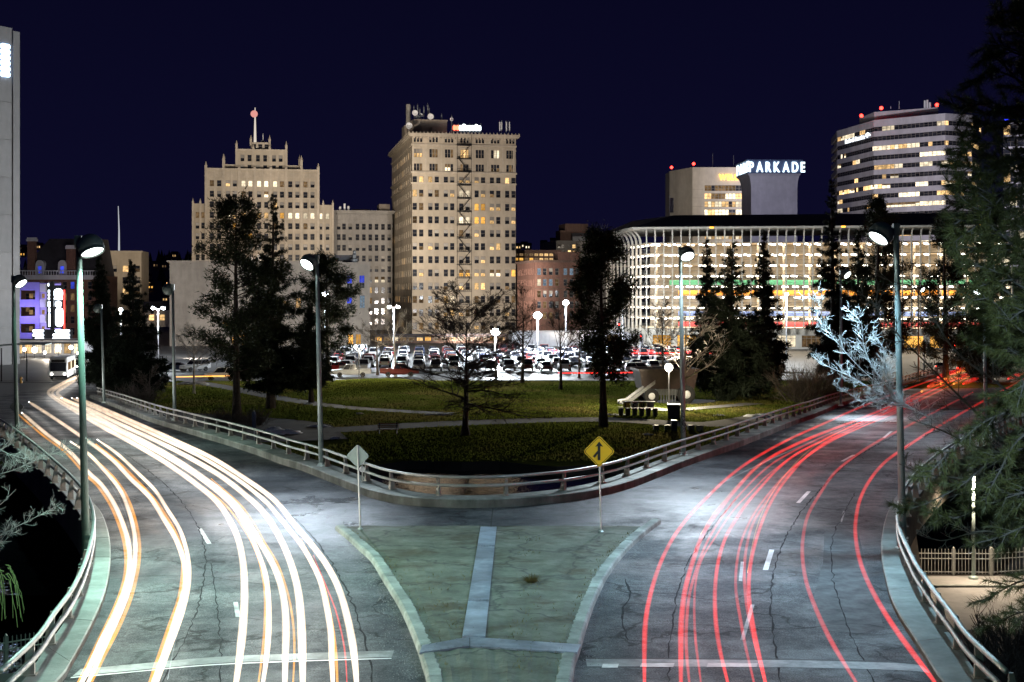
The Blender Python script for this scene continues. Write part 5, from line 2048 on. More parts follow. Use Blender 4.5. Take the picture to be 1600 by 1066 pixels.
# flag on the garage roof
P = at(1046, 347, 330)
t = thing('flagpole', 'white flagpole with a limp flag on the garage roof', 'flagpole', tuple(P))
mb = MB()
mb.tube([(0, 0, -1.5), (0, 0, 6.4)], [0.10, 0.06], 8)
mb.sphere((0, 0, 6.45), 0.12, 8, 5)
part('pole', mb, M['whitepaint'], t)
mb = MB()
rows = [[(0.07 + 0.13 * j + 0.05 * math.sin(k * 1.7), 0.1 * math.sin(j * 1.6 + k * 0.5), 5.9 - 0.45 * k) for j in range(8)] for k in range(9)]
for k in range(8):
    for j in range(7):
        mb.quad(rows[k][j], rows[k + 1][j], rows[k + 1][j + 1], rows[k][j + 1])
part('flag', mb, pbr('flag_cloth', (0.35, 0.30, 0.36), 0.9, 0, 0.3, 2, 0), t, True)


# ---------------------------------------------------------------- lettering
def letters(text, size, depth, mat, parent, origin, e, name='letter', bold=0.0, squeeze=1.0, gap=1.0):
    """each letter a mesh of its own, standing on the xz plane that runs along e"""
    x = 0.0
    ang = math.atan2(e[1], e[0])
    for ch in text:
        if ch == ' ':
            x += size * 0.35 * squeeze
            continue
        cu = bpy.data.curves.new('letter_curve', 'FONT')
        cu.body = ch
        cu.size = size
        cu.extrude = depth / 2
        cu.offset = bold
        tmp = bpy.data.objects.new('letter_tmp', cu)
        COL.objects.link(tmp)
        dg = bpy.context.evaluated_depsgraph_get()
        me = bpy.data.meshes.new_from_object(tmp.evaluated_get(dg))
        bpy.data.objects.remove(tmp)
        bpy.data.curves.remove(cu)
        me.name = 'letter'
        xs = [v.co.x for v in me.vertices]
        lo, hi = min(xs), max(xs)
        for v in me.vertices:
            X, Yv, Z = v.co
            v.co = ((X - lo) * squeeze, -Z, Yv)
        me.materials.clear()
        me.materials.append(mat)
        ob(name, me, parent, Vector(origin) + Vector((e[0] * x, e[1] * x, 0)), ang)
        x += (hi - lo) * squeeze + size * 0.12 * gap
    return x


# ---------------------------------------------------------------- sign tower PARK PARKADE
b = Bld('sign_tower', 'square tower flaring at the top under big glowing blue white letters', 'building', 1168, 250, 342, 3.0, uR=1252)
zs0, zs1 = b.z(271), b.z(249.5)
W_ = b.W
D_ = 13.0
mb = MB()
ft = lambda x0, x1, y0, y1, z: [(x0, y0, z), (x1, y0, z), (x1, y1, z), (x0, y1, z)]
rings = [ft(1.2, W_ - 0.7, 1.2, D_ - 1, 0), ft(1.2, W_ - 0.7, 1.2, D_ - 1, b.z(297))]
for k in range(1, 8):
    t = k / 7
    o = 1.2 * (1 - math.sqrt(max(0, 1 - t * t)))
    rings.append(ft(1.2 - o * 1.0, W_ - 0.7 + o * 0.55, 1.2 - o, D_ - 1 + o, b.z(297) + (zs0 - b.z(297)) * t))
mb.loft(rings)
part('shaft', mb, M['whiteconc'], b.root)
mb = MB()
mb.box(-0.0, W_, 0, D_, zs0 + 0.002, zs0 + 0.35)
mb.box(0.25, W_ - 0.25, 0.35, D_ - 0.3, zs0 + 0.35, zs1 - 0.3)
mb.box(-0.4, W_ + 0.3, -0.5, D_ + 0.3, zs1 - 0.3, zs1)
part('sign_box', mb, pbr('blue_sign_panel', (0.05, 0.08, 0.16), 0.6, 0, 0.1, 1, 0), b.root)
M['e_park'] = emit('letter_glow', (0.72, 0.90, 1.0), 2.6, sampled=True)
hL = (zs1 - zs0 - 0.85)
ln = letters('PARKADE', hL * 1.36, 0.3, M['e_park'], b.root, (0.45, 0.05, zs0 + 0.42), (1, 0), bold=0.10, squeeze=0.66, gap=1.5)
print('PARKADE length', ln, 'of', W_)
letters('PARK', hL * 1.36, 0.3, M['e_park'], b.root, (-0.06, D_ - 1.2, zs0 + 0.42), (0, -1), bold=0.12, squeeze=1.12, gap=2.6)

# ---------------------------------------------------------------- bank block with WELLS sign
b = Bld('bank_block', 'pale concrete block with orange glowing letters and striped lit windows', 'building', 1082, 261.5, 432, 0.0, uR=1243)
lx = b.u(1060)
Dl = 14.0
rows = []
zt = b.H
facade(b.wall, (0, 0), (1, 0), b.W, 0, zt, [(b.u(1101), b.u(1166), b.z(298.5 + 12.6 * k), b.z(289.5 + 12.6 * k)) for k in range(8)], 0.5)
b.wall.quad((lx - 1.2, Dl, 0), (0, 0, 0), (0, 0, zt), (lx - 1.2, Dl, zt))
b.wall.quad((b.W, 0, 0), (b.W, 26, 0), (b.W, 26, zt), (b.W, 0, zt))
b.wall.quad((lx - 1.2, Dl, 0), (lx - 1.2, Dl, zt), (lx - 1.2, 26, zt), (lx - 1.2, 26, 0))
b.wall.add([(0, 0, zt - 0.2), (b.W, 0, zt - 0.2), (b.W, 26, zt - 0.2), (lx - 1.2, 26, zt - 0.2), (lx - 1.2, Dl, zt - 0.2)], [(0, 1, 2, 3, 4)])
bk = b.done('warmconc')
nwp = 12
for k in range(8):
    z0, z1 = b.z(298.5 + 12.6 * k), b.z(289.5 + 12.6 * k)
    mb = MB()
    w = (b.u(1166) - b.u(1101)) / nwp
    for i in range(nwp):
        m = MB()
        kd = rnd.choice(['dark', 'dim', 'blue' if i > 10 else 'dim']) if k == 0 else pick((('white', 0.42), ('warm', 0.30), ('halfdim', 0.14), ('dim', 0.14)))
        win_into(m, w, z1 - z0, kd, 0.5, 0.45, 0)
        o = len(mb.v)
        mb.v += [(p[0] + b.u(1101) + w * i, p[1], p[2] + z0) for p in m.v]
        mb.f += [tuple(j + o for j in f) for f in m.f]
        mb.m += m.m
    part('window_row', mb, WM, bk)
mb = MB()
for k in range(16):
    z = 4 + k * 2.75
    if z < zt - 0.5:
        mb.quad((-0.02, -0.012, z), (b.u(1099), -0.012, z), (b.u(1099), -0.012, z + 0.08), (-0.02, -0.012, z + 0.08))
part('panel_joint', mb, M['tan'], bk)
M['e_wells'] = emit('orange_letter_glow', (1.0, 0.56, 0.10), 3.2, sampled=True)
letters('WELLS', (b.z(272.5) - b.z(281.5)) * 1.40, 0.35, M['e_wells'], bk, (b.u(1123), -0.5, b.z(281.5)), (1, 0), bold=0.09, squeeze=0.80, gap=0.8)
M['e_beacon'] = emit('red_beacon_glow', (1.0, 0.03, 0.02), 12)
for i, px in enumerate((1060, 1083)):
    mb = MB()
    q = (lx - 0.6, Dl - 0.5, zt) if i == 0 else (0.5, 1.0, zt)
    mb.tube([q, (q[0], q[1], q[2] + 0.9)], 0.08, 5)
    p = part('beacon_stem', mb, M['darkmetal'], bk)
    mb = MB()
    mb.sphere((q[0], q[1], q[2] + 1.2), 0.48, 9, 6)
    part('beacon', mb, M['e_beacon'], p, True)
mb = MB()
mb.tube([(b.u(1118), 6, zt), (b.u(1118), 6, zt + 5)], 0.07, 4)
mb.tube([(b.u(1151), 6, zt), (b.u(1151), 6, zt + 4.4)], 0.07, 4)
part('aerial', mb, M['greymetal'], bk)

# ---------------------------------------------------------------- faceted bank tower with ribbon windows
ZT = 60.0
cor = [(1307.6, 205), (1365, 188), (1477, 177), (1519, 180), (1534, 190)]
pts = [at(u, v, ZT * F_PX / (458 - v)) for u, v in cor]
O = Vector((pts[1].x, pts[1].y, CITY))
bt = thing('faceted_tower', 'faceted white office tower with dark ribbon windows and red roof beacons', 'building', tuple(O))
loc = [Vector((p.x - O.x, p.y - O.y)) for p in pts]
ztop = HC + ZT - CITY
poly = loc + [loc[4] + Vector((-12, 34)), loc[0] + Vector((4, 26))]
fl = 3.32
nfl = 16


def ringz(off, z):
    c = sum(poly, Vector((0, 0))) / len(poly)
    return [((p - c).normalized() * off + p).to_3d() + Vector((0, 0, z)) for p in poly]


litf = {0: (0.55, 0.35), 1: (0.0, 0.05), 2: (0.55, 0.55), 3: (0.3, 0.35), 4: (0.0, 0.4), 5: (0.1, 0.35), 6: (0.75, 0.5), 7: (0.4, 0.6), 8: (0.3, 0.55), 9: (0.1, 0.05), 10: (0.05, 0.15), 11: (0.0, 0.3)}
for k in range(nfl):
    zt_ = ztop - 2.4 - k * fl
    mb = MB()
    top = zt_ + (2.4 if k == 0 else 1.75)
    mb.loft([ringz(0, zt_), ringz(0, top)], cap=False)
    mb.loft([ringz(-0.8, zt_), ringz(0, zt_)], cap=False)
    mb.loft([ringz(0, top), ringz(-0.8, top)], cap=False)
    part('spandrel', mb, M['whiteconc'], bt)
    for f in range(4):
        a, c = poly[f], poly[f + 1]
        L = (c - a).length
        e = (c - a) / L
        n = max(3, int(L / 1.5))
        w = L / n
        mb = MB()
        pl, pr_ = litf.get(k, (0.1, 0.2))
        prob = pl if f == 0 else pr_
        run = None
        for i in range(n):
            if run is None or rnd.random() < 0.42:
                run = pick((('white', 0.42), ('warm', 0.34), ('halfwhite', 0.24))) if rnd.random() < prob else 'dark'
            m = MB()
            win_into(m, w, fl - 1.75, run, 0.30, 0.5 if rnd.random() < 0.6 else 0.7, 0)
            o = len(mb.v)
            base = a + e * (w * i)
            nx_, ny_ = -e.y, e.x
            mb.v += [(base.x + e.x * p[0] + nx_ * p[1], base.y + e.y * p[0] + ny_ * p[1], p[2] + zt_ - (fl - 1.75)) for p in m.v]
            mb.f += [tuple(j + o for j in ff) for ff in m.f]
            mb.m += m.m
        part('window_row', mb, WM, bt)
mb = MB()
mb.loft([ringz(-0.9, ztop - 0.4), ringz(-0.9, ztop - 0.3)])
part('roof', mb, M['roof'], bt)
crown = [(1343, 186), (1366, 176), (1395, 171.5), (1440, 168), (1466, 168.5)]
cz = ztop + 3.9
cp = []
for u, v in crown:
    Yc = ZT * F_PX / (458 - 186) + (u < 1360) * 14 - (u - 1343) * 0.12 + 14
    q = at(u, v, Yc)
    cp.append(Vector((q.x - O.x, q.y - O.y)))
cp += [cp[-1] + Vector((2, 16)), cp[0] + Vector((4, 16))]
mb = MB()
mb.loft([[(p.x, p.y, ztop - 0.3) for p in cp], [(p.x, p.y, cz) for p in cp]])
part('crown', mb, M['whiteconc'], bt)
for (u, v) in ((1346, 181), (1377, 169), (1464, 164)):
    Yc = 468
    q = at(u, v, Yc) - O
    mb = MB()
    zb = cz if u > 1350 else ztop
    mb.tube([(q.x, q.y, zb - 0.4), (q.x, q.y, q.z - 0.4)], 0.10, 5)
    st_ = part('beacon_stem', mb, M['darkmetal'], bt)
    mb = MB()
    mb.sphere((q.x, q.y, q.z), 0.62, 9, 6)
    part('beacon', mb, M['e_beacon'], st_, True)
mb = MB()
for (u, v) in ((1445, 157), (1449, 156), (1453, 160), (1405, 158), (1392, 166)):
    q = at(u, v, 468) - O
    if u > 1440:
        mb.cbox(q.x - 0.32, q.x + 0.32, q.y - 0.2, q.y + 0.2, cz, q.z, 0.1)
    else:
        mb.tube([(q.x, q.y, cz - 0.3), (q.x, q.y, q.z)], 0.07, 4)
part('panel_aerial', mb, M['whitepaint'], bt)
# illuminated wall sign on the left facet, second spandrel
e = (poly[1] - poly[0]).normalized()
sgo = poly[0] + e * ((1322 - 1307.6) / (1365 - 1307.6) * (poly[1] - poly[0]).length * 1.03)
M['e_bank'] = emit('white_letter_glow', (0.86, 0.95, 1.0), 2.4)
lnb = letters('Bank of America', 2.1, 0.2, M['e_bank'], bt, (sgo.x + e.y * 0.25, sgo.y - e.x * 0.25, ztop - 2.4 - fl + 0.18), (e.x, e.y), bold=0.05, squeeze=1.05, gap=0.6)
mb = MB()
fx = lnb + 0.7
for k in range(3):
    x = fx + k * 0.75
    flat(mb, [(x, 0.9), (x + 0.65, 1.65), (x + 2.2, 0.75), (x + 1.5, 0.05)][::-1] if k == 0 else [(x + 0.6, 1.9 - 0.2 * k), (x + 1.0, 2.1 - 0.2 * k), (x + 2.6, 1.1 - 0.2 * k), (x + 2.2, 0.85 - 0.2 * k)][::-1], -0.1, 0.1)
o = part('flag_logo', mb, M['e_bank'], bt, False, (sgo.x + e.y * 0.25, sgo.y - e.x * 0.25, ztop - 2.4 - fl + 0.15), math.atan2(e.y, e.x))

# ---------------------------------------------------------------- dark glass tower at the right edge
b = Bld('glass_tower', 'dark glass tower with a blue light line along its roof at the right edge', 'building', 1568, 189, 390, -22.0, width=26)
for k in range(14):
    z = b.H - 1.2 - k * 3.4
    mb = MB()
    mb.box(-0.1, b.W + 0.1, -0.12, 0.02, z, z + 0.5)
    part('spandrel', mb, M['whiteconc'], b.root)
    mb = MB()
    for i in range(14):
        m = MB()
        win_into(m, b.W / 14, 2.9, pick((('dark', 0.72), ('white', 0.10), ('warm', 0.10), ('halfwhite', 0.08))), 0.15, 0.5, 0)
        o = len(mb.v)
        mb.v += [(p[0] + b.W / 14 * i, p[1], p[2] + z - 2.9) for p in m.v]
        mb.f += [tuple(j + o for j in f) for f in m.f]
        mb.m += m.m
    part('window_row', mb, WM, b.root)
b.wall.quad((0, 22, 0), (0, 0, 0), (0, 0, b.H), (0, 22, b.H))
b.wall.quad((b.W, 0, 0), (b.W, 22, 0), (b.W, 22, b.H), (b.W, 0, b.H))
b.wall.quad((0, 0.2, b.H - 0.5), (b.W, 0.2, b.H - 0.5), (b.W, 22, b.H - 0.5), (0, 22, b.H - 0.5))
b.wall.box(0, b.W, 0.02, 0.3, b.H - 0.7, b.H)
g = b.done('slate')
mb = MB()
for i in range(16):
    mb.box(0.3 + i * 1.6, 1.5 + i * 1.6, -0.35, -0.15, b.H + 0.1, b.H + 0.45)
part('light_line', mb, emit('blue_line_glow', (0.03, 0.05, 1.0), 4), g)

# ---------------------------------------------------------------- grey tower at the left edge
B0 = at(19, 458, 232)
a = R(60)
A0 = Vector((B0.x, B0.y)) - Vector((math.cos(a), math.sin(a))) * 26
tl = thing('grey_tower', 'plain grey panelled tower cut by the left edge of the view', 'building', (A0.x, A0.y, CITY), a)
H = HC + (458 - 44) * 232 / F_PX - CITY
mb = MB()
mb.box(0.0, 26, 0.06, 9, 0, H - 0.1)
part('core', mb, M['grey_stone'], tl)
M['panel'] = pbr('grey_wall_panel', (0.25, 0.24, 0.235), 0.75, 0, 0.08, 0.5, 0.05, 0.15, 0.06)
ph = H / 9
pm = MB()
pm.cbox(0.03, 6.47, -0.06, 0.061, 0.03, ph - 0.03, 0.02)
pm = pm.mesh('wall_panel', M['panel'])
for j in range(9):
    for i in range(4):
        ob('wall_panel', pm, tl, (6.5 * i, 0, ph * j))
mb = MB()
mb.box(26.003, 27.4, -0.25, 9.2, 0, H - 0.5)
part('corner_pier', mb, M['panel'], tl)
mb = MB()
for k in range(6):
    z = H - 3.4 - k * 0.95
    lozenge(mb, 24.4, z, 1.9, 0.85, -0.35, -0.1)
part('wall_sign', mb, emit('blue_white_sign_glow', (0.45, 0.65, 1.0), 5), tl)

# ---------------------------------------------------------------- old brick hotel with mansard roof
b = Bld('mansard_hotel', 'old brick hotel with dark mansard roof, chimneys and blue lit dormers', 'building', 22, 431, 352, 0.0, uR=152)
wins = []
for i, px in enumerate((43, 54, 66, 78, 90, 101, 113, 126, 140)):
    for r, v in enumerate((446, 464, 482, 500, 518)):
        k = 'blue' if (px in (113, 126) and r == 0) else pick((('dark', 0.6), ('blind', 0.2), ('dim', 0.2)))
        wins.append((b.u(px) - 0.55, b.z(v) - 0.95, 1.1, 1.9, k))
b.face((0, 0), (1, 0), b.W, 0, b.H, wins)
b.rest_of(18, left=True)
b.trim.box(-0.6, b.W + 0.6, -0.8, 0.2, b.H - 0.4, b.H + 0.2)
b.trim.box(-0.3, b.W + 0.3, -0.45, 0.1, b.H - 1.0, b.H - 0.401)
for i in range(32):
    x = 0.3 + i * b.W / 32
    b.trim.lathe([(0.10, 0), (0.16, 0.35), (0.09, 0.7), (0.14, 0.95)], 6, (x, -0.4, b.H + 0.2))
b.trim.box(-0.2, b.W + 0.2, -0.55, -0.25, b.H + 1.15, b.H + 1.4)
h_ = b.done('brick', 'whiteconc')
mb = MB()
zr_ = b.z(372)
mb.loft([[(0.5, 0.6, b.H), (b.W - 0.5, 0.6, b.H), (b.W - 0.5, 17, b.H), (0.5, 17, b.H)], [(7.5, 5, zr_), (b.W - 1, 5, zr_), (b.W - 1, 13, zr_), (7.5, 13, zr_)]])
part('roof', mb, M['slate'], h_)
for px0, px1, vt in ((41, 53, 371), (102, 116, 383)):
    mb = MB()
    mb.box(b.u(px0), b.u(px1), 0.7, 2.2, b.H, b.z(vt + 6))
    ch = part('chimney', mb, M['brick'], h_)
    mb = MB()
    mb.box(b.u(px0) - 0.2, b.u(px1) + 0.2, 0.5, 2.4, b.z(vt + 6), b.z(vt + 2))
    mb.box(b.u(px0) - 0.05, b.u(px1) + 0.05, 0.6, 2.3, b.z(vt + 2), b.z(vt))
    part('chimney_cap', mb, M['whiteconc'], ch)
for px in (61.5, 96.5):
    x = b.u(px)
    mb = MB()
    poly_ = [(x - 1.1, b.H + 0.2), (x - 1.1, b.z(413))] + [(x - 1.1 * math.cos(math.pi * k / 8), b.z(413) + 1.1 * math.sin(math.pi * k / 8)) for k in range(1, 8)] + [(x + 1.1, b.z(413)), (x + 1.1, b.H + 0.2)]
    flat(mb, poly_[::-1], 0.3, 3.5)
    dm = part('dormer', mb, M['whiteconc'], h_)
    ob('window', win_mesh(1.05, 2.0, 'blue', 0.02), dm, (x - 0.52, 0.26, b.H + 0.55))

# ---------------------------------------------------------------- violet garage and neon blade sign
b = Bld('violet_garage', 'small violet lit parking structure with three open levels left of the neon sign', 'building', 28, 441, 296, 0.0, uR=62)
ops = [(0.5, b.W - 1.0, b.z(468 + 26 * k), b.z(454 + 26 * k)) for k in range(3)]
facade(b.wall, (0, 0), (1, 0), b.W, 0, b.H, ops, 0.5)
b.rest_of(14, right=False)
vg = b.done('purple')
mb = MB()
for k in range(3):
    mb.box(0.1, b.W - 0.1, 0.4, 9, b.z(470 + 26 * k) - 0.2, b.z(470 + 26 * k))
part('floor_slab', mb, M['garfloor'], vg)
mb = MB()
for k in range(3):
    for i in range(3):
        mb.box(0.7 + i * 1.4, 1.5 + i * 1.3, 5, 5.1, b.z(466 + 26 * k), b.z(459 + 26 * k))
part('room_glow', mb, M['w_dim'], vg)
for k in range(4):
    mb = MB()
    mb.box(b.W + 0.01, b.W + 1.2, 0.1, 4, b.z(444 + 24 * k) - 1.7, b.z(444 + 24 * k))
    part('side_panel', mb, M['whiteconc'], vg)
area('violet_fill_light', vg.location + Vector((2.5, -5, 8)), 6, 2, 900, (0.50, 0.42, 1.0), (R(78), 0, 0))  # area light added to tint the violet front, no fitting there

P = at(84, 458, 276)
bs = thing('blade_sign', 'tall neon blade sign of blown out white shapes with a red edge', 'sign', (P.x, P.y, CITY))
sc = 276 / F_PX
X = lambda zx: (20 + zx / 6.27 - 84) * sc
Z = lambda zy: HC - (430 + zy / 6.27 - HOR) * sc - CITY
M['e_neon'] = emit('white_neon_glow', (0.80, 0.90, 1.0), 5)
M['e_rneon'] = emit('red_neon_glow', (1.0, 0.05, 0.04), 4)
mb = MB()
mb.box(X(372), X(405), -0.3, 0.3, Z(1000), Z(60))
mb.box(X(330), X(372), 0.05, 0.25, Z(520), Z(80))
mb.box(X(405), X(500), 0.05, 0.25, Z(520), Z(100))
part('spine', mb, M['darkmetal'], bs)
for zx, zy, w, h in ((447, 178, 88, 92), (447, 230, 84, 24), (447, 285, 60, 64), (456, 412, 74, 186), (355, 160, 16, 30), (355, 195, 16, 26), (355, 230, 16, 24), (357, 285, 22, 60), (360, 345, 20, 40), (362, 440, 22, 130), (350, 95, 10, 30), (400, 280, 10, 70)):
    mb = MB()
    lozenge(mb, X(zx), Z(zy), w / 6.27 * sc, h / 6.27 * sc, -0.15, 0.0)
    part('neon_letter', mb, M['e_neon'], bs)
mb = MB()
mb.tube([(X(505), -0.1, Z(520)), (X(505), -0.1, Z(145))], 0.16, 6)
part('neon_tube', mb, M['e_rneon'], bs)
mq = thing('marquee', 'theatre marquee with three glowing white rows under the neon blade sign', 'sign', (P.x, P.y - 1.2, CITY))
mb = MB()
mb.box(X(215), X(590), -0.3, 1.0, Z(640), Z(530))
part('canopy', mb, M['darkmetal'], mq)
for zy in (545, 585, 620):
    for x0, x1 in ((222 + (zy == 620) * 25, 330), (440 - (zy != 545) * 22, 582)):
        mb = MB()
        lozenge(mb, X((x0 + x1) / 2), Z(zy), (x1 - x0) / 6.27 * sc, 26 / 6.27 * sc, -0.55, -0.32)
        part('letter_row', mb, M['e_neon'], mq)
mb = MB()
for i in range(9):
    mb.sphere((X(265 + i * 31), -0.2, Z(660)), 0.26, 6, 4)
part('bulbs', mb, M['e_amber'], mq)

# ---------------------------------------------------------------- shops, white wall, cream block, little house
def shops(name, label, u0, v0, Y, ang, u1, n, kinds, wallmat='brownbrick', hwin=0.62, D=10):
    b = Bld(name, label, 'building', u0, v0, Y, ang, uR=u1)
    w = b.W / n
    wins = [(w * i + 0.25, 0.5, w - 0.5, b.H * hwin, rnd.choice(kinds)) for i in range(n)]
    b.face((0, 0), (1, 0), b.W, 0, b.H, wins, mull=3, split=0.72)
    b.rest_of(D, left=True)
    b.trim.box(-0.2, b.W + 0.2, -0.9, 0.1, b.H * 0.80, b.H * 0.80 + 0.25)
    b.trim.box(-0.2, b.W + 0.2, -0.3, 0.3, b.H, b.H + 0.3)
    return b.done(wallmat, 'slate')


shops('shop_row', 'low row of warmly lit shop fronts behind the car lot', 585, 524, 330, 6.0, 790, 16, ['warm', 'orange', 'dim', 'halfwarm', 'white', 'dim'])
shops('corner_shops', 'brightly lit shop fronts under the neon sign at the left edge', -40, 532, 262, 0.0, 128, 11, ['white', 'warm', 'white', 'warm', 'dim'], 'whiteconc', 0.66)
for i, (u, v, r_) in enumerate(((54, 547, 0.55), (91, 545, 0.50), (111, 543, 0.40), (38, 546, 0.34), (70, 551, 0.30), (122, 552, 0.28))):
    P = at(u, v, 255)
    t = thing('shop_lamp', f'{["brightest", "second brightest", "rightmost large", "leftmost", "low central", "small right hand"][i]} round white lamp before the shops under the neon sign', 'lamp', (P.x, P.y, CITY), 0, 'round lamps before the shops')
    mb = MB()
    mb.tube([(0, 0, 0), (0, 0, P.z - CITY - r_)], 0.07, 6)
    part('pole', mb, M['darkmetal'], t)
    mb = MB()
    mb.sphere((0, 0, P.z - CITY), r_, 10, 7)
    part('globe', mb, M['e_globe'], t, True)
point('shop_lamp_light', at(75, 548, 250), 2200, (1.0, 0.85, 0.65), 0.6)
b = Bld('white_wall_hall', 'low white floodlit hall behind the car lot under the brightest lamps', 'building', 800, 519, 312, 4.0, uR=1005)
b.face((0, 0), (1, 0), b.W, 0, b.H, [(b.W * 0.72 + i * 1.5, 0.4, 1.2, 2.2, 'dim') for i in range(3)])
for i in range(14):
    b.trim.box(b.W * i / 14, b.W * i / 14 + 0.18, -0.18, -0.003, 0, b.H)
b.rest_of(12, left=True)
b.done('whiteconc', 'whiteconc')
b = Bld('cream_block', 'small cream block with yellow windows behind the dark spruces', 'building', 166, 392, 420, 6.0, uR=221)
wins = [(b.u(px) - 0.9, b.z(v) - 1.0, 1.8, 2.0, 'warm' if (px, v) in ((196, 420), (196, 455), (178, 440)) else pick(MIX)) for px in (172, 178, 196, 205, 214) for v in (420, 438, 455, 472, 490)]
b.face((0, 0), (1, 0), b.W, 0, b.H, wins)
b.rest_of(14, left=True)
b.trim.box(-0.4, b.W + 0.4, -0.5, 0.1, b.H - 0.5, b.H)
cb = b.done('cream', 'creamtrim')
P = at(186, 395, 425)
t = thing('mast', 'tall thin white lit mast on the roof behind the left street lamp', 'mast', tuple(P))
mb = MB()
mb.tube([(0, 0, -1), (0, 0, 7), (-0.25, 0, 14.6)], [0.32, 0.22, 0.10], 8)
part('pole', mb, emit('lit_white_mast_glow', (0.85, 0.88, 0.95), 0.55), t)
mb = MB()
mb.box(-1.2, 1.2, -1.2, 1.2, -2.0, -1.0)
part('foot', mb, M['whiteconc'], t)


def house(label, u, v, Y, w, h, wm, lit, group=None):
    P = at(u, v, Y)
    t = thing('house', label, 'house', tuple(P), rnd.uniform(-0.3, 0.3), group)
    mb = MB()
    mb.box(-w / 2, w / 2, 0, w * 0.8, -0.5, h)
    part('wall', mb, M[wm], t)
    mb = MB()
    mb.loft([[(-w / 2 - 0.4, -0.4, h), (-w / 2 - 0.4, w * 0.8 + 0.4, h), (-w / 2 - 0.4, w * 0.4, h + w * 0.35)], [(w / 2 + 0.4, -0.4, h), (w / 2 + 0.4, w * 0.8 + 0.4, h), (w / 2 + 0.4, w * 0.4, h + w * 0.35)]])
    part('roof', mb, M['slate'], t)
    for i in range(2):
        ob('window', win_mesh(w * 0.22, h * 0.42, lit, 0.02), t, (-w * 0.32 + i * w * 0.42, -0.05, h * 0.3))
    return t


house('dark roofed house with lit windows beyond the spruces', 245, 508, 330, 6, 3.6, 'cream', 'warm')
hl = []
for i in range(44):
    if i < 30:
        u, v = rnd.uniform(205, 300), rnd.uniform(402, 480)
    elif i < 38:
        u, v = rnd.uniform(22, 60), rnd.uniform(385, 402)
    else:
        u, v = rnd.uniform(808, 870), rnd.uniform(382, 396)
    Y = 620 + (480 - v) * 9
    house('small dark hillside house with lit windows among the far lights', u, v, Y, Y * 0.0045, Y * 0.0035, 'tan', rnd.choice(['warm', 'orange', 'white', 'warm', 'dim']), 'houses on the far hillside')
# far hill
mb = MB()
vs = []
NX, NY = 80, 14
for j in range(NY + 1):
    y = 640 + j * 130
    for i in range(NX + 1):
        x = -1100 + 2200 * i / NX
        t = j / NY
        ridge = 62 + 26 * math.sin(x * 0.004 + 2.4) + 10 * math.sin(x * 0.013)
        vs.append((x, y, CITY - 1 + ridge * t ** 0.85 + 3 * math.sin(x * 0.05 + y * 0.03) * t))
mb.add(vs, [(j * (NX + 1) + i, j * (NX + 1) + i + 1, (j + 1) * (NX + 1) + i + 1, (j + 1) * (NX + 1) + i) for j in range(NY) for i in range(NX)])
struct('far_hill', mb, M['slate'], True)
mb = MB()
for k in range(2600):
    i, j = rnd.randrange(NX), rnd.randrange(2, NY)
    p = Vector(vs[j * (NX + 1) + i]) + Vector((rnd.uniform(0, 27), rnd.uniform(0, 130), 0))
    h = rnd.uniform(7, 17)
    r = h * 0.2
    mb.lathe([(r, -2), (r * 0.75, h * 0.35), (r * 0.8, h * 0.36), (0.05, h)], 5, tuple(p))
o = part('far_wood', mb, M['fir'])
o['kind'] = 'stuff'

# ---------------------------------------------------------------- unseen spots added to wash the facades, without any fittings
WARM = (1.0, 0.84, 0.64)
def facade_fill(u, v, Y, tu, tv, tY, power, col=WARM, angle=60):
    spot('facade_fill_light', at(u, v, Y), at(tu, tv, tY), power, col, angle, 0.6, 1.0)


facade_fill(735, 512, 315, 730, 360, 405, 215000, (1.0, 0.86, 0.75), 80)
facade_fill(560, 560, 330, 625, 350, 430, 80000, (1.0, 0.82, 0.66), 60)
facade_fill(400, 402, 320, 405, 310, 432, 220000, (1.0, 0.85, 0.69), 85)
facade_fill(565, 402, 320, 565, 400, 445, 60000, (1.0, 0.88, 0.72), 60)
facade_fill(900, 512, 300, 872, 430, 345, 16000, WARM, 70)
facade_fill(300, 560, 250, 400, 450, 312, 62000, (1.0, 0.86, 0.70), 100)
facade_fill(1112, 330, 368, 1120, 298, 432, 60000, (1.0, 0.86, 0.68), 100)
facade_fill(1215, 288, 300, 1214, 296, 342, 30000, (0.80, 0.78, 1.0), 70)
facade_fill(1330, 340, 330, 1420, 260, 460, 420000, (0.92, 0.86, 1.0), 75)
facade_fill(60, 560, 215, 8, 280, 225, 4200, (1.0, 0.88, 0.80), 100)
facade_fill(100, 520, 300, 90, 430, 352, 14000, (0.95, 0.85, 0.95), 90)
facade_fill(200, 500, 390, 195, 440, 420, 5000, WARM, 100)

# ================================================================== TREES
def np_mesh(name, tris, mats, idx=None):
    """tris: (N,3,3) array"""
    n = len(tris)
    me = bpy.data.meshes.new(name)
    me.vertices.add(n * 3)
    me.vertices.foreach_set('co', np.asarray(tris, np.float32).reshape(-1))
    me.loops.add(n * 3)
    me.loops.foreach_set('vertex_index', np.arange(n * 3, dtype=np.int32))
    me.polygons.add(n)
    me.polygons.foreach_set('loop_start', np.arange(0, n * 3, 3, dtype=np.int32))
    for m in mats:
        me.materials.append(m)
    if idx is not None:
        me.polygons.foreach_set('material_index', np.asarray(idx, np.int32))
    me.update(calc_edges=True)
    return me


def unit(v):
    return v / np.maximum(np.linalg.norm(v, axis=-1, keepdims=True), 1e-9)


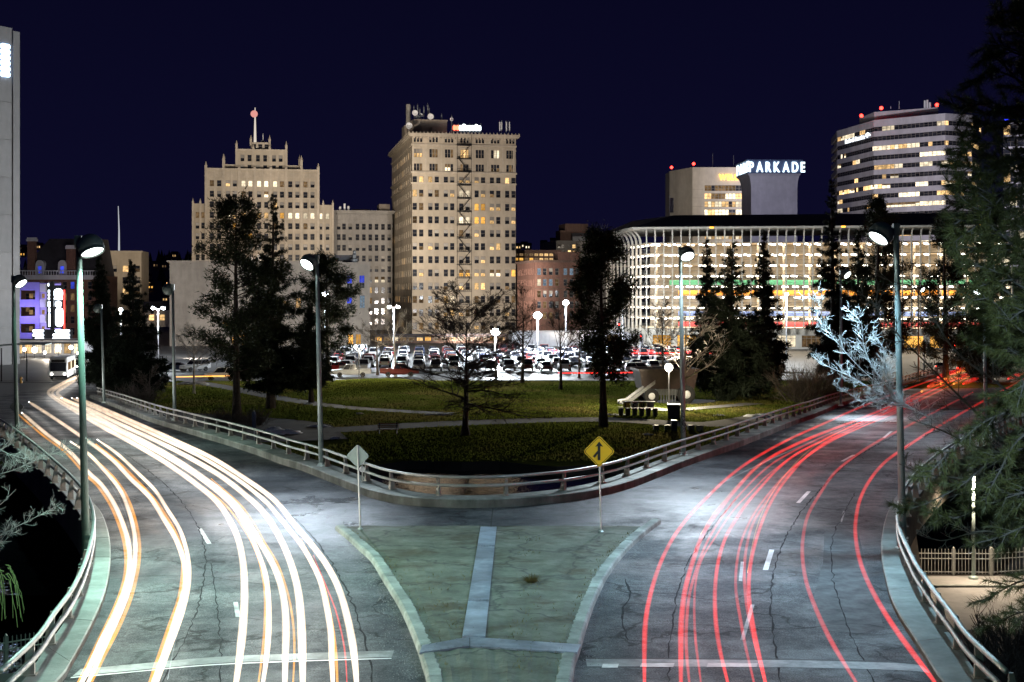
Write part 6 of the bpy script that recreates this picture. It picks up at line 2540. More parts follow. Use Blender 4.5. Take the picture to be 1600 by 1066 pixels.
def needles(g, ctr, dirs, n, spread, length, width, droop=0.0, along=0.6):
    """tufts: n needle triangles about every centre, pointing outwards and along its branch"""
    k = len(ctr)
    c = np.repeat(ctr, n, 0) + g.normal(0, 1, (k * n, 3)) * spread
    d = unit(np.repeat(dirs, n, 0) * along + g.normal(0, 1, (k * n, 3)) * 0.75)
    d[:, 2] -= droop
    d = unit(d)
    L = length * g.uniform(0.55, 1.25, (k * n, 1))
    s = unit(np.cross(d, g.normal(0, 1, (k * n, 3)))) * width * g.uniform(0.6, 1.3, (k * n, 1))
    return np.stack([c - s, c + s, c + d * L], 1)


def conifer(name, label, base, H, Rad, style, seed, group=None, cb=0.12, dens=1.0, lean=0.0, mat=None, leafy=None, tuft=None):
    g = np.random.default_rng(seed)
    root = thing(name, label, 'tree', tuple(base), 0, group)
    tb = MB()
    n = 9
    wob = [Vector((lean * t + 0.12 * math.sin(3 * t + seed), 0.12 * math.sin(4 * t + 2 * seed), H * t)) for t in np.linspace(0, 0.98, n)]
    r0 = H * 0.016 + 0.08
    tb.tube(wob, [r0 * (1 - 0.92 * i / (n - 1)) + (0.12 if i == 0 else 0) for i in range(n)], 8)
    ctr, dirs = [], []

    def trunk(z):
        t = min(0.98, max(0, z / H))
        f = t / 0.98 * (n - 1)
        i = min(n - 2, int(f))
        return wob[i].lerp(wob[i + 1], f - i)

    z = H * cb
    sp = H * (0.030 if style == 'fir' else 0.040) / dens
    while z < H * 0.97:
        t = (z / H - cb) / (1 - cb)
        if style == 'fir':
            L0 = Rad * 1.05 * (1 - t) ** 0.92 * (0.70 + 0.30 * min(1, t * 6 + 0.3)) + 0.10
            nb = 6
        else:
            L0 = Rad * (0.45 * math.sin(math.pi * min(1, 0.18 + 0.80 * t)) ** 0.8 + 0.62 * (1 - t) ** 0.8) + 0.10
            nb = 3 if t < 0.8 else 4
        for b_ in range(nb):
            az = g.uniform(0, 2 * math.pi)
            L = L0 * (g.uniform(0.62, 1.18) if style == 'fir' else g.uniform(0.5, 1.2))
            up = (g.uniform(-0.45, -0.05) if style == 'fir' else g.uniform(-0.15, 0.45)) * (1 - 0.5 * t) + 0.35 * t
            d = Vector((math.cos(az), math.sin(az), up)).normalized()
            p0 = trunk(z + g.uniform(-0.4, 0.4) * sp)
            pts = []
            m = max(3, int(L / (0.55 if style == 'fir' else 0.8)))
            for i in range(m + 1):
                s = i / m
                bend = (0.16 if style == 'fir' else 0.14) * L * s * s
                pts.append(p0 + d * L * s + Vector((0, 0, bend)))
            tb.tube(pts, [max(0.015, 0.008 * L + 0.03) * (1 - 0.8 * i / m) for i in range(m + 1)], 4, cap=False)
            for i in range(1, m + 1):
                s = i / m
                if style == 'pine' and s < 0.38:
                    continue
                if g.random() < (0.24 if style == 'fir' else 0.14):
                    continue
                q = pts[i]
                side = Vector((-d.y, d.x, 0))
                w = (0.26 * L * (1 - s * 0.6) if style == 'fir' else 0.30 * L * s) * g.uniform(0.3, 1.0)
                for o in ((-1, 0, 1) if style == 'fir' else (-1, 0.15, 1)):
                    c = q + side * o * w + Vector((0, 0, g.normal(0, 0.10 if style == 'fir' else 0.30)))
                    ctr.append(c)
                    dirs.append((d + side * o * 0.6 + Vector((0, 0, -0.15 if style == 'fir' else 0.25))).normalized())
        z += sp * g.uniform(0.7, 1.3)
    ctr, dirs = np.array(ctr), np.array(dirs)
    tn, ts, tl, tw = tuft or ((34, 0.22, 0.62, 0.060) if style == 'fir' else (58, 0.32, 0.50, 0.055))
    tris = needles(g, ctr, dirs, tn, ts, tl, tw, 0.30 if style == 'fir' else 0.0)
    if style == 'fir':                       # shorter shoots towards the leader
        k = np.clip(1.15 - ctr[:, 2] / H, 0.22, 1.0).repeat(tn)
        cc = ctr.repeat(tn, 0)
        tris = cc[:, None, :] + (tris - cc[:, None, :]) * k[:, None, None]
    part('trunk', tb, M['bark'], root)
    ob('crown', np_mesh('crown', tris, [mat or M['fir' if style == 'fir' else 'pine']]), root)
    return root


def bare_tree(name, label, base, H, hw, seed, mat, style='wide', group=None, thin=0.014, dens=1.0):
    """leafless tree: leading stem, tapering limbs, three orders of twigs"""
    g = random.Random(seed)
    root = thing(name, label, 'tree', tuple(base), 0, group)
    tr, cr = MB(), MB()
    r0 = H * (0.020 if style == 'wide' else 0.014) + 0.05
    n = 12
    stem = []
    p = Vector((0, 0, -0.1))
    lean = Vector((g.gauss(0, 0.02), g.gauss(0, 0.02), 0))
    for i in range(n + 1):
        stem.append(p.copy())
        p = p + Vector((lean.x * H / n + g.gauss(0, 0.010) * H / n * 3, g.gauss(0, 0.010) * H / n * 3, 0.90 * H / n))
    rad = [max(thin, r0 * (1 - 0.93 * (i / n) ** 0.8)) * (1.45 if i == 0 else 1) for i in range(n + 1)]
    tr.tube(stem, rad, 8, cap=False)

    def shoot(p, d, L, r, lev, m, curve):
        pts = [p]
        for i in range(m):
            d = (d + Vector((g.gauss(0, 0.10), g.gauss(0, 0.10), g.gauss(0, 0.06))) + Vector((0, 0, curve / m))).normalized()
            pts.append(pts[-1] + d * L / m)
        rr = [max(thin * (0.75 if lev > 2 else 1), r * (1 - 0.75 * i / m)) for i in range(m + 1)]
        cr.tube(pts, rr, 6 if lev == 1 else (4 if lev == 2 else 3), cap=False)
        if lev >= 4:
            return
        k = int((7 if lev == 1 else (5 if lev == 2 else 3)) * dens * g.uniform(0.8, 1.25) + 0.5)
        for q in range(k):
            s = g.uniform(0.22, 1.0)
            i = min(m - 1, int(s * m))
            b = pts[i].lerp(pts[i + 1], s * m - i)
            dd = (pts[i + 1] - pts[i]).normalized()
            sd = dd.cross(Vector((0, 0, 1)))
            sd = sd.normalized() if sd.length > 1e-4 else Vector((1, 0, 0))
            e = (dd * g.uniform(0.6, 1.1) + sd * g.choice((-1, 1)) * g.uniform(0.4, 0.9) + Vector((0, 0, g.gauss(0.05, 0.35)))).normalized()
            shoot(b, e, L * g.uniform(0.30, 0.55) * (1.15 - 0.45 * s), r * 0.48 * (1 - 0.4 * s), lev + 1, 4, g.uniform(-0.1, 0.35))

    nl = int((26 if style == 'wide' else (16 if style == 'slim' else 11)) * dens)
    for q in range(nl):
        t = (q + g.uniform(0.1, 0.9)) / nl
        h = (0.24 + 0.72 * t) if style == 'wide' else ((0.30 + 0.62 * t) if style == 'slim' else (0.30 + 0.45 * t))
        f = h * n / 0.97
        i = min(n - 1, int(f))
        b = stem[i].lerp(stem[i + 1], min(1, f - i))
        az = g.uniform(0, 6.283)
        if style == 'wide':
            el = 0.02 + 1.05 * t + g.gauss(0, 0.14)
            L = hw * (0.98 - 0.55 * max(0.0, t - 0.35)) * g.uniform(0.6, 1.15)
            cv = -0.30 + 0.55 * t + g.gauss(0, 0.15)
        elif style == 'slim':
            el = 0.75 + 0.35 * t
            L = H * 0.36 * (1.1 - 0.65 * t) * g.uniform(0.7, 1.1)
            cv = 0.35
        else:
            el = 0.40 + 0.45 * t + g.gauss(0, 0.15)
            L = max(hw * 1.1, H * 0.42) * (1.1 - 0.35 * t) * g.uniform(0.7, 1.1)
            cv = g.uniform(-0.2, 0.6)
        d = Vector((math.cos(az) * math.cos(el), math.sin(az) * math.cos(el), math.sin(el)))
        shoot(b, d, L, max(thin, rad[i] * 0.55), 1, 7, cv)
    zs = max(p[2] for p in cr.v)
    kz = H / zs
    wd = sorted(abs(p[0]) for p in cr.v)[int(len(cr.v) * 0.985)]
    kx = min(1.5, max(0.6, hw / wd))
    for q in (tr, cr):
        q.v = [(p[0] * (kx if q is cr else 1), p[1] * (kx if q is cr else 1), p[2] * kz) for p in q.v]
    part('trunk', tr, mat, root, True)
    part('crown', cr, mat, root)
    return root


def tree_at(fn, u, v, vtop, **kw):
    P = onlawn(u, v) if 'place' not in kw else kw.pop('place')
    H = (v - vtop) * P.y / F_PX
    return P, H


GP = 'dark conifers in the park'
specs = [
    # name, label, u, v, vtop, half width px, style, seed, cb
    ('pine_tree', 'tall open crowned pine standing left before the stepped cream tower', 370, 656, 312, 90, 'pine', 3, 0.22),
    ('spruce_tree', 'tallest dark spruce just right of the open crowned pine', 425, 636, 296, 62, 'fir', 5, 0.12),
    ('pine_tree', 'smaller pine right behind the pale street lamp, by the blue windows', 511, 602, 398, 56, 'pine', 8, 0.22),
    ('spruce_tree', 'short dark spruce between the tall spruce and the street lamp', 486, 628, 470, 34, 'fir', 9, 0.20),
    ('spruce_tree', 'broad dark spruce by the left road with drooping limbs', 207, 622, 404, 50, 'fir', 13, 0.06),
    ('spruce_tree', 'dark spruce behind the big green street lamp on the left', 157, 612, 392, 36, 'fir', 14, 0.05),
    ('pine_tree', 'slender pine on the lawn before the garage corner', 941, 672, 370, 60, 'pine', 21, 0.26),
    ('spruce_tree', 'broad dark spruce hiding the middle of the bright garage', 1143, 624, 368, 74, 'fir', 23, 0.07),
    ('spruce_tree', 'slim spruce right of the broad dark one before the garage', 1192, 606, 352, 36, 'fir', 24, 0.08),
    ('spruce_tree', 'narrow dark spruce left of the broad one behind the street lamp', 1103, 600, 366, 28, 'fir', 25, 0.10),
    ('spruce_tree', 'very tall narrow spruce left of the frosty branch by the faceted tower', 1301, 598, 272, 38, 'fir', 27, 0.06),
    ('pine_tree', 'round topped pine behind the tall right street lamp', 1372, 600, 312, 60, 'pine', 29, 0.18),
    ('spruce_tree', 'dark spruce standing behind the round topped pine', 1340, 592, 352, 40, 'fir', 31, 0.06),
    ('pine_tree', 'lamp lit green pine beside the far end of the right road', 1476, 598, 338, 52, 'pine', 33, 0.14),
    ('spruce_tree', 'narrow dark spruce at the right edge behind the near pine', 1545, 600, 330, 48, 'fir', 35, 0.06),
]
for (nm, lab, u, v, vt, hw, style, seed, cb) in specs:
    P = onz(u, v, PARK)
    if abs(P.x) < 70 and P.y < 186:
        P = onlawn(u, v)
    H = (v - vt) * P.y / F_PX
    conifer(nm, lab, P, H, hw * P.y / F_PX, style, seed, GP, cb, dens=1.0 if style == 'pine' else 1.05)
# bare trees
GB = 'leafless trees in the park'
for (lab, u, v, vt, hw, seed, mat, style) in (
    ('large dark leafless tree with a wide crown in the middle of the lawn', 727, 682, 436, 104, 4, 'bark', 'wide'),
    ('pale leafless tree lit warm behind the unlit street lamp', 303, 617, 503, 34, 6, 'palebark', 'fork'),
    ('thin dark leafless tree right of the big one at the lawn edge', 816, 598, 436, 30, 8, 'bark', 'slim'),
    ('thin dark leafless tree beside the brightest lot lamp', 876, 606, 462, 28, 9, 'bark', 'slim'),
    ('pale crooked leafless tree behind the scribbled street lamp', 1068, 645, 478, 66, 15, 'palebark', 'fork'),
    ('pale floodlit leafless tree by the shop fronts', 618, 588, 474, 32, 12, 'palebark', 'fork'),
    ('brown leafless tree among parked cars left of the big bare tree', 590, 586, 480, 36, 17, 'dimtwig', 'fork'),
    ('dark leafless tree right of the slender pine before the garage', 1038, 604, 458, 30, 19, 'bark', 'slim'),
    ('small leafless shrub tree by the end of the left guard rail', 233, 626, 566, 28, 22, 'dimtwig', 'fork'),
    ('brown leafless tree right of the brightest lot lamp', 905, 590, 490, 32, 27, 'dimtwig', 'fork'),
    ('brown leafless tree against the white hall', 775, 590, 466, 36, 28, 'dimtwig', 'fork'),
):
    P = onlawn(u, v)
    s_ = P.y / F_PX
    bare_tree('bare_tree', lab, P, (v - vt) * s_, hw * s_, seed, M[mat], style, group=GB, thin=0.016, dens=1.4 if style == 'wide' else 1.0)


# bushes
def bush(label, u, v, w, h, seed, mat='dimtwig', nst=90, place=None):
    g = random.Random(seed)
    P = place or onlawn(u, v)
    W_, H_ = w * P.y / F_PX, h * P.y / F_PX
    mb = MB()
    for k in range(nst):
        x, y = g.gauss(0, W_ * 0.16), g.gauss(0, W_ * 0.14)
        d = Vector((x / W_ * 2.2 + g.gauss(0, 0.25), y / W_ * 2 + g.gauss(0, 0.25), 1.0)).normalized()
        L = H_ * g.uniform(0.6, 1.1)
        pts = [Vector((x, y, -0.1))]
        for i in range(4):
            d = (d + Vector((g.gauss(0, 0.15), g.gauss(0, 0.15), -0.03))).normalized()
            pts.append(pts[-1] + d * L / 4)
        mb.tube(pts, [0.03, 0.026, 0.022, 0.018, 0.010], 3, cap=False)
        for j in range(6):
            i = g.randint(1, 3)
            e = (d + Vector((g.gauss(0, 0.6), g.gauss(0, 0.6), g.gauss(0, 0.3)))).normalized()
            mb.tube([pts[i], pts[i] + e * L * 0.2, pts[i] + e * L * 0.36 + Vector((0, 0, 0.05))], [0.016, 0.013, 0.008], 3, cap=False)
    o = part('bush', mb, M[mat], None, False, P)
    return tag(o, label, 'bush', 'leafless bushes')


bush('large dark twiggy bush behind the right guard rail below the narrow spruces', 1258, 628, 80, 62, 1, 'dimtwig', 170)
bush('low brown bush at the near end of the pond rail on the left', 214, 632, 66, 38, 2, 'dimtwig', 120)
bush('low dark bush at the foot of the open crowned pine', 352, 664, 56, 34, 3, 'dimtwig', 90)
bush('dark bush right of the foot of the open crowned pine', 396, 662, 46, 30, 4, 'dimtwig', 80)
bush('dark bush at the right end of the lawn by the narrow spruces', 1300, 618, 60, 44, 5, 'dimtwig', 110)


# ---- near bare branches reaching into view from both sides (their trunks stand outside the frame)
def traced_tree(label, trunk_pts, limbs, mat, seed, r_trunk, twig_len, name='bare_tree', dens=1.0, levels=2, r_limb=0.03):
    g = random.Random(seed)
    o = Vector(trunk_pts[0])
    root = thing(name, label, 'tree', tuple(o), 0, 'near leafless trees beside the sidewalks')
    mb = MB()
    n = len(trunk_pts)
    mb.tube([Vector(p) - o for p in trunk_pts], [r_trunk * (1 - 0.6 * i / (n - 1)) for i in range(n)], 9)
    part('trunk', mb, mat, root, True)
    cr = MB()

    def twig(p, d, L, r, lev):
        pts = [p]
        curl = Vector((g.gauss(0, 0.2), g.gauss(0, 0.2), g.uniform(0.10, 0.45)))
        for i in range(4):
            d = (d + curl * 0.35 + Vector((g.gauss(0, 0.10), g.gauss(0, 0.10), g.gauss(0, 0.10)))).normalized()
            pts.append(pts[-1] + d * L / 4)
        cr.tube(pts, [r, r * 0.9, r * 0.8, r * 0.7, r * 0.55], 5 if r > 0.008 else 4, cap=True)
        if lev < levels:
            for k in range(g.randint(2, 4)):
                i = g.randint(1, 3)
                ax = d.orthogonal().normalized()
                ax.rotate(Matrix.Rotation(g.uniform(0, 6.28), 3, d))
                e = (d * 0.75 + ax * g.uniform(0.5, 1.0)).normalized()
                twig(pts[i], e, L * g.uniform(0.40, 0.7), max(0.0042, r * 0.70), lev + 1)

    for pts in limbs:
        P = smooth_path([Vector(p) - o for p in pts], 0.12)
        m = len(P)
        cr.tube(P, [r_limb * (1 - 0.72 * i / (m - 1)) for i in range(m)], 7)
        L = sum((b - a).length for a, b in zip(P, P[1:]))
        for k in range(int(L * 11 * dens)):
            i = g.randint(int(m * 0.12), m - 2)
            d = (P[i + 1] - P[i]).normalized()
            ax = d.orthogonal().normalized()
            ax.rotate(Matrix.Rotation(g.uniform(0, 6.28), 3, d))
            e = (d * g.uniform(0.4, 1.0) + ax * g.uniform(0.5, 1.0)).normalized()
            twig(P[i], e, twig_len * g.uniform(0.45, 1.15) * (1 - 0.5 * i / m), r_limb * 0.24, 0)
    part('crown', cr, mat, root)
    return root


YL = 40.6
pl = lambda pts, Y=YL, dy=0.0: [at(u, v, Y + dy * i) for i, (u, v) in enumerate(pts)]
traced_tree('pale frosty leafless tree reaching in from the left edge over the left rail',
            [at(-330, 1330, YL + 1), at(-310, 1050, YL + 1), at(-290, 820, YL + 0.6), at(-270, 560, YL)],
            [pl([(-290, 820), (-160, 800), (-40, 752), (20, 735), (62, 716), (105, 703), (142, 686)], dy=0.10),
             pl([(-290, 700), (-150, 700), (-40, 690), (20, 712), (60, 722)], dy=-0.05),
             pl([(-200, 870), (-90, 855), (-20, 845), (28, 822), (62, 805), (96, 787)], dy=0.08),
             pl([(-180, 800), (-90, 760), (-30, 735), (5, 700), (30, 664)], dy=0.05),
             pl([(-160, 840), (-70, 815), (-10, 795), (25, 765)], dy=-0.06),
             pl([(-200, 900), (-110, 905), (-40, 855), (18, 846)], dy=0.04)],
            M['twig'], 41, 0.20, 0.72, dens=0.95, r_limb=0.030, levels=2)
YR = 43.4
traced_tree('pale frosty leafless tree reaching in from the right across the red streaks',
            [at(1790, 1250, YR + 2), at(1780, 1000, YR + 1.6), at(1740, 860, YR + 1), at(1700, 760, YR)],
            [pl([(1700, 760), (1600, 712), (1500, 676), (1420, 635), (1375, 602), (1339, 570), (1300, 526), (1279, 500), (1270, 455)], YR),
             pl([(1420, 635), (1380, 620), (1335, 592), (1292, 572), (1268, 556)], YR, 0.05),
             pl([(1400, 622), (1368, 580), (1350, 545), (1345, 505), (1318, 478)], YR, -0.05),
             pl([(1430, 640), (1395, 632), (1340, 622), (1300, 600)], YR, 0.04),
             pl([(1395, 618), (1385, 585), (1380, 545), (1362, 520)], YR, 0.06)],
            M['twig'], 43, 0.20, 0.78, dens=0.95, r_limb=0.030, levels=2)
traced_tree('dark leafless tree with long thin twigs mixed into the pine at the right edge',
            [at(1760, 1220, 25), at(1745, 980, 25), at(1720, 800, 25), at(1690, 640, 25)],
            [pl([(1720, 800), (1600, 715), (1520, 640), (1440, 560), (1400, 520), (1362, 470)], 25),
             pl([(1700, 690), (1610, 640), (1560, 600), (1490, 545), (1430, 452), (1385, 445)], 25, 0.05),
             pl([(1720, 760), (1620, 720), (1530, 700), (1470, 672), (1420, 655)], 25, -0.05),
             pl([(1700, 840), (1600, 780), (1510, 750), (1450, 742), (1405, 725)], 25, 0.05),
             pl([(1700, 880), (1620, 850), (1540, 830), (1470, 845), (1432, 828)], 25, 0.08),
             pl([(1690, 640), (1600, 560), (1540, 470), (1500, 400), (1490, 340)], 25, 0.05)],
            M['dimtwig'], 44, 0.16, 0.75, dens=0.75, r_limb=0.032)

# ---- near pine on the right: trunk outside the frame, long needled boughs inside it
g = np.random.default_rng(77)
YP = 22.0
root = thing('pine_tree', 'large near pine with long green needles hanging in from the right edge', 'tree', tuple(at(1700, 1150, YP)), 0, None)
o = Vector(root.location)
tb = MB()
tb.tube([at(1700, 1160, YP) - o, at(1690, 700, YP) - o, at(1670, 200, YP) - o, at(1655, -250, YP) - o], [0.30, 0.26, 0.20, 0.12], 10)
boughs = []
bough_px = [[(1680, 120), (1600, 60), (1560, 30)], [(1675, 60), (1610, 10), (1575, -30)], [(1680, 200), (1600, 130), (1545, 110), (1525, 130)], [(1680, 250), (1600, 200), (1540, 165), (1500, 170)],
            [(1685, 330), (1600, 270), (1540, 240), (1500, 232)], [(1690, 380), (1600, 340), (1540, 300), (1510, 285)], [(1690, 430), (1610, 400), (1550, 350), (1500, 345), (1482, 360)],
            [(1690, 500), (1600, 450), (1545, 420), (1505, 415)], [(1690, 560), (1600, 520), (1550, 470), (1520, 470)], [(1690, 600), (1620, 570), (1570, 540), (1530, 540)],
            [(1695, 640), (1600, 640), (1545, 655), (1500, 690), (1470, 720), (1450, 745)], [(1695, 700), (1610, 700), (1550, 720), (1500, 760), (1440, 790), (1415, 795)],
            [(1695, 760), (1600, 770), (1540, 790), (1490, 810), (1455, 800)], [(1695, 800), (1610, 820), (1560, 840), (1520, 850)], [(1690, 620), (1600, 610), (1560, 630), (1530, 680)],
            [(1695, 880), (1640, 900), (1590, 910), (1545, 935)], [(1695, 930), (1630, 950), (1585, 960), (1560, 975)], [(1690, 660), (1600, 680), (1560, 740), (1540, 780)], [(1690, 740), (1620, 740), (1580, 800), (1570, 850)],
            [(1680, 90), (1610, 90), (1550, 70), (1540, 90)], [(1680, 170), (1620, 190), (1560, 190), (1515, 205)], [(1685, 240), (1610, 250), (1545, 270), (1505, 260)], [(1685, 280), (1600, 300), (1540, 330), (1490, 320)], [(1685, 350), (1610, 370), (1550, 390), (1500, 385)], [(1685, 400), (1620, 430), (1560, 440), (1520, 450)], [(1690, 500), (1640, 510), (1590, 530), (1550, 510)], [(1680, 20), (1630, 40), (1580, 10)], [(1690, 470), (1640, 470), (1590, 490), (1570, 510)], [(1685, 300), (1640, 300), (1590, 310), (1575, 330)], [(1690, 560), (1640, 590), (1590, 600), (1570, 620)]]
bough_px += [[(u + float(g.uniform(-12, 22)), v + float(g.uniform(-26, 26))) for u, v in p] for p in bough_px if p[-1][1] < 640]
for pts in bough_px:
    dy = float(g.uniform(-1.2, 1.2))
    P = smooth_path([at(u, v, YP + dy * i / len(pts)) - o for i, (u, v) in enumerate(pts)], 0.12)
    m = len(P)
    tb.tube(P, [0.028 * (1 - 0.75 * i / m) for i in range(m)], 5)
    for i in range(int(m * 0.22), m):
        d = (P[min(i + 1, m - 1)] - P[max(i - 1, 0)]).normalized()
        for s in range(2):
            if g.random() < 0.85:
                ax = d.orthogonal().normalized()
                ax.rotate(Matrix.Rotation(float(g.uniform(0, 6.28)), 3, d))
                L = float(g.uniform(0.08, 0.50)) * (1.15 - 0.5 * i / m)
                e = (d * 0.8 + ax * 0.7).normalized()
                q = P[i] + e * L
                tb.tube([P[i], P[i] + e * L * 0.5 + Vector((0, 0, 0.01)), q], [0.009, 0.008, 0.006], 4)
                boughs.append((q, e))
                if L > 0.25:
                    boughs.append((P[i] + e * L * 0.6, e))
        if i == m - 1:
            boughs.append((P[i], d))
c = np.array([b_[0] for b_ in boughs])
d = np.array([b_[1] for b_ in boughs])
N = 74
k = len(c)
cc = np.repeat(c, N, 0) + np.repeat(d, N, 0) * g.uniform(-0.10, 0.02, (k * N, 1))
dd = unit(np.repeat(d, N, 0) * 0.75 + g.normal(0, 1, (k * N, 3)) * 0.55)
dd[:, 2] -= 0.10
L = g.uniform(0.11, 0.20, (k * N, 1))
s = unit(np.cross(dd, g.normal(0, 1, (k * N, 3)))) * 0.0034
tris = np.stack([cc - s, cc + s, cc + dd * L], 1)
part('trunk', tb, M['bark'], root)
ob('crown', np_mesh('crown', tris, [M['nearpine']]), root)
print('near pine tufts', k)

# weeping strands at the left edge below the pale branch
mb = MB()
g = random.Random(5)
for i in range(16):
    u = g.uniform(-14, 26)
    v0 = g.uniform(880, 905)
    n = 7
    du = g.uniform(-8, 18)
    pts = [at(u - 8 + 12 * math.sin(k / n * 1.5) + du * (k / n) ** 1.5, v0 + (g.uniform(55, 85)) * (k / n) ** 1.3 - 12 * math.sin(math.pi * k / n), 23 + i * 0.03) for k in range(n + 1)]
    mb.tube(pts, [0.008 - 0.0006 * k for k in range(n + 1)], 4)
mb.tube([at(-80, 900, 23), at(-30, 880, 23), at(6, 893, 23)], [0.02, 0.014, 0.008], 5)
tag(part('weeping_branch', mb, pbr('green_twig', (0.22, 0.26, 0.08), 0.8, 0, 0.25, 6, 0)), 'green weeping twigs hanging at the left edge below the frosty branch', 'branch')

# ---- grass blades over the lawn
g = np.random.default_rng(9)
n = 165000
x = g.uniform(-46, 46, n)
y = 98.2 + 88.5 * g.uniform(0, 1, n) ** 0.85
z = np.array([lawnz(a, b) for a, b in zip(x, y)])
dark = np.sin(x * 0.21 + 2) * np.sin(y * 0.16) + 0.4 * np.sin(x * 0.55 + y * 0.3)
h = g.uniform(0.07, 0.20, n) * (1 + 0.25 * dark)
a = g.uniform(0, 2 * np.pi, n)
w = g.uniform(0.03, 0.09, n)
c = np.stack([x, y, z], 1)
s = np.stack([np.cos(a) * w, np.sin(a) * w, np.zeros(n)], 1)
t = c + np.stack([g.normal(0, 0.06, n), g.normal(0, 0.06, n), h], 1)
keep = np.ones(n, bool)
for q in PATHS:
    d2 = np.min((x[:, None] - q[None, :, 0]) ** 2 + (y[:, None] - q[None, :, 1]) ** 2 - q[None, :, 2] ** 2, 1)
    keep &= d2 > 0
o = ob('grass', np_mesh('grass', np.stack([c - s, c + s, t], 1)[keep], [blade_mat()]))
o['kind'] = 'stuff'

# ================================================================== VEHICLES
PAINT = {'white': (0.70, 0.71, 0.72), 'silver': (0.42, 0.43, 0.45), 'grey': (0.16, 0.165, 0.17), 'black': (0.02, 0.02, 0.022), 'dark blue': (0.03, 0.05, 0.12), 'dark red': (0.16, 0.025, 0.02), 'tan': (0.34, 0.29, 0.22), 'red': (0.34, 0.02, 0.02)}
for k, c in PAINT.items():
    m, nt, p = _nt('car_paint_' + k.replace(' ', '_'))
    n = _noise(nt, 1.2, 3)
    r = _ramp(nt, n.outputs['Fac'], [(0.35, [x * 0.9 for x in c]), (0.65, [x * 1.08 for x in c])])
    nt.links.new(r.outputs['Color'], p.inputs['Base Color'])
    p.inputs['Roughness'].default_value = 0.30
    p.inputs['Coat Weight'].default_value = 0.5
    M['car_' + k] = m
M['tyre'] = pbr('tyre_rubber', (0.02, 0.02, 0.02), 0.85, 0, 0.2, 4, 0.1)
M['rim'] = pbr('wheel_rim', (0.45, 0.45, 0.46), 0.35, 0.7, 0.15, 4, 0)
M['taillens'] = pbr('red_lens', (0.30, 0.01, 0.01), 0.25, 0, 0.1, 4, 0)
M['headlens'] = pbr('clear_lens', (0.65, 0.66, 0.68), 0.2, 0, 0.1, 4, 0)

SHAPES = {
    # length, width, [(x, belt z)], cabin: [(x, z, halfwidth)] at sill and roof
    'sedan': (4.6, 1.78, [(-2.3, 0.62), (-2.22, 0.80), (-1.2, 0.90), (-0.9, 0.95), (0.9, 0.97), (1.5, 1.0), (2.2, 0.95), (2.3, 0.72)], (-0.95, -0.25, 0.85, 1.65), 1.43),
    'suv': (4.7, 1.88, [(-2.35, 0.70), (-2.28, 0.96), (-1.25, 1.06), (-1.0, 1.10), (0.9, 1.12), (1.6, 1.14), (2.3, 1.12), (2.35, 0.80)], (-1.05, -0.45, 1.95, 2.28), 1.78),
    'pickup': (5.7, 1.95, [(-2.85, 0.75), (-2.78, 1.02), (-1.5, 1.12), (-1.2, 1.14), (0.6, 1.16), (0.9, 1.12), (2.8, 1.10), (2.85, 0.80)], (-1.25, -0.75, 0.55, 0.80), 1.86),
    'wagon': (4.9, 1.86, [(-2.45, 0.66), (-2.38, 0.88), (-1.3, 0.97), (-1.0, 1.0), (0.9, 1.02), (1.6, 1.03), (2.38, 1.02), (2.45, 0.75)], (-1.05, -0.35, 2.10, 2.38), 1.62),
}


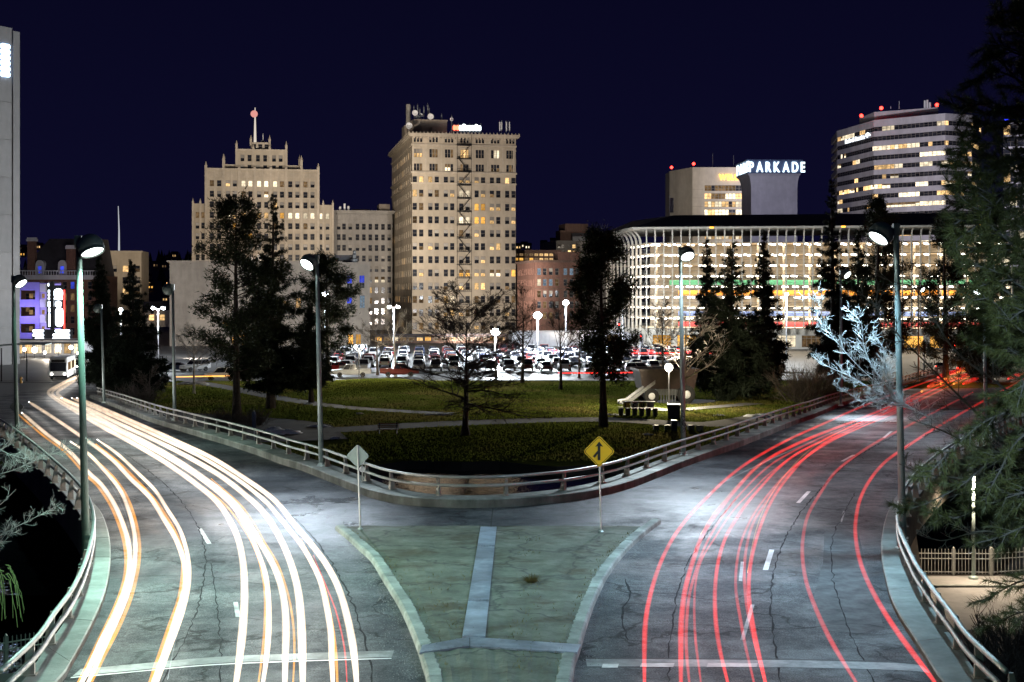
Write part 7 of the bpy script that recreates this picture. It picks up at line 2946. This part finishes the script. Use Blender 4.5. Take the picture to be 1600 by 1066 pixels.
def car_meshes(shape):
    L, W_, belt, (c0, c1, c2, c3), roof = SHAPES[shape]
    hw = W_ / 2
    z0 = 0.26 if shape == 'sedan' else 0.36
    body = MB()
    rings = []
    for x, z in belt:
        nose = 0.90 if abs(x) > L / 2 - 0.1 else 1.0
        h = hw * nose
        zz = z0 + (0.12 if abs(x) > L / 2 - 0.1 else 0)
        rings.append([(x, -h * 0.94, zz), (x, -h, zz + 0.18), (x, -h, z - 0.12), (x, -h * 0.90, z), (x, h * 0.90, z), (x, h, z - 0.12), (x, h, zz + 0.18), (x, h * 0.94, zz)])
    body.loft(rings)
    bz = lambda x: float(np.interp(x, [b_[0] for b_ in belt], [b_[1] for b_ in belt])) - 0.02
    # roof panel and pillars carried on the glasshouse
    rh = hw * 0.74
    body.loft([[(c1 - 0.04, -rh, roof - 0.05), (c1 + 0.12, -rh * 0.95, roof), (c2 - 0.12, -rh * 0.95, roof), (c2 + 0.04, -rh, roof - 0.05)], [(c1 - 0.04, rh, roof - 0.05), (c1 + 0.12, rh * 0.95, roof), (c2 - 0.12, rh * 0.95, roof), (c2 + 0.04, rh, roof - 0.05)]])
    sh = hw * 0.88
    xs = [(c0, c1), (0.5 * (c0 + c2) + 0.1, 0.5 * (c1 + c2) + 0.1), (c3, c2)]
    for s in (-1, 1):
        for xb, xt in xs:
            body.tube([(xb, s * sh * 1.005, bz(xb)), (xt, s * rh * 1.01, roof - 0.04)], 0.045, 4)
    if shape == 'pickup':
        body.v += []
        for s in (-1, 1):
            body.box(0.9, 2.8, s * hw * 0.9 - 0.04, s * hw * 0.9 + 0.04, 1.08, 1.16)
    glass = MB()
    glass.loft([[(c0, -sh, bz(c0)), (c3, -sh, bz(c3)), (c3, sh, bz(c3)), (c0, sh, bz(c0))], [(c1, -rh, roof - 0.05), (c2, -rh, roof - 0.05), (c2, rh, roof - 0.05), (c1, rh, roof - 0.05)]])
    wr = 0.31 if shape == 'sedan' else 0.37
    wheel = MB()
    wheel.lathe([(wr * 0.62, -0.10), (wr * 0.96, -0.11), (wr, -0.06), (wr, 0.06), (wr * 0.96, 0.11), (wr * 0.62, 0.10)], 12, axis='y')
    rim = MB()
    rim.lathe([(0.01, -0.095), (wr * 0.25, -0.10), (wr * 0.35, -0.075), (wr * 0.6, -0.105), (wr * 0.6, 0.105), (wr * 0.35, 0.075), (wr * 0.25, 0.10), (0.01, 0.095)], 10, axis='y')
    head, tail = MB(), MB()
    head.cbox(-0.04, 0.05, -0.17, 0.17, -0.07, 0.07, 0.015)
    tail.cbox(-0.05, 0.04, -0.12, 0.12, -0.12, 0.12, 0.015)
    fx, rx = belt[1][0], belt[-2][0]
    return dict(body=body, glass=glass.mesh('windows', M['glass']), wheel=wheel.mesh('wheel', M['tyre'], True), rim=rim.mesh('rim', M['rim']), head=head, tail=tail, wr=wr, hw=hw, L=L, belt=belt, wx=L * 0.29)


_cm = {}


def car(label, shape, colour, loc, rz, group, lit=False, name=None, cat=None):
    if shape not in _cm:
        _cm[shape] = car_meshes(shape)
    K = _cm[shape]
    key = ('b', colour)
    if key not in K:
        K[key] = K['body'].mesh('car_body', M['car_' + colour])
    root = thing(name or 'parked_car', label, cat or 'car', loc, rz, group)
    ob('body', K[key], root)
    ob('windows', K['glass'], root)
    for sx in (-1, 1):
        for sy in (-1, 1):
            w = ob('wheel', K['wheel'], root, (sx * K['wx'], sy * (K['hw'] - 0.10), K['wr']))
            ob('rim', K['rim'], w)
    hk, tk = ('hl' if lit else 'h'), ('tl' if lit else 't')
    if hk not in K:
        K[hk] = K['head'].mesh('headlight', M['e_head'] if lit else M['headlens'])
        K[tk] = K['tail'].mesh('tail_light', M['e_tail'] if lit else M['taillens'])
    for sy in (-1, 1):
        ob('headlight', K[hk], root, (K['belt'][1][0] - 0.01, sy * K['hw'] * 0.66, K['belt'][1][1] - 0.12))
        ob('tail_light', K[tk], root, (K['belt'][-2][0] + 0.02, sy * K['hw'] * 0.74, K['belt'][-2][1] - 0.16))
    return root


Z0 = CITY + 0.015


def st(u, v):
    p = onz(u, v, Z0)
    return (p.x, p.y, Z0)


GS = 'cars standing along the far street'
car('silver crew cab pickup parked along the far street by the globe lamp', 'pickup', 'silver', st(549, 589), 0.10, GS, name='pickup_truck', cat='pickup')
car('dark red pickup parked nose right of the silver one', 'pickup', 'dark red', st(624, 588), math.pi + 0.1, GS, name='pickup_truck', cat='pickup')
car('white sport utility car behind the pines on the left', 'suv', 'white', st(346, 594), 0.10, GS)
car('white station wagon by the red wagon sculpture', 'wagon', 'white', st(1001, 583), math.pi + 0.05, GS)
car('pale tan car partly hidden by the slender pine trunk', 'sedan', 'tan', st(938, 586), math.pi + 0.05, GS)
car('red car left of the silver pickup', 'sedan', 'red', st(524, 580), 0.6, GS)
car('dark blue car left by the pale tree', 'sedan', 'dark blue', st(272, 580), 0.1, GS)
car('white van like car left of the white wall post', 'suv', 'white', st(305, 580), 0.8, GS)
car('grey car waiting with lit lamps behind the bus', 'sedan', 'grey', st(150, 584), 1.2, GS, True)
car('silver car with lit lamps right of the bus', 'suv', 'silver', st(128, 580), 1.3, GS, True)
car('dark car waiting at the left junction before the spruces', 'sedan', 'black', st(178, 586), 1.9, GS, True)
car('black car with red lamps under the far signal on the right', 'suv', 'black', st(1504, 584), -1.9, GS, True)
car('grey car with red lamps left of the black one at the far right signal', 'sedan', 'grey', st(1470, 580), -1.9, GS, True)
car('white car with red lamps at the right edge of the far street', 'sedan', 'white', st(1570, 584), -2.2, GS, True)
# the crowded car lot
colours = ['white', 'silver', 'grey', 'black', 'dark blue', 'dark red', 'silver', 'white', 'white', 'tan', 'silver']
shapes = ['sedan', 'suv', 'sedan', 'suv', 'wagon', 'pickup']
ordn = ['front', 'second', 'third', 'fourth', 'fifth', 'sixth', 'seventh', 'last']
for r_ in range(8):
    y = 213.5 + r_ * 8.6 + (2.5 if r_ % 2 else 0)
    n = 24
    for i in range(n):
        x = -29 + i * 2.85 + rnd.uniform(-0.15, 0.15) + r_ * -0.6
        if rnd.random() < 0.10 or x > 32 + r_ * 0.5:
            continue
        c, s = rnd.choice(colours), rnd.choice(shapes)
        rz = (math.pi / 2 if rnd.random() < 0.75 else -math.pi / 2) + rnd.uniform(-0.05, 0.05) + 0.06
        if s == 'sedan' and rnd.random() < 0.12:
            c = 'red'
        car(f'{c} {"sport utility car" if s == "suv" else ("station wagon" if s == "wagon" else s)} parked in the {ordn[r_]} row of the crowded car lot', s, c, (x, y, Z0), rz, 'cars parked in the lot')
# queue of brake lights at the right of the lot
for i, (u, v) in enumerate(((985, 553), (1000, 551), (1016, 553), (1032, 552), (1048, 554), (1064, 553), (1080, 555), (1098, 554))):
    p = onz(u, v, Z0)
    lab = ['leftmost', 'second', 'third', 'fourth', 'fifth', 'sixth', 'seventh', 'rightmost'][i]
    car(f'{lab} car of the queue with glowing red lamps left of the garage', rnd.choice(['sedan', 'suv', 'wagon']), rnd.choice(['red', 'dark red', 'silver', 'red']), (p.x, p.y, Z0), 1.5 + math.pi + rnd.uniform(-0.5, 0.5), 'cars queueing with brake lights on', True)
for i, (u0, u1, v) in enumerate(((982, 1030, 545), (990, 1060, 548), (1040, 1112, 546), (1060, 1125, 550), (985, 1120, 552))):
    pts = [onz(u, v, CITY + 1.0 + 0.2 * i) for u in (u0, (u0 + u1) / 2, u1)]
    o_ = Vector((pts[0].x, pts[0].y, 0))
    mb = MB()
    mb.tube([p - o_ for p in pts], 0.16, 6)
    tag(part('light_streak', mb, M['t_red'], None, True, o_), f'{["topmost", "upper", "right hand", "lower right", "lowest long"][i]} red brake light streak before the garage corner', 'light streak', 'red streaks before the garage')

# bus
P = onz(78, 594, Z0)
bus = thing('bus', 'white city bus coming out of the lit street on the left', 'bus', (P.x, P.y + 5.5, Z0), R(-78))
mb = MB()
mb.loft([[(-5.6, -1.2, 0.35), (-5.6, 1.2, 0.35), (-5.6, 1.2, 2.6), (-5.45, 1.1, 3.0), (-5.45, -1.1, 3.0), (-5.6, -1.2, 2.6)][::-1], [(5.5, -1.25, 0.35), (5.5, 1.25, 0.35), (5.5, 1.25, 2.7), (5.35, 1.12, 3.15), (5.35, -1.12, 3.15), (5.5, -1.25, 2.7)][::-1],
         [(5.75, -1.15, 0.45), (5.75, 1.15, 0.45), (5.72, 1.15, 2.6), (5.6, 1.0, 3.0), (5.6, -1.0, 3.0), (5.72, -1.15, 2.6)][::-1]])
part('body', mb, M['whitepaint'], bus)
mb = MB()
mb.quad((5.79, -1.05, 1.25), (5.79, 1.05, 1.25), (5.75, 1.05, 2.45), (5.75, -1.05, 2.45))
part('windscreen', mb, M['glass'], bus)
mb = MB()
mb.quad((5.76, -0.9, 2.5), (5.76, 0.9, 2.5), (5.66, 0.9, 2.88), (5.66, -0.9, 2.88))
part('destination_panel', mb, M['black'], bus)
for s in (-1, 1):
    for i in range(6):
        mb = MB()
        mb.box(-4.6 + i * 1.65, -3.1 + i * 1.65, s * 1.262 - 0.012, s * 1.262 + 0.012, 1.35, 2.45)
        part('window', mb, M['w_dim'] if i % 3 else M['w_white'], bus)
    mb = MB()
    mb.lathe([(0.01, 0), (0.14, 0.01), (0.15, -0.03)], 10, (5.80, s * 0.85, 0.85), axis='x')
    part('headlight', mb, M['e_head'], bus)
    for x in (-3.2, 3.4):
        mb = MB()
        mb.lathe([(0.3, -0.14), (0.48, -0.14), (0.5, 0), (0.48, 0.14), (0.3, 0.14)], 12, (x, s * 1.1, 0.5), axis='y')
        part('wheel', mb, M['tyre'], bus, True)
mb = MB()
mb.box(5.6, 5.85, -1.2, 1.2, 0.40, 0.62)
part('bumper', mb, M['darkmetal'], bus)


# ================================================================== LAMPS OF THE LOT AND PARK, SIGNALS
def lot_lamp(label, u, v, Y, power, globe=0.42, base=Z0, col=(0.86, 0.94, 1.0), double=False, pole='whitepaint'):
    P = at(u, v, Y)
    t = thing('lot_lamp', label, 'lamp', (P.x, P.y, base), 0, 'bright lamps of the car lot')
    h = P.z - base
    mb = MB()
    mb.tube([(0, 0, 0), (0, 0, h - 0.1)], [0.14, 0.09], 8)
    mb.lathe([(0.3, 0), (0.3, 0.7), (0.2, 0.75)], 10)
    part('pole', mb, M[pole], t, True)
    for s in ((-0.9, 0.9) if double else (0,)):
        mb = MB()
        if double:
            mb.tube([(0, 0, h - 0.3), (s * 0.6, 0, h + 0.1), (s, 0, h + 0.2)], 0.05, 5)
        mb.lathe([(0.15, 0.30), (globe * 1.2, 0.22), (globe * 1.2, 0.12), (globe, 0.05)], 12, (s, 0, h + 0.1))
        hd = part('lamp_head', mb, M['greymetal'], t)
        mb = MB()
        mb.sphere((s, 0, h), globe, 12, 8, sz=0.8)
        part('bulb', mb, M['e_lot'], hd, True)
    if power:
        point('lot_light', (P.x, P.y - 0.8, P.z - globe * 0.9), power, col, 0.4)
    return t


lot_lamp('brightest blue white lamp over the white hall', 840, 493, 258, 80000, 0.80)
lot_lamp('blue white lamp left of the brightest one', 774, 519, 236, 76000, 0.78)
lot_lamp('blue white lamp right of and above the brightest one', 884, 473, 282, 23400, 0.66)
lot_lamp('white double headed lamp by the floodlit pale tree', 615, 480, 268, 20800, 0.34, double=True)
lot_lamp('white double headed lamp behind the slender pine', 973, 456, 290, 4500, 0.36, double=True)
lot_lamp('blue white lamp shining through the small pine beside the street lamp', 508, 459, 240, 20800, 0.55)
lot_lamp('low white lamp just left of the slender pine trunk', 947, 541, 225, 9000, 0.34)
lot_lamp('white lamp on a short post beside the garage street corner', 1229, 460, 250, 9100, 0.34)
lot_lamp('small white lamp behind the dark spruces on the left', 189, 484, 260, 6500, 0.42)
lot_lamp('white lamp on a pale post right of the spruces on the left', 247, 482, 230, 7800, 0.30, double=True)


def globe_lamp(label, u, vbase, vtop, power, twin=True, onl=True, big=0.24):
    P = onlawn(u, vbase) if onl else Vector(st(u, vbase))
    t = thing('globe_lamp', label, 'lamp', tuple(P), 0, 'old style globe lamps in the park')
    h = (vbase - vtop) * P.y / F_PX
    mb = MB()
    mb.lathe([(0.20, 0), (0.20, 0.25), (0.12, 0.4), (0.07, 0.6), (0.055, h - 0.4), (0.09, h - 0.3)], 10)
    part('pole', mb, M['darkmetal'], t, True)
    for s in ((-0.45, 0.45) if twin else (0,)):
        mb = MB()
        if twin:
            mb.tube([(0, 0, h - 0.6), (s * 0.7, 0, h - 0.55), (s, 0, h - 0.3)], 0.03, 5)
        mb.lathe([(0.10, -0.12), (0.13, 0)], 8, (s, 0, h - big))
        f = part('fitter', mb, M['darkmetal'], t)
        mb = MB()
        mb.sphere((s, 0, h), big, 10, 7)
        part('globe', mb, M['e_globe'], f, True)
    point('globe_light', (P.x, P.y - 0.5, P.z + h), power, (1.0, 0.86, 0.62), 0.3)
    return t


globe_lamp('twin globe lamp before the silver pickup', 561, 597, 544, 8000)
globe_lamp('bright globe lamp inside the pale branches at the wagon sculpture', 1045, 640, 578, 12000, False, big=0.42)


def signal(label, u, v, Y, arm=0.0, col='e_red', base=Z0):
    P = at(u, v, Y)
    t = thing('traffic_light', label, 'traffic light', (P.x + arm, P.y, base), 0, 'traffic lights at the far junctions')
    h = P.z - base
    mb = MB()
    mb.tube([(0, 0, 0), (0, 0, h + 0.9)], [0.12, 0.09], 8)
    if arm:
        mb.tube([(0, 0, h + 0.75), (-arm, 0, h + 0.8)], [0.08, 0.05], 6)
    part('pole', mb, M['greymetal'], t, True)
    mb = MB()
    mb.cbox(-arm - 0.22, -arm + 0.22, -0.14, 0.14, h - 1.0, h + 0.4, 0.04)
    for k in range(3):
        mb.lathe([(0.17, 0.0), (0.17, -0.18), (0.155, -0.18), (0.155, 0.0)], 10, (-arm, -0.14, h - k * 0.42), axis='y')
    hs = part('housing', mb, M['darkmetal'], t)
    for k in range(3):
        mb = MB()
        mb.lathe([(0.15, -0.0), (0.10, -0.04), (0.01, -0.05)], 10, (-arm, -0.142, h - k * 0.42), axis='y')
        part('lens', mb, M[col] if k == 0 else M['black'], hs, True)
    return t


signal('red traffic light on a tall post behind the slender pine', 967, 507, 235, 0.9)
signal('red traffic light left of the garage over the queue', 1001, 525, 240, 0.0)
signal('red traffic light at the far end of the right road, left of two', 1444, 540, 205, 0.0)
signal('red traffic light at the far end of the right road, right of two', 1491, 540, 208, 2.5)
signal('red traffic light among the spruces on the left', 150, 549, 215, 0.0)

# ================================================================== PARK THINGS
# giant wagon sculpture with a slide handle
P = onlawn(1040, 631)
wg = thing('wagon_sculpture', 'giant red wagon play sculpture with its handle as a slide', 'sculpture', tuple(P), R(8))
M['wagonred'] = pbr('wagon_red_paint', (0.050, 0.030, 0.026), 0.6, 0, 0.25, 1.5, 0.1, 0.3)
mb = MB()
mb.loft([[(-2.9, -1.3, 1.6), (2.9, -1.3, 1.6), (2.9, 1.9, 1.6), (-2.9, 1.9, 1.6)], [(-3.3, -1.6, 3.7), (3.3, -1.6, 3.7), (3.3, 2.2, 3.7), (-3.3, 2.2, 3.7)]])
part('bed', mb, M['wagonred'], wg)
mb = MB()
mb.box(-3.45, 3.45, -1.75, -1.6, 3.55, 3.8)
mb.box(-3.45, 3.45, 2.2, 2.35, 3.55, 3.8)
mb.box(-3.45, -3.3, -1.6, 2.2, 3.55, 3.8)
mb.box(3.3, 3.45, -1.6, 2.2, 3.55, 3.8)
part('rim_rail', mb, M['wagonred'], wg)
mb = MB()
mb.box(-1.2, 1.4, -1.0, 1.4, 0.9, 1.6)
mb.tube([(-2.0, -1.4, 0.85), (-2.0, 1.8, 0.85)], 0.12, 6)
mb.tube([(1.9, -1.4, 1.0), (1.9, 1.8, 1.0)], 0.12, 6)
for i in range(6):
    mb.box(-0.9 + i * 0.32, -0.8 + i * 0.32, -1.35, -1.25, 0, 1.6)
part('chassis', mb, M['greymetal'], wg)
for (x, r) in ((-2.0, 0.85), (1.9, 1.0)):
    for y in (-1.6, 2.0):
        mb = MB()
        mb.lathe([(r * 0.62, -0.22), (r * 0.95, -0.25), (r, -0.12), (r, 0.12), (r * 0.95, 0.25), (r * 0.62, 0.22)], 20, (x, y, r), axis='y')
        w = part('wheel', mb, M['tyre'], wg, True)
        mb = MB()
        mb.lathe([(0.01, -0.26), (r * 0.2, -0.25), (r * 0.6, -0.20), (r * 0.62, 0.20), (0.01, 0.2)], 16, (x, y, r), axis='y')
        part('hub', mb, M['whitepaint'], w, True)
mb = MB()
top = Vector((-1.8, -1.5, 2.3))
bot = Vector((-4.9, -2.6, 0.35))
end = Vector((-5.8, -2.8, 0.25))
side = Vector((0.12, -0.5, 0))
rows = []
for p in (top, top.lerp(bot, 0.5), bot, end):
    rows.append([p - side + Vector((0, 0, 0.32)), p - side * 0.9, p + side * 0.9, p + side + Vector((0, 0, 0.32)), p + side * 1.12 + Vector((0, 0, 0.32)), p + side * 1.1 - Vector((0, 0, 0.1)), p - side * 1.1 - Vector((0, 0, 0.1)), p - side * 1.12 + Vector((0, 0, 0.32))])
mb.loft(rows)
part('handle_slide', mb, M['greymetal'], wg)
mb = MB()
for a in (-0.35, 0.35):
    mb.tube([end + Vector((a * 0.2, a, -0.4)), end + Vector((a * 0.2, a, 0.2))], 0.06, 5)
part('slide_leg', mb, M['greymetal'], wg)

# painted bench blocks and dark tubs on the lawn
P = onlawn(998, 655)
pb = thing('painted_bench', 'bench made of painted letter panels above a row of dark tubs', 'bench', tuple(P))
cols = [(0.50, 0.48, 0.06), (0.5, 0.5, 0.48), (0.45, 0.46, 0.10), (0.5, 0.5, 0.5)]
for i in range(4):
    mb = MB()
    mb.cbox(-1.5 + i * 0.75, -0.80 + i * 0.75, -0.1, 0.1, 0.78, 1.30, 0.02)
    pnl = part('panel', mb, pbr('bench_panel', cols[i], 0.7, 0, 0.2, 3, 0), pb)
    letters('ICUI'[i], 0.48, 0.03, M['black'], pnl, (-1.32 + i * 0.75, -0.115, 0.86), (1, 0), name='painted_letter', bold=0.02)
mb = MB()
mb.box(-1.6, 1.6, -0.35, 0.35, 1.31, 1.38)
part('top_board', mb, M['greymetal'], pb)
for i in range(6):
    mb = MB()
    mb.lathe([(0.22, 0), (0.27, 0.72), (0.29, 0.74), (0.25, 0.76)], 10, (-1.75 + i * 0.66, -0.45, 0))
    part('tub', mb, M['darkmetal'], pb)


def bin_(label, u, v, w, h, mat, name='bin', lid=True):
    P = onlawn(u, v)
    t = thing(name, label, 'bin', tuple(P), rnd.uniform(-0.2, 0.2), 'bins and boxes on the lawn')
    s = P.y / F_PX
    mb = MB()
    W_, H_ = w * s / 2, h * s
    mb.loft([[(-W_ * 0.9, -W_ * 0.9, 0), (W_ * 0.9, -W_ * 0.9, 0), (W_ * 0.9, W_ * 0.9, 0), (-W_ * 0.9, W_ * 0.9, 0)], [(-W_, -W_, H_), (W_, -W_, H_), (W_, W_, H_), (-W_, W_, H_)]])
    part('body', mb, mat, t)
    if lid:
        mb = MB()
        mb.cbox(-W_ * 1.06, W_ * 1.06, -W_ * 1.06, W_ * 1.06, H_ + 0.002, H_ + 0.10, 0.03)
        part('lid', mb, M['greymetal'], t)
    return t


blue = pbr('dark_blue_paint', (0.02, 0.028, 0.075), 0.5, 0, 0.2, 2, 0.05)
bin_('large dark blue cabinet left of the scribbled lamp pole', 1053, 659, 20, 21, blue, 'cabinet')
bin_('short black tub left of the blue bin on the lower lawn', 1025, 676, 8, 8, M['darkmetal'], lid=False)
bin_('olive tub beside the tall blue bin', 1043, 676, 9, 8, pbr('olive_paint', (0.10, 0.11, 0.03), 0.6, 0, 0.2, 2, 0), lid=False)
bin_('tall blue bin between two tubs on the lower lawn', 1053, 677, 9, 15, blue)
bin_('grey tub right of the scribbled lamp pole', 1079, 676, 10, 8, M['greymetal'], lid=False)
bin_('pale box right of the grey tub near the guard rail', 1093, 677, 10, 9, M['grey_stone'], lid=False)
# park information post and rust coloured bench
P = onlawn(397, 690)
t = thing('info_post', 'thin post with a dark blue board on the dark bank', 'sign', tuple(P))
mb = MB()
mb.tube([(0, 0, 0), (0, 0, 2.6)], 0.05, 6)
part('post', mb, M['greymetal'], t)
mb = MB()
mb.cbox(-0.16, 0.16, -0.08, -0.04, 1.0, 2.5, 0.015)
part('board', mb, blue, t)
P = onlawn(606, 680)
t = thing('bench', 'rust brown slatted park bench on the dark lower lawn', 'bench', tuple(P))
wood = pbr('bench_wood', (0.15, 0.06, 0.03), 0.7, 0, 0.3, 4, 0.1)
for k in range(4):
    mb = MB()
    mb.box(-0.9, 0.9, -0.25 + k * 0.14, -0.14 + k * 0.14, 0.43, 0.47)
    part('seat_slat', mb, wood, t)
for k in range(3):
    mb = MB()
    mb.box(-0.9, 0.9, 0.30, 0.34, 0.55 + k * 0.15, 0.66 + k * 0.15)
    part('back_slat', mb, wood, t)
for x in (-0.75, 0.75):
    mb = MB()
    mb.box(x - 0.04, x + 0.04, -0.22, 0.29, 0, 0.43)
    mb.box(x - 0.04, x + 0.04, 0.26, 0.30, 0.43, 1.0)
    part('leg', mb, M['darkmetal'], t)


# snow patches
def snow(label, u, v, w, d, seed, h=0.16):
    g = random.Random(seed)
    P = onlawn(u, v)
    W_, D_ = w * P.y / F_PX / 2, d
    mb = MB()
    n, m = 22, 7
    rows = []
    ph = [g.uniform(0, 6) for _ in range(4)]
    for j in range(m + 1):
        t = j / m
        row = []
        for i in range(n):
            a = 2 * math.pi * i / n
            rr = 1 + 0.30 * math.sin(2 * a + ph[0]) + 0.22 * math.sin(5 * a + ph[1]) + 0.15 * math.sin(9 * a + ph[2])
            q = max(0.02, math.cos(t * math.pi / 2))
            row.append((W_ * rr * q * math.cos(a), D_ * rr * q * math.sin(a), 0.02 + h * math.sin(t * math.pi / 2) * (1 + 0.5 * math.sin(7 * a + ph[3] + 5 * t)) + g.uniform(-0.02, 0.02)))
        rows.append(row)
    mb.loft(rows, cap=False)
    o = part('snow_patch', mb, M['snow'], None, True, P + Vector((0, 0, 0.02)))
    return tag(o, label, 'snow', 'old snow patches in the park')


for i, (u, v, w, d, lab) in enumerate(((445, 676, 42, 1.6, 'largest lumpy white snow patch left of the pale lamp pole'), (428, 671, 22, 1.2, 'lumpy snow patch joined to the left of the largest one'), (500, 666, 34, 0.5, 'thin snow strip behind the pale lamp pole'), (523, 686, 16, 0.5, 'small snow patch right of the pale lamp pole'),
                                       (562, 647, 10, 0.4, 'tiny snow patch at the lawn path'), (1184, 655, 30, 0.9, 'snow heap beyond the right guard rail'), (960, 655, 34, 0.5, 'broken snow strip by the painted bench'), (1012, 683, 14, 0.3, 'tiny snow patch before the bins'),
                                       (690, 652, 46, 0.3, 'thin snow line at the dark path left of the big bare tree'), (300, 603, 40, 0.7, 'pale snow strip at the far left path'), (1125, 654, 14, 0.4, 'small snow patch right of the scribbled lamp'))):
    snow(lab, u, v, w, d, i + 3, 0.10 if d < 0.6 else 0.22)

# ================================================================== LOWER PATH AND FENCES
Zl = LOWER
lp_ = lambda u, v: onz(u, v, Zl)
mb = MB()
c = [lp_(1380, 1120), lp_(1800, 1120), lp_(1800, 898), lp_(1415, 898)]
mb.prism([(p.x, p.y) for p in c], -5.9, Zl)
struct('terrace', mb, M['soil'])
mb = MB()
c = [lp_(1432, 985), lp_(1800, 985), lp_(1800, 900), lp_(1418, 901)]
mb.add([(p.x, p.y, Zl + 0.012) for p in c], [(0, 1, 2, 3)])
struct('lower_path', mb, pbr('path_concrete', (0.26, 0.25, 0.235), 0.8, 0, 0.2, 0.8, 0.15, 0.2))
mb = MB()
a_, b_ = lp_(1440, 921), lp_(1640, 906)
mb.box(a_.x, b_.x, a_.y + 0.3, a_.y + 0.55, Zl + 0.013, Zl + 0.10)
struct('path_kerb', mb, M['kerb'])


def picket_fence(label, p0, p1, h, n, mat='rail', group='low metal picket fences'):
    L = (p1 - p0).length
    ang = math.atan2(p1.y - p0.y, p1.x - p0.x)
    t = thing('picket_fence', label, 'fence', tuple(p0), ang, group)
    pk = MB()
    pk.box(-0.012, 0.012, -0.012, 0.012, 0.05, h)
    pk.lathe([(0.013, 0), (0.018, 0.03), (0.001, 0.08)], 4, (0, 0, h))
    pm_ = pk.mesh('picket', M[mat])
    for i in range(n):
        ob('picket', pm_, t, ((i + 0.5) * L / n, 0, 0))
    for z in (0.14, h - 0.14, h - 0.38):
        mb = MB()
        mb.box(0, L, -0.014, 0.014, z - 0.022, z + 0.022)
        part('rail', mb, M[mat], t)
    ps = MB()
    ps.box(-0.04, 0.04, -0.04, 0.04, 0, h + 0.10)
    ps.lathe([(0.055, 0), (0.02, 0.06), (0.001, 0.08)], 6, (0, 0, h + 0.10))
    ps = ps.mesh('post', M[mat])
    k = max(2, round(L / 2.4))
    for i in range(k + 1):
        ob('post', ps, t, (i * L / k, 0, 0))
    return t


picket_fence('metal picket fence left part along the lit lower path', lp_(1432, 898), lp_(1548, 899), 1.12, 22)
picket_fence('metal picket fence right part bending away along the lower path', lp_(1550, 899), lp_(1720, 888), 1.12, 30)
zf = -4.45
a_, b_ = onz(-60, 1062, zf), onz(76, 1040, zf)
picket_fence('metal picket fence below the left sidewalk in the corner', a_, b_, 1.15, 20)
mb = MB()
q0 = onz(-160, 1046, zf - 0.1)
mb.prism([(q0.x, 20), (-9.5, 20), (-9.5, a_.y + 1.0), (q0.x, a_.y + 0.6)], -5.9, zf - 0.0)
struct('terrace', mb, M['path'])
# path lamp behind the pine
P = lp_(1521, 905)
t = thing('path_lamp', 'pale path lamp post standing on the lower path beside the picket fence', 'lamp', tuple(P))
mb = MB()
mb.tube([(0, 0, 0), (0, 0, 4.6)], [0.09, 0.07], 8)
mb.lathe([(0.22, 0), (0.22, 0.10), (0.10, 0.16)], 10)
part('pole', mb, M['polepale'], t, True)
mb = MB()
mb.lathe([(0.08, 4.6), (0.30, 4.75), (0.32, 4.85), (0.05, 5.05)], 10)
part('lamp_head', mb, M['darkmetal'], t)
mb = MB()
mb.lathe([(0.26, 4.74), (0.2, 4.70), (0.01, 4.68)], 10)
part('lens', mb, M['e_globe'], t)
spot('path_light', P + Vector((0.0, -0.1, 4.62)), P + Vector((0, -0.6, 0)), 4800, (1.0, 0.80, 0.58), 150, 0.6, 0.2)
# stone pier of the bridge end beside the fence
P0, P1 = lp_(1428, 905), lp_(1446, 905)
mb = MB()
mb.loft([[(P0.x - 0.5, P0.y - 0.2, -5.5), (P1.x, P0.y - 0.2, -5.5), (P1.x, P0.y + 1.2, -5.5), (P0.x - 0.5, P0.y + 1.2, -5.5)], [(P0.x - 0.6, P0.y - 0.2, -1.4), (P0.x - 0.1, P0.y - 0.2, -1.4), (P0.x - 0.1, P0.y + 1.2, -1.4), (P0.x - 0.6, P0.y + 1.2, -1.4)]])
struct('abutment', mb, M['tan'])
# brush on the terrace in the lower right corner
for i, (u, v, s) in enumerate(((1560, 1040, 1), (1600, 1020, 2), (1590, 1075, 3))):
    bush(['twiggy brush in the lower right corner nearest the rail', 'twiggy brush at the right edge below the pine', 'lowest twiggy brush at the bottom right corner'][i], 0, 0, 190, 70, 60 + s, 'dimtwig', 60, place=onz(u, v, Zl))
# hydrant and bus shelter at the left junction
P = Vector(st(33, 599))
t = thing('hydrant', 'small yellow hydrant on the pavement at the left junction', 'hydrant', tuple(P))
mb = MB()
mb.lathe([(0.2, 0), (0.2, 0.1), (0.14, 0.15), (0.14, 0.65), (0.19, 0.68), (0.17, 0.8), (0.03, 0.92)], 10)
part('barrel', mb, pbr('hydrant_yellow', (0.5, 0.28, 0.03), 0.5, 0, 0.1, 3, 0), t)
mb = MB()
mb.lathe([(0.07, -0.27), (0.07, 0.27)], 8, (0, 0, 0.5), axis='x')
part('outlet', mb, M['greymetal'], t)
P = Vector(st(8, 596))
t = thing('bus_shelter', 'curved roofed bus shelter at the left edge near the bus', 'shelter', tuple(P))
mb = MB()
prev = None
for k in range(9):
    a = k / 8
    row = [(-6 + 12 * a, -1.3, 4.2 + 0.9 * math.sin(a * 1.9)), (-6 + 12 * a, 1.3, 4.3 + 0.9 * math.sin(a * 1.9))]
    if prev:
        mb.loft([[prev[0], prev[1], (prev[1][0], prev[1][1], prev[1][2] + 0.12), (prev[0][0], prev[0][1], prev[0][2] + 0.12)], [row[0], row[1], (row[1][0], row[1][1], row[1][2] + 0.12), (row[0][0], row[0][1], row[0][2] + 0.12)]])
    prev = row
part('roof', mb, M['polepale'], t)
for x in (-4, -0.5, 3):
    mb = MB()
    mb.tube([(x, 0, 0), (x, 0, 4.6)], 0.10, 8)
    part('post', mb, M['darkmetal'], t)
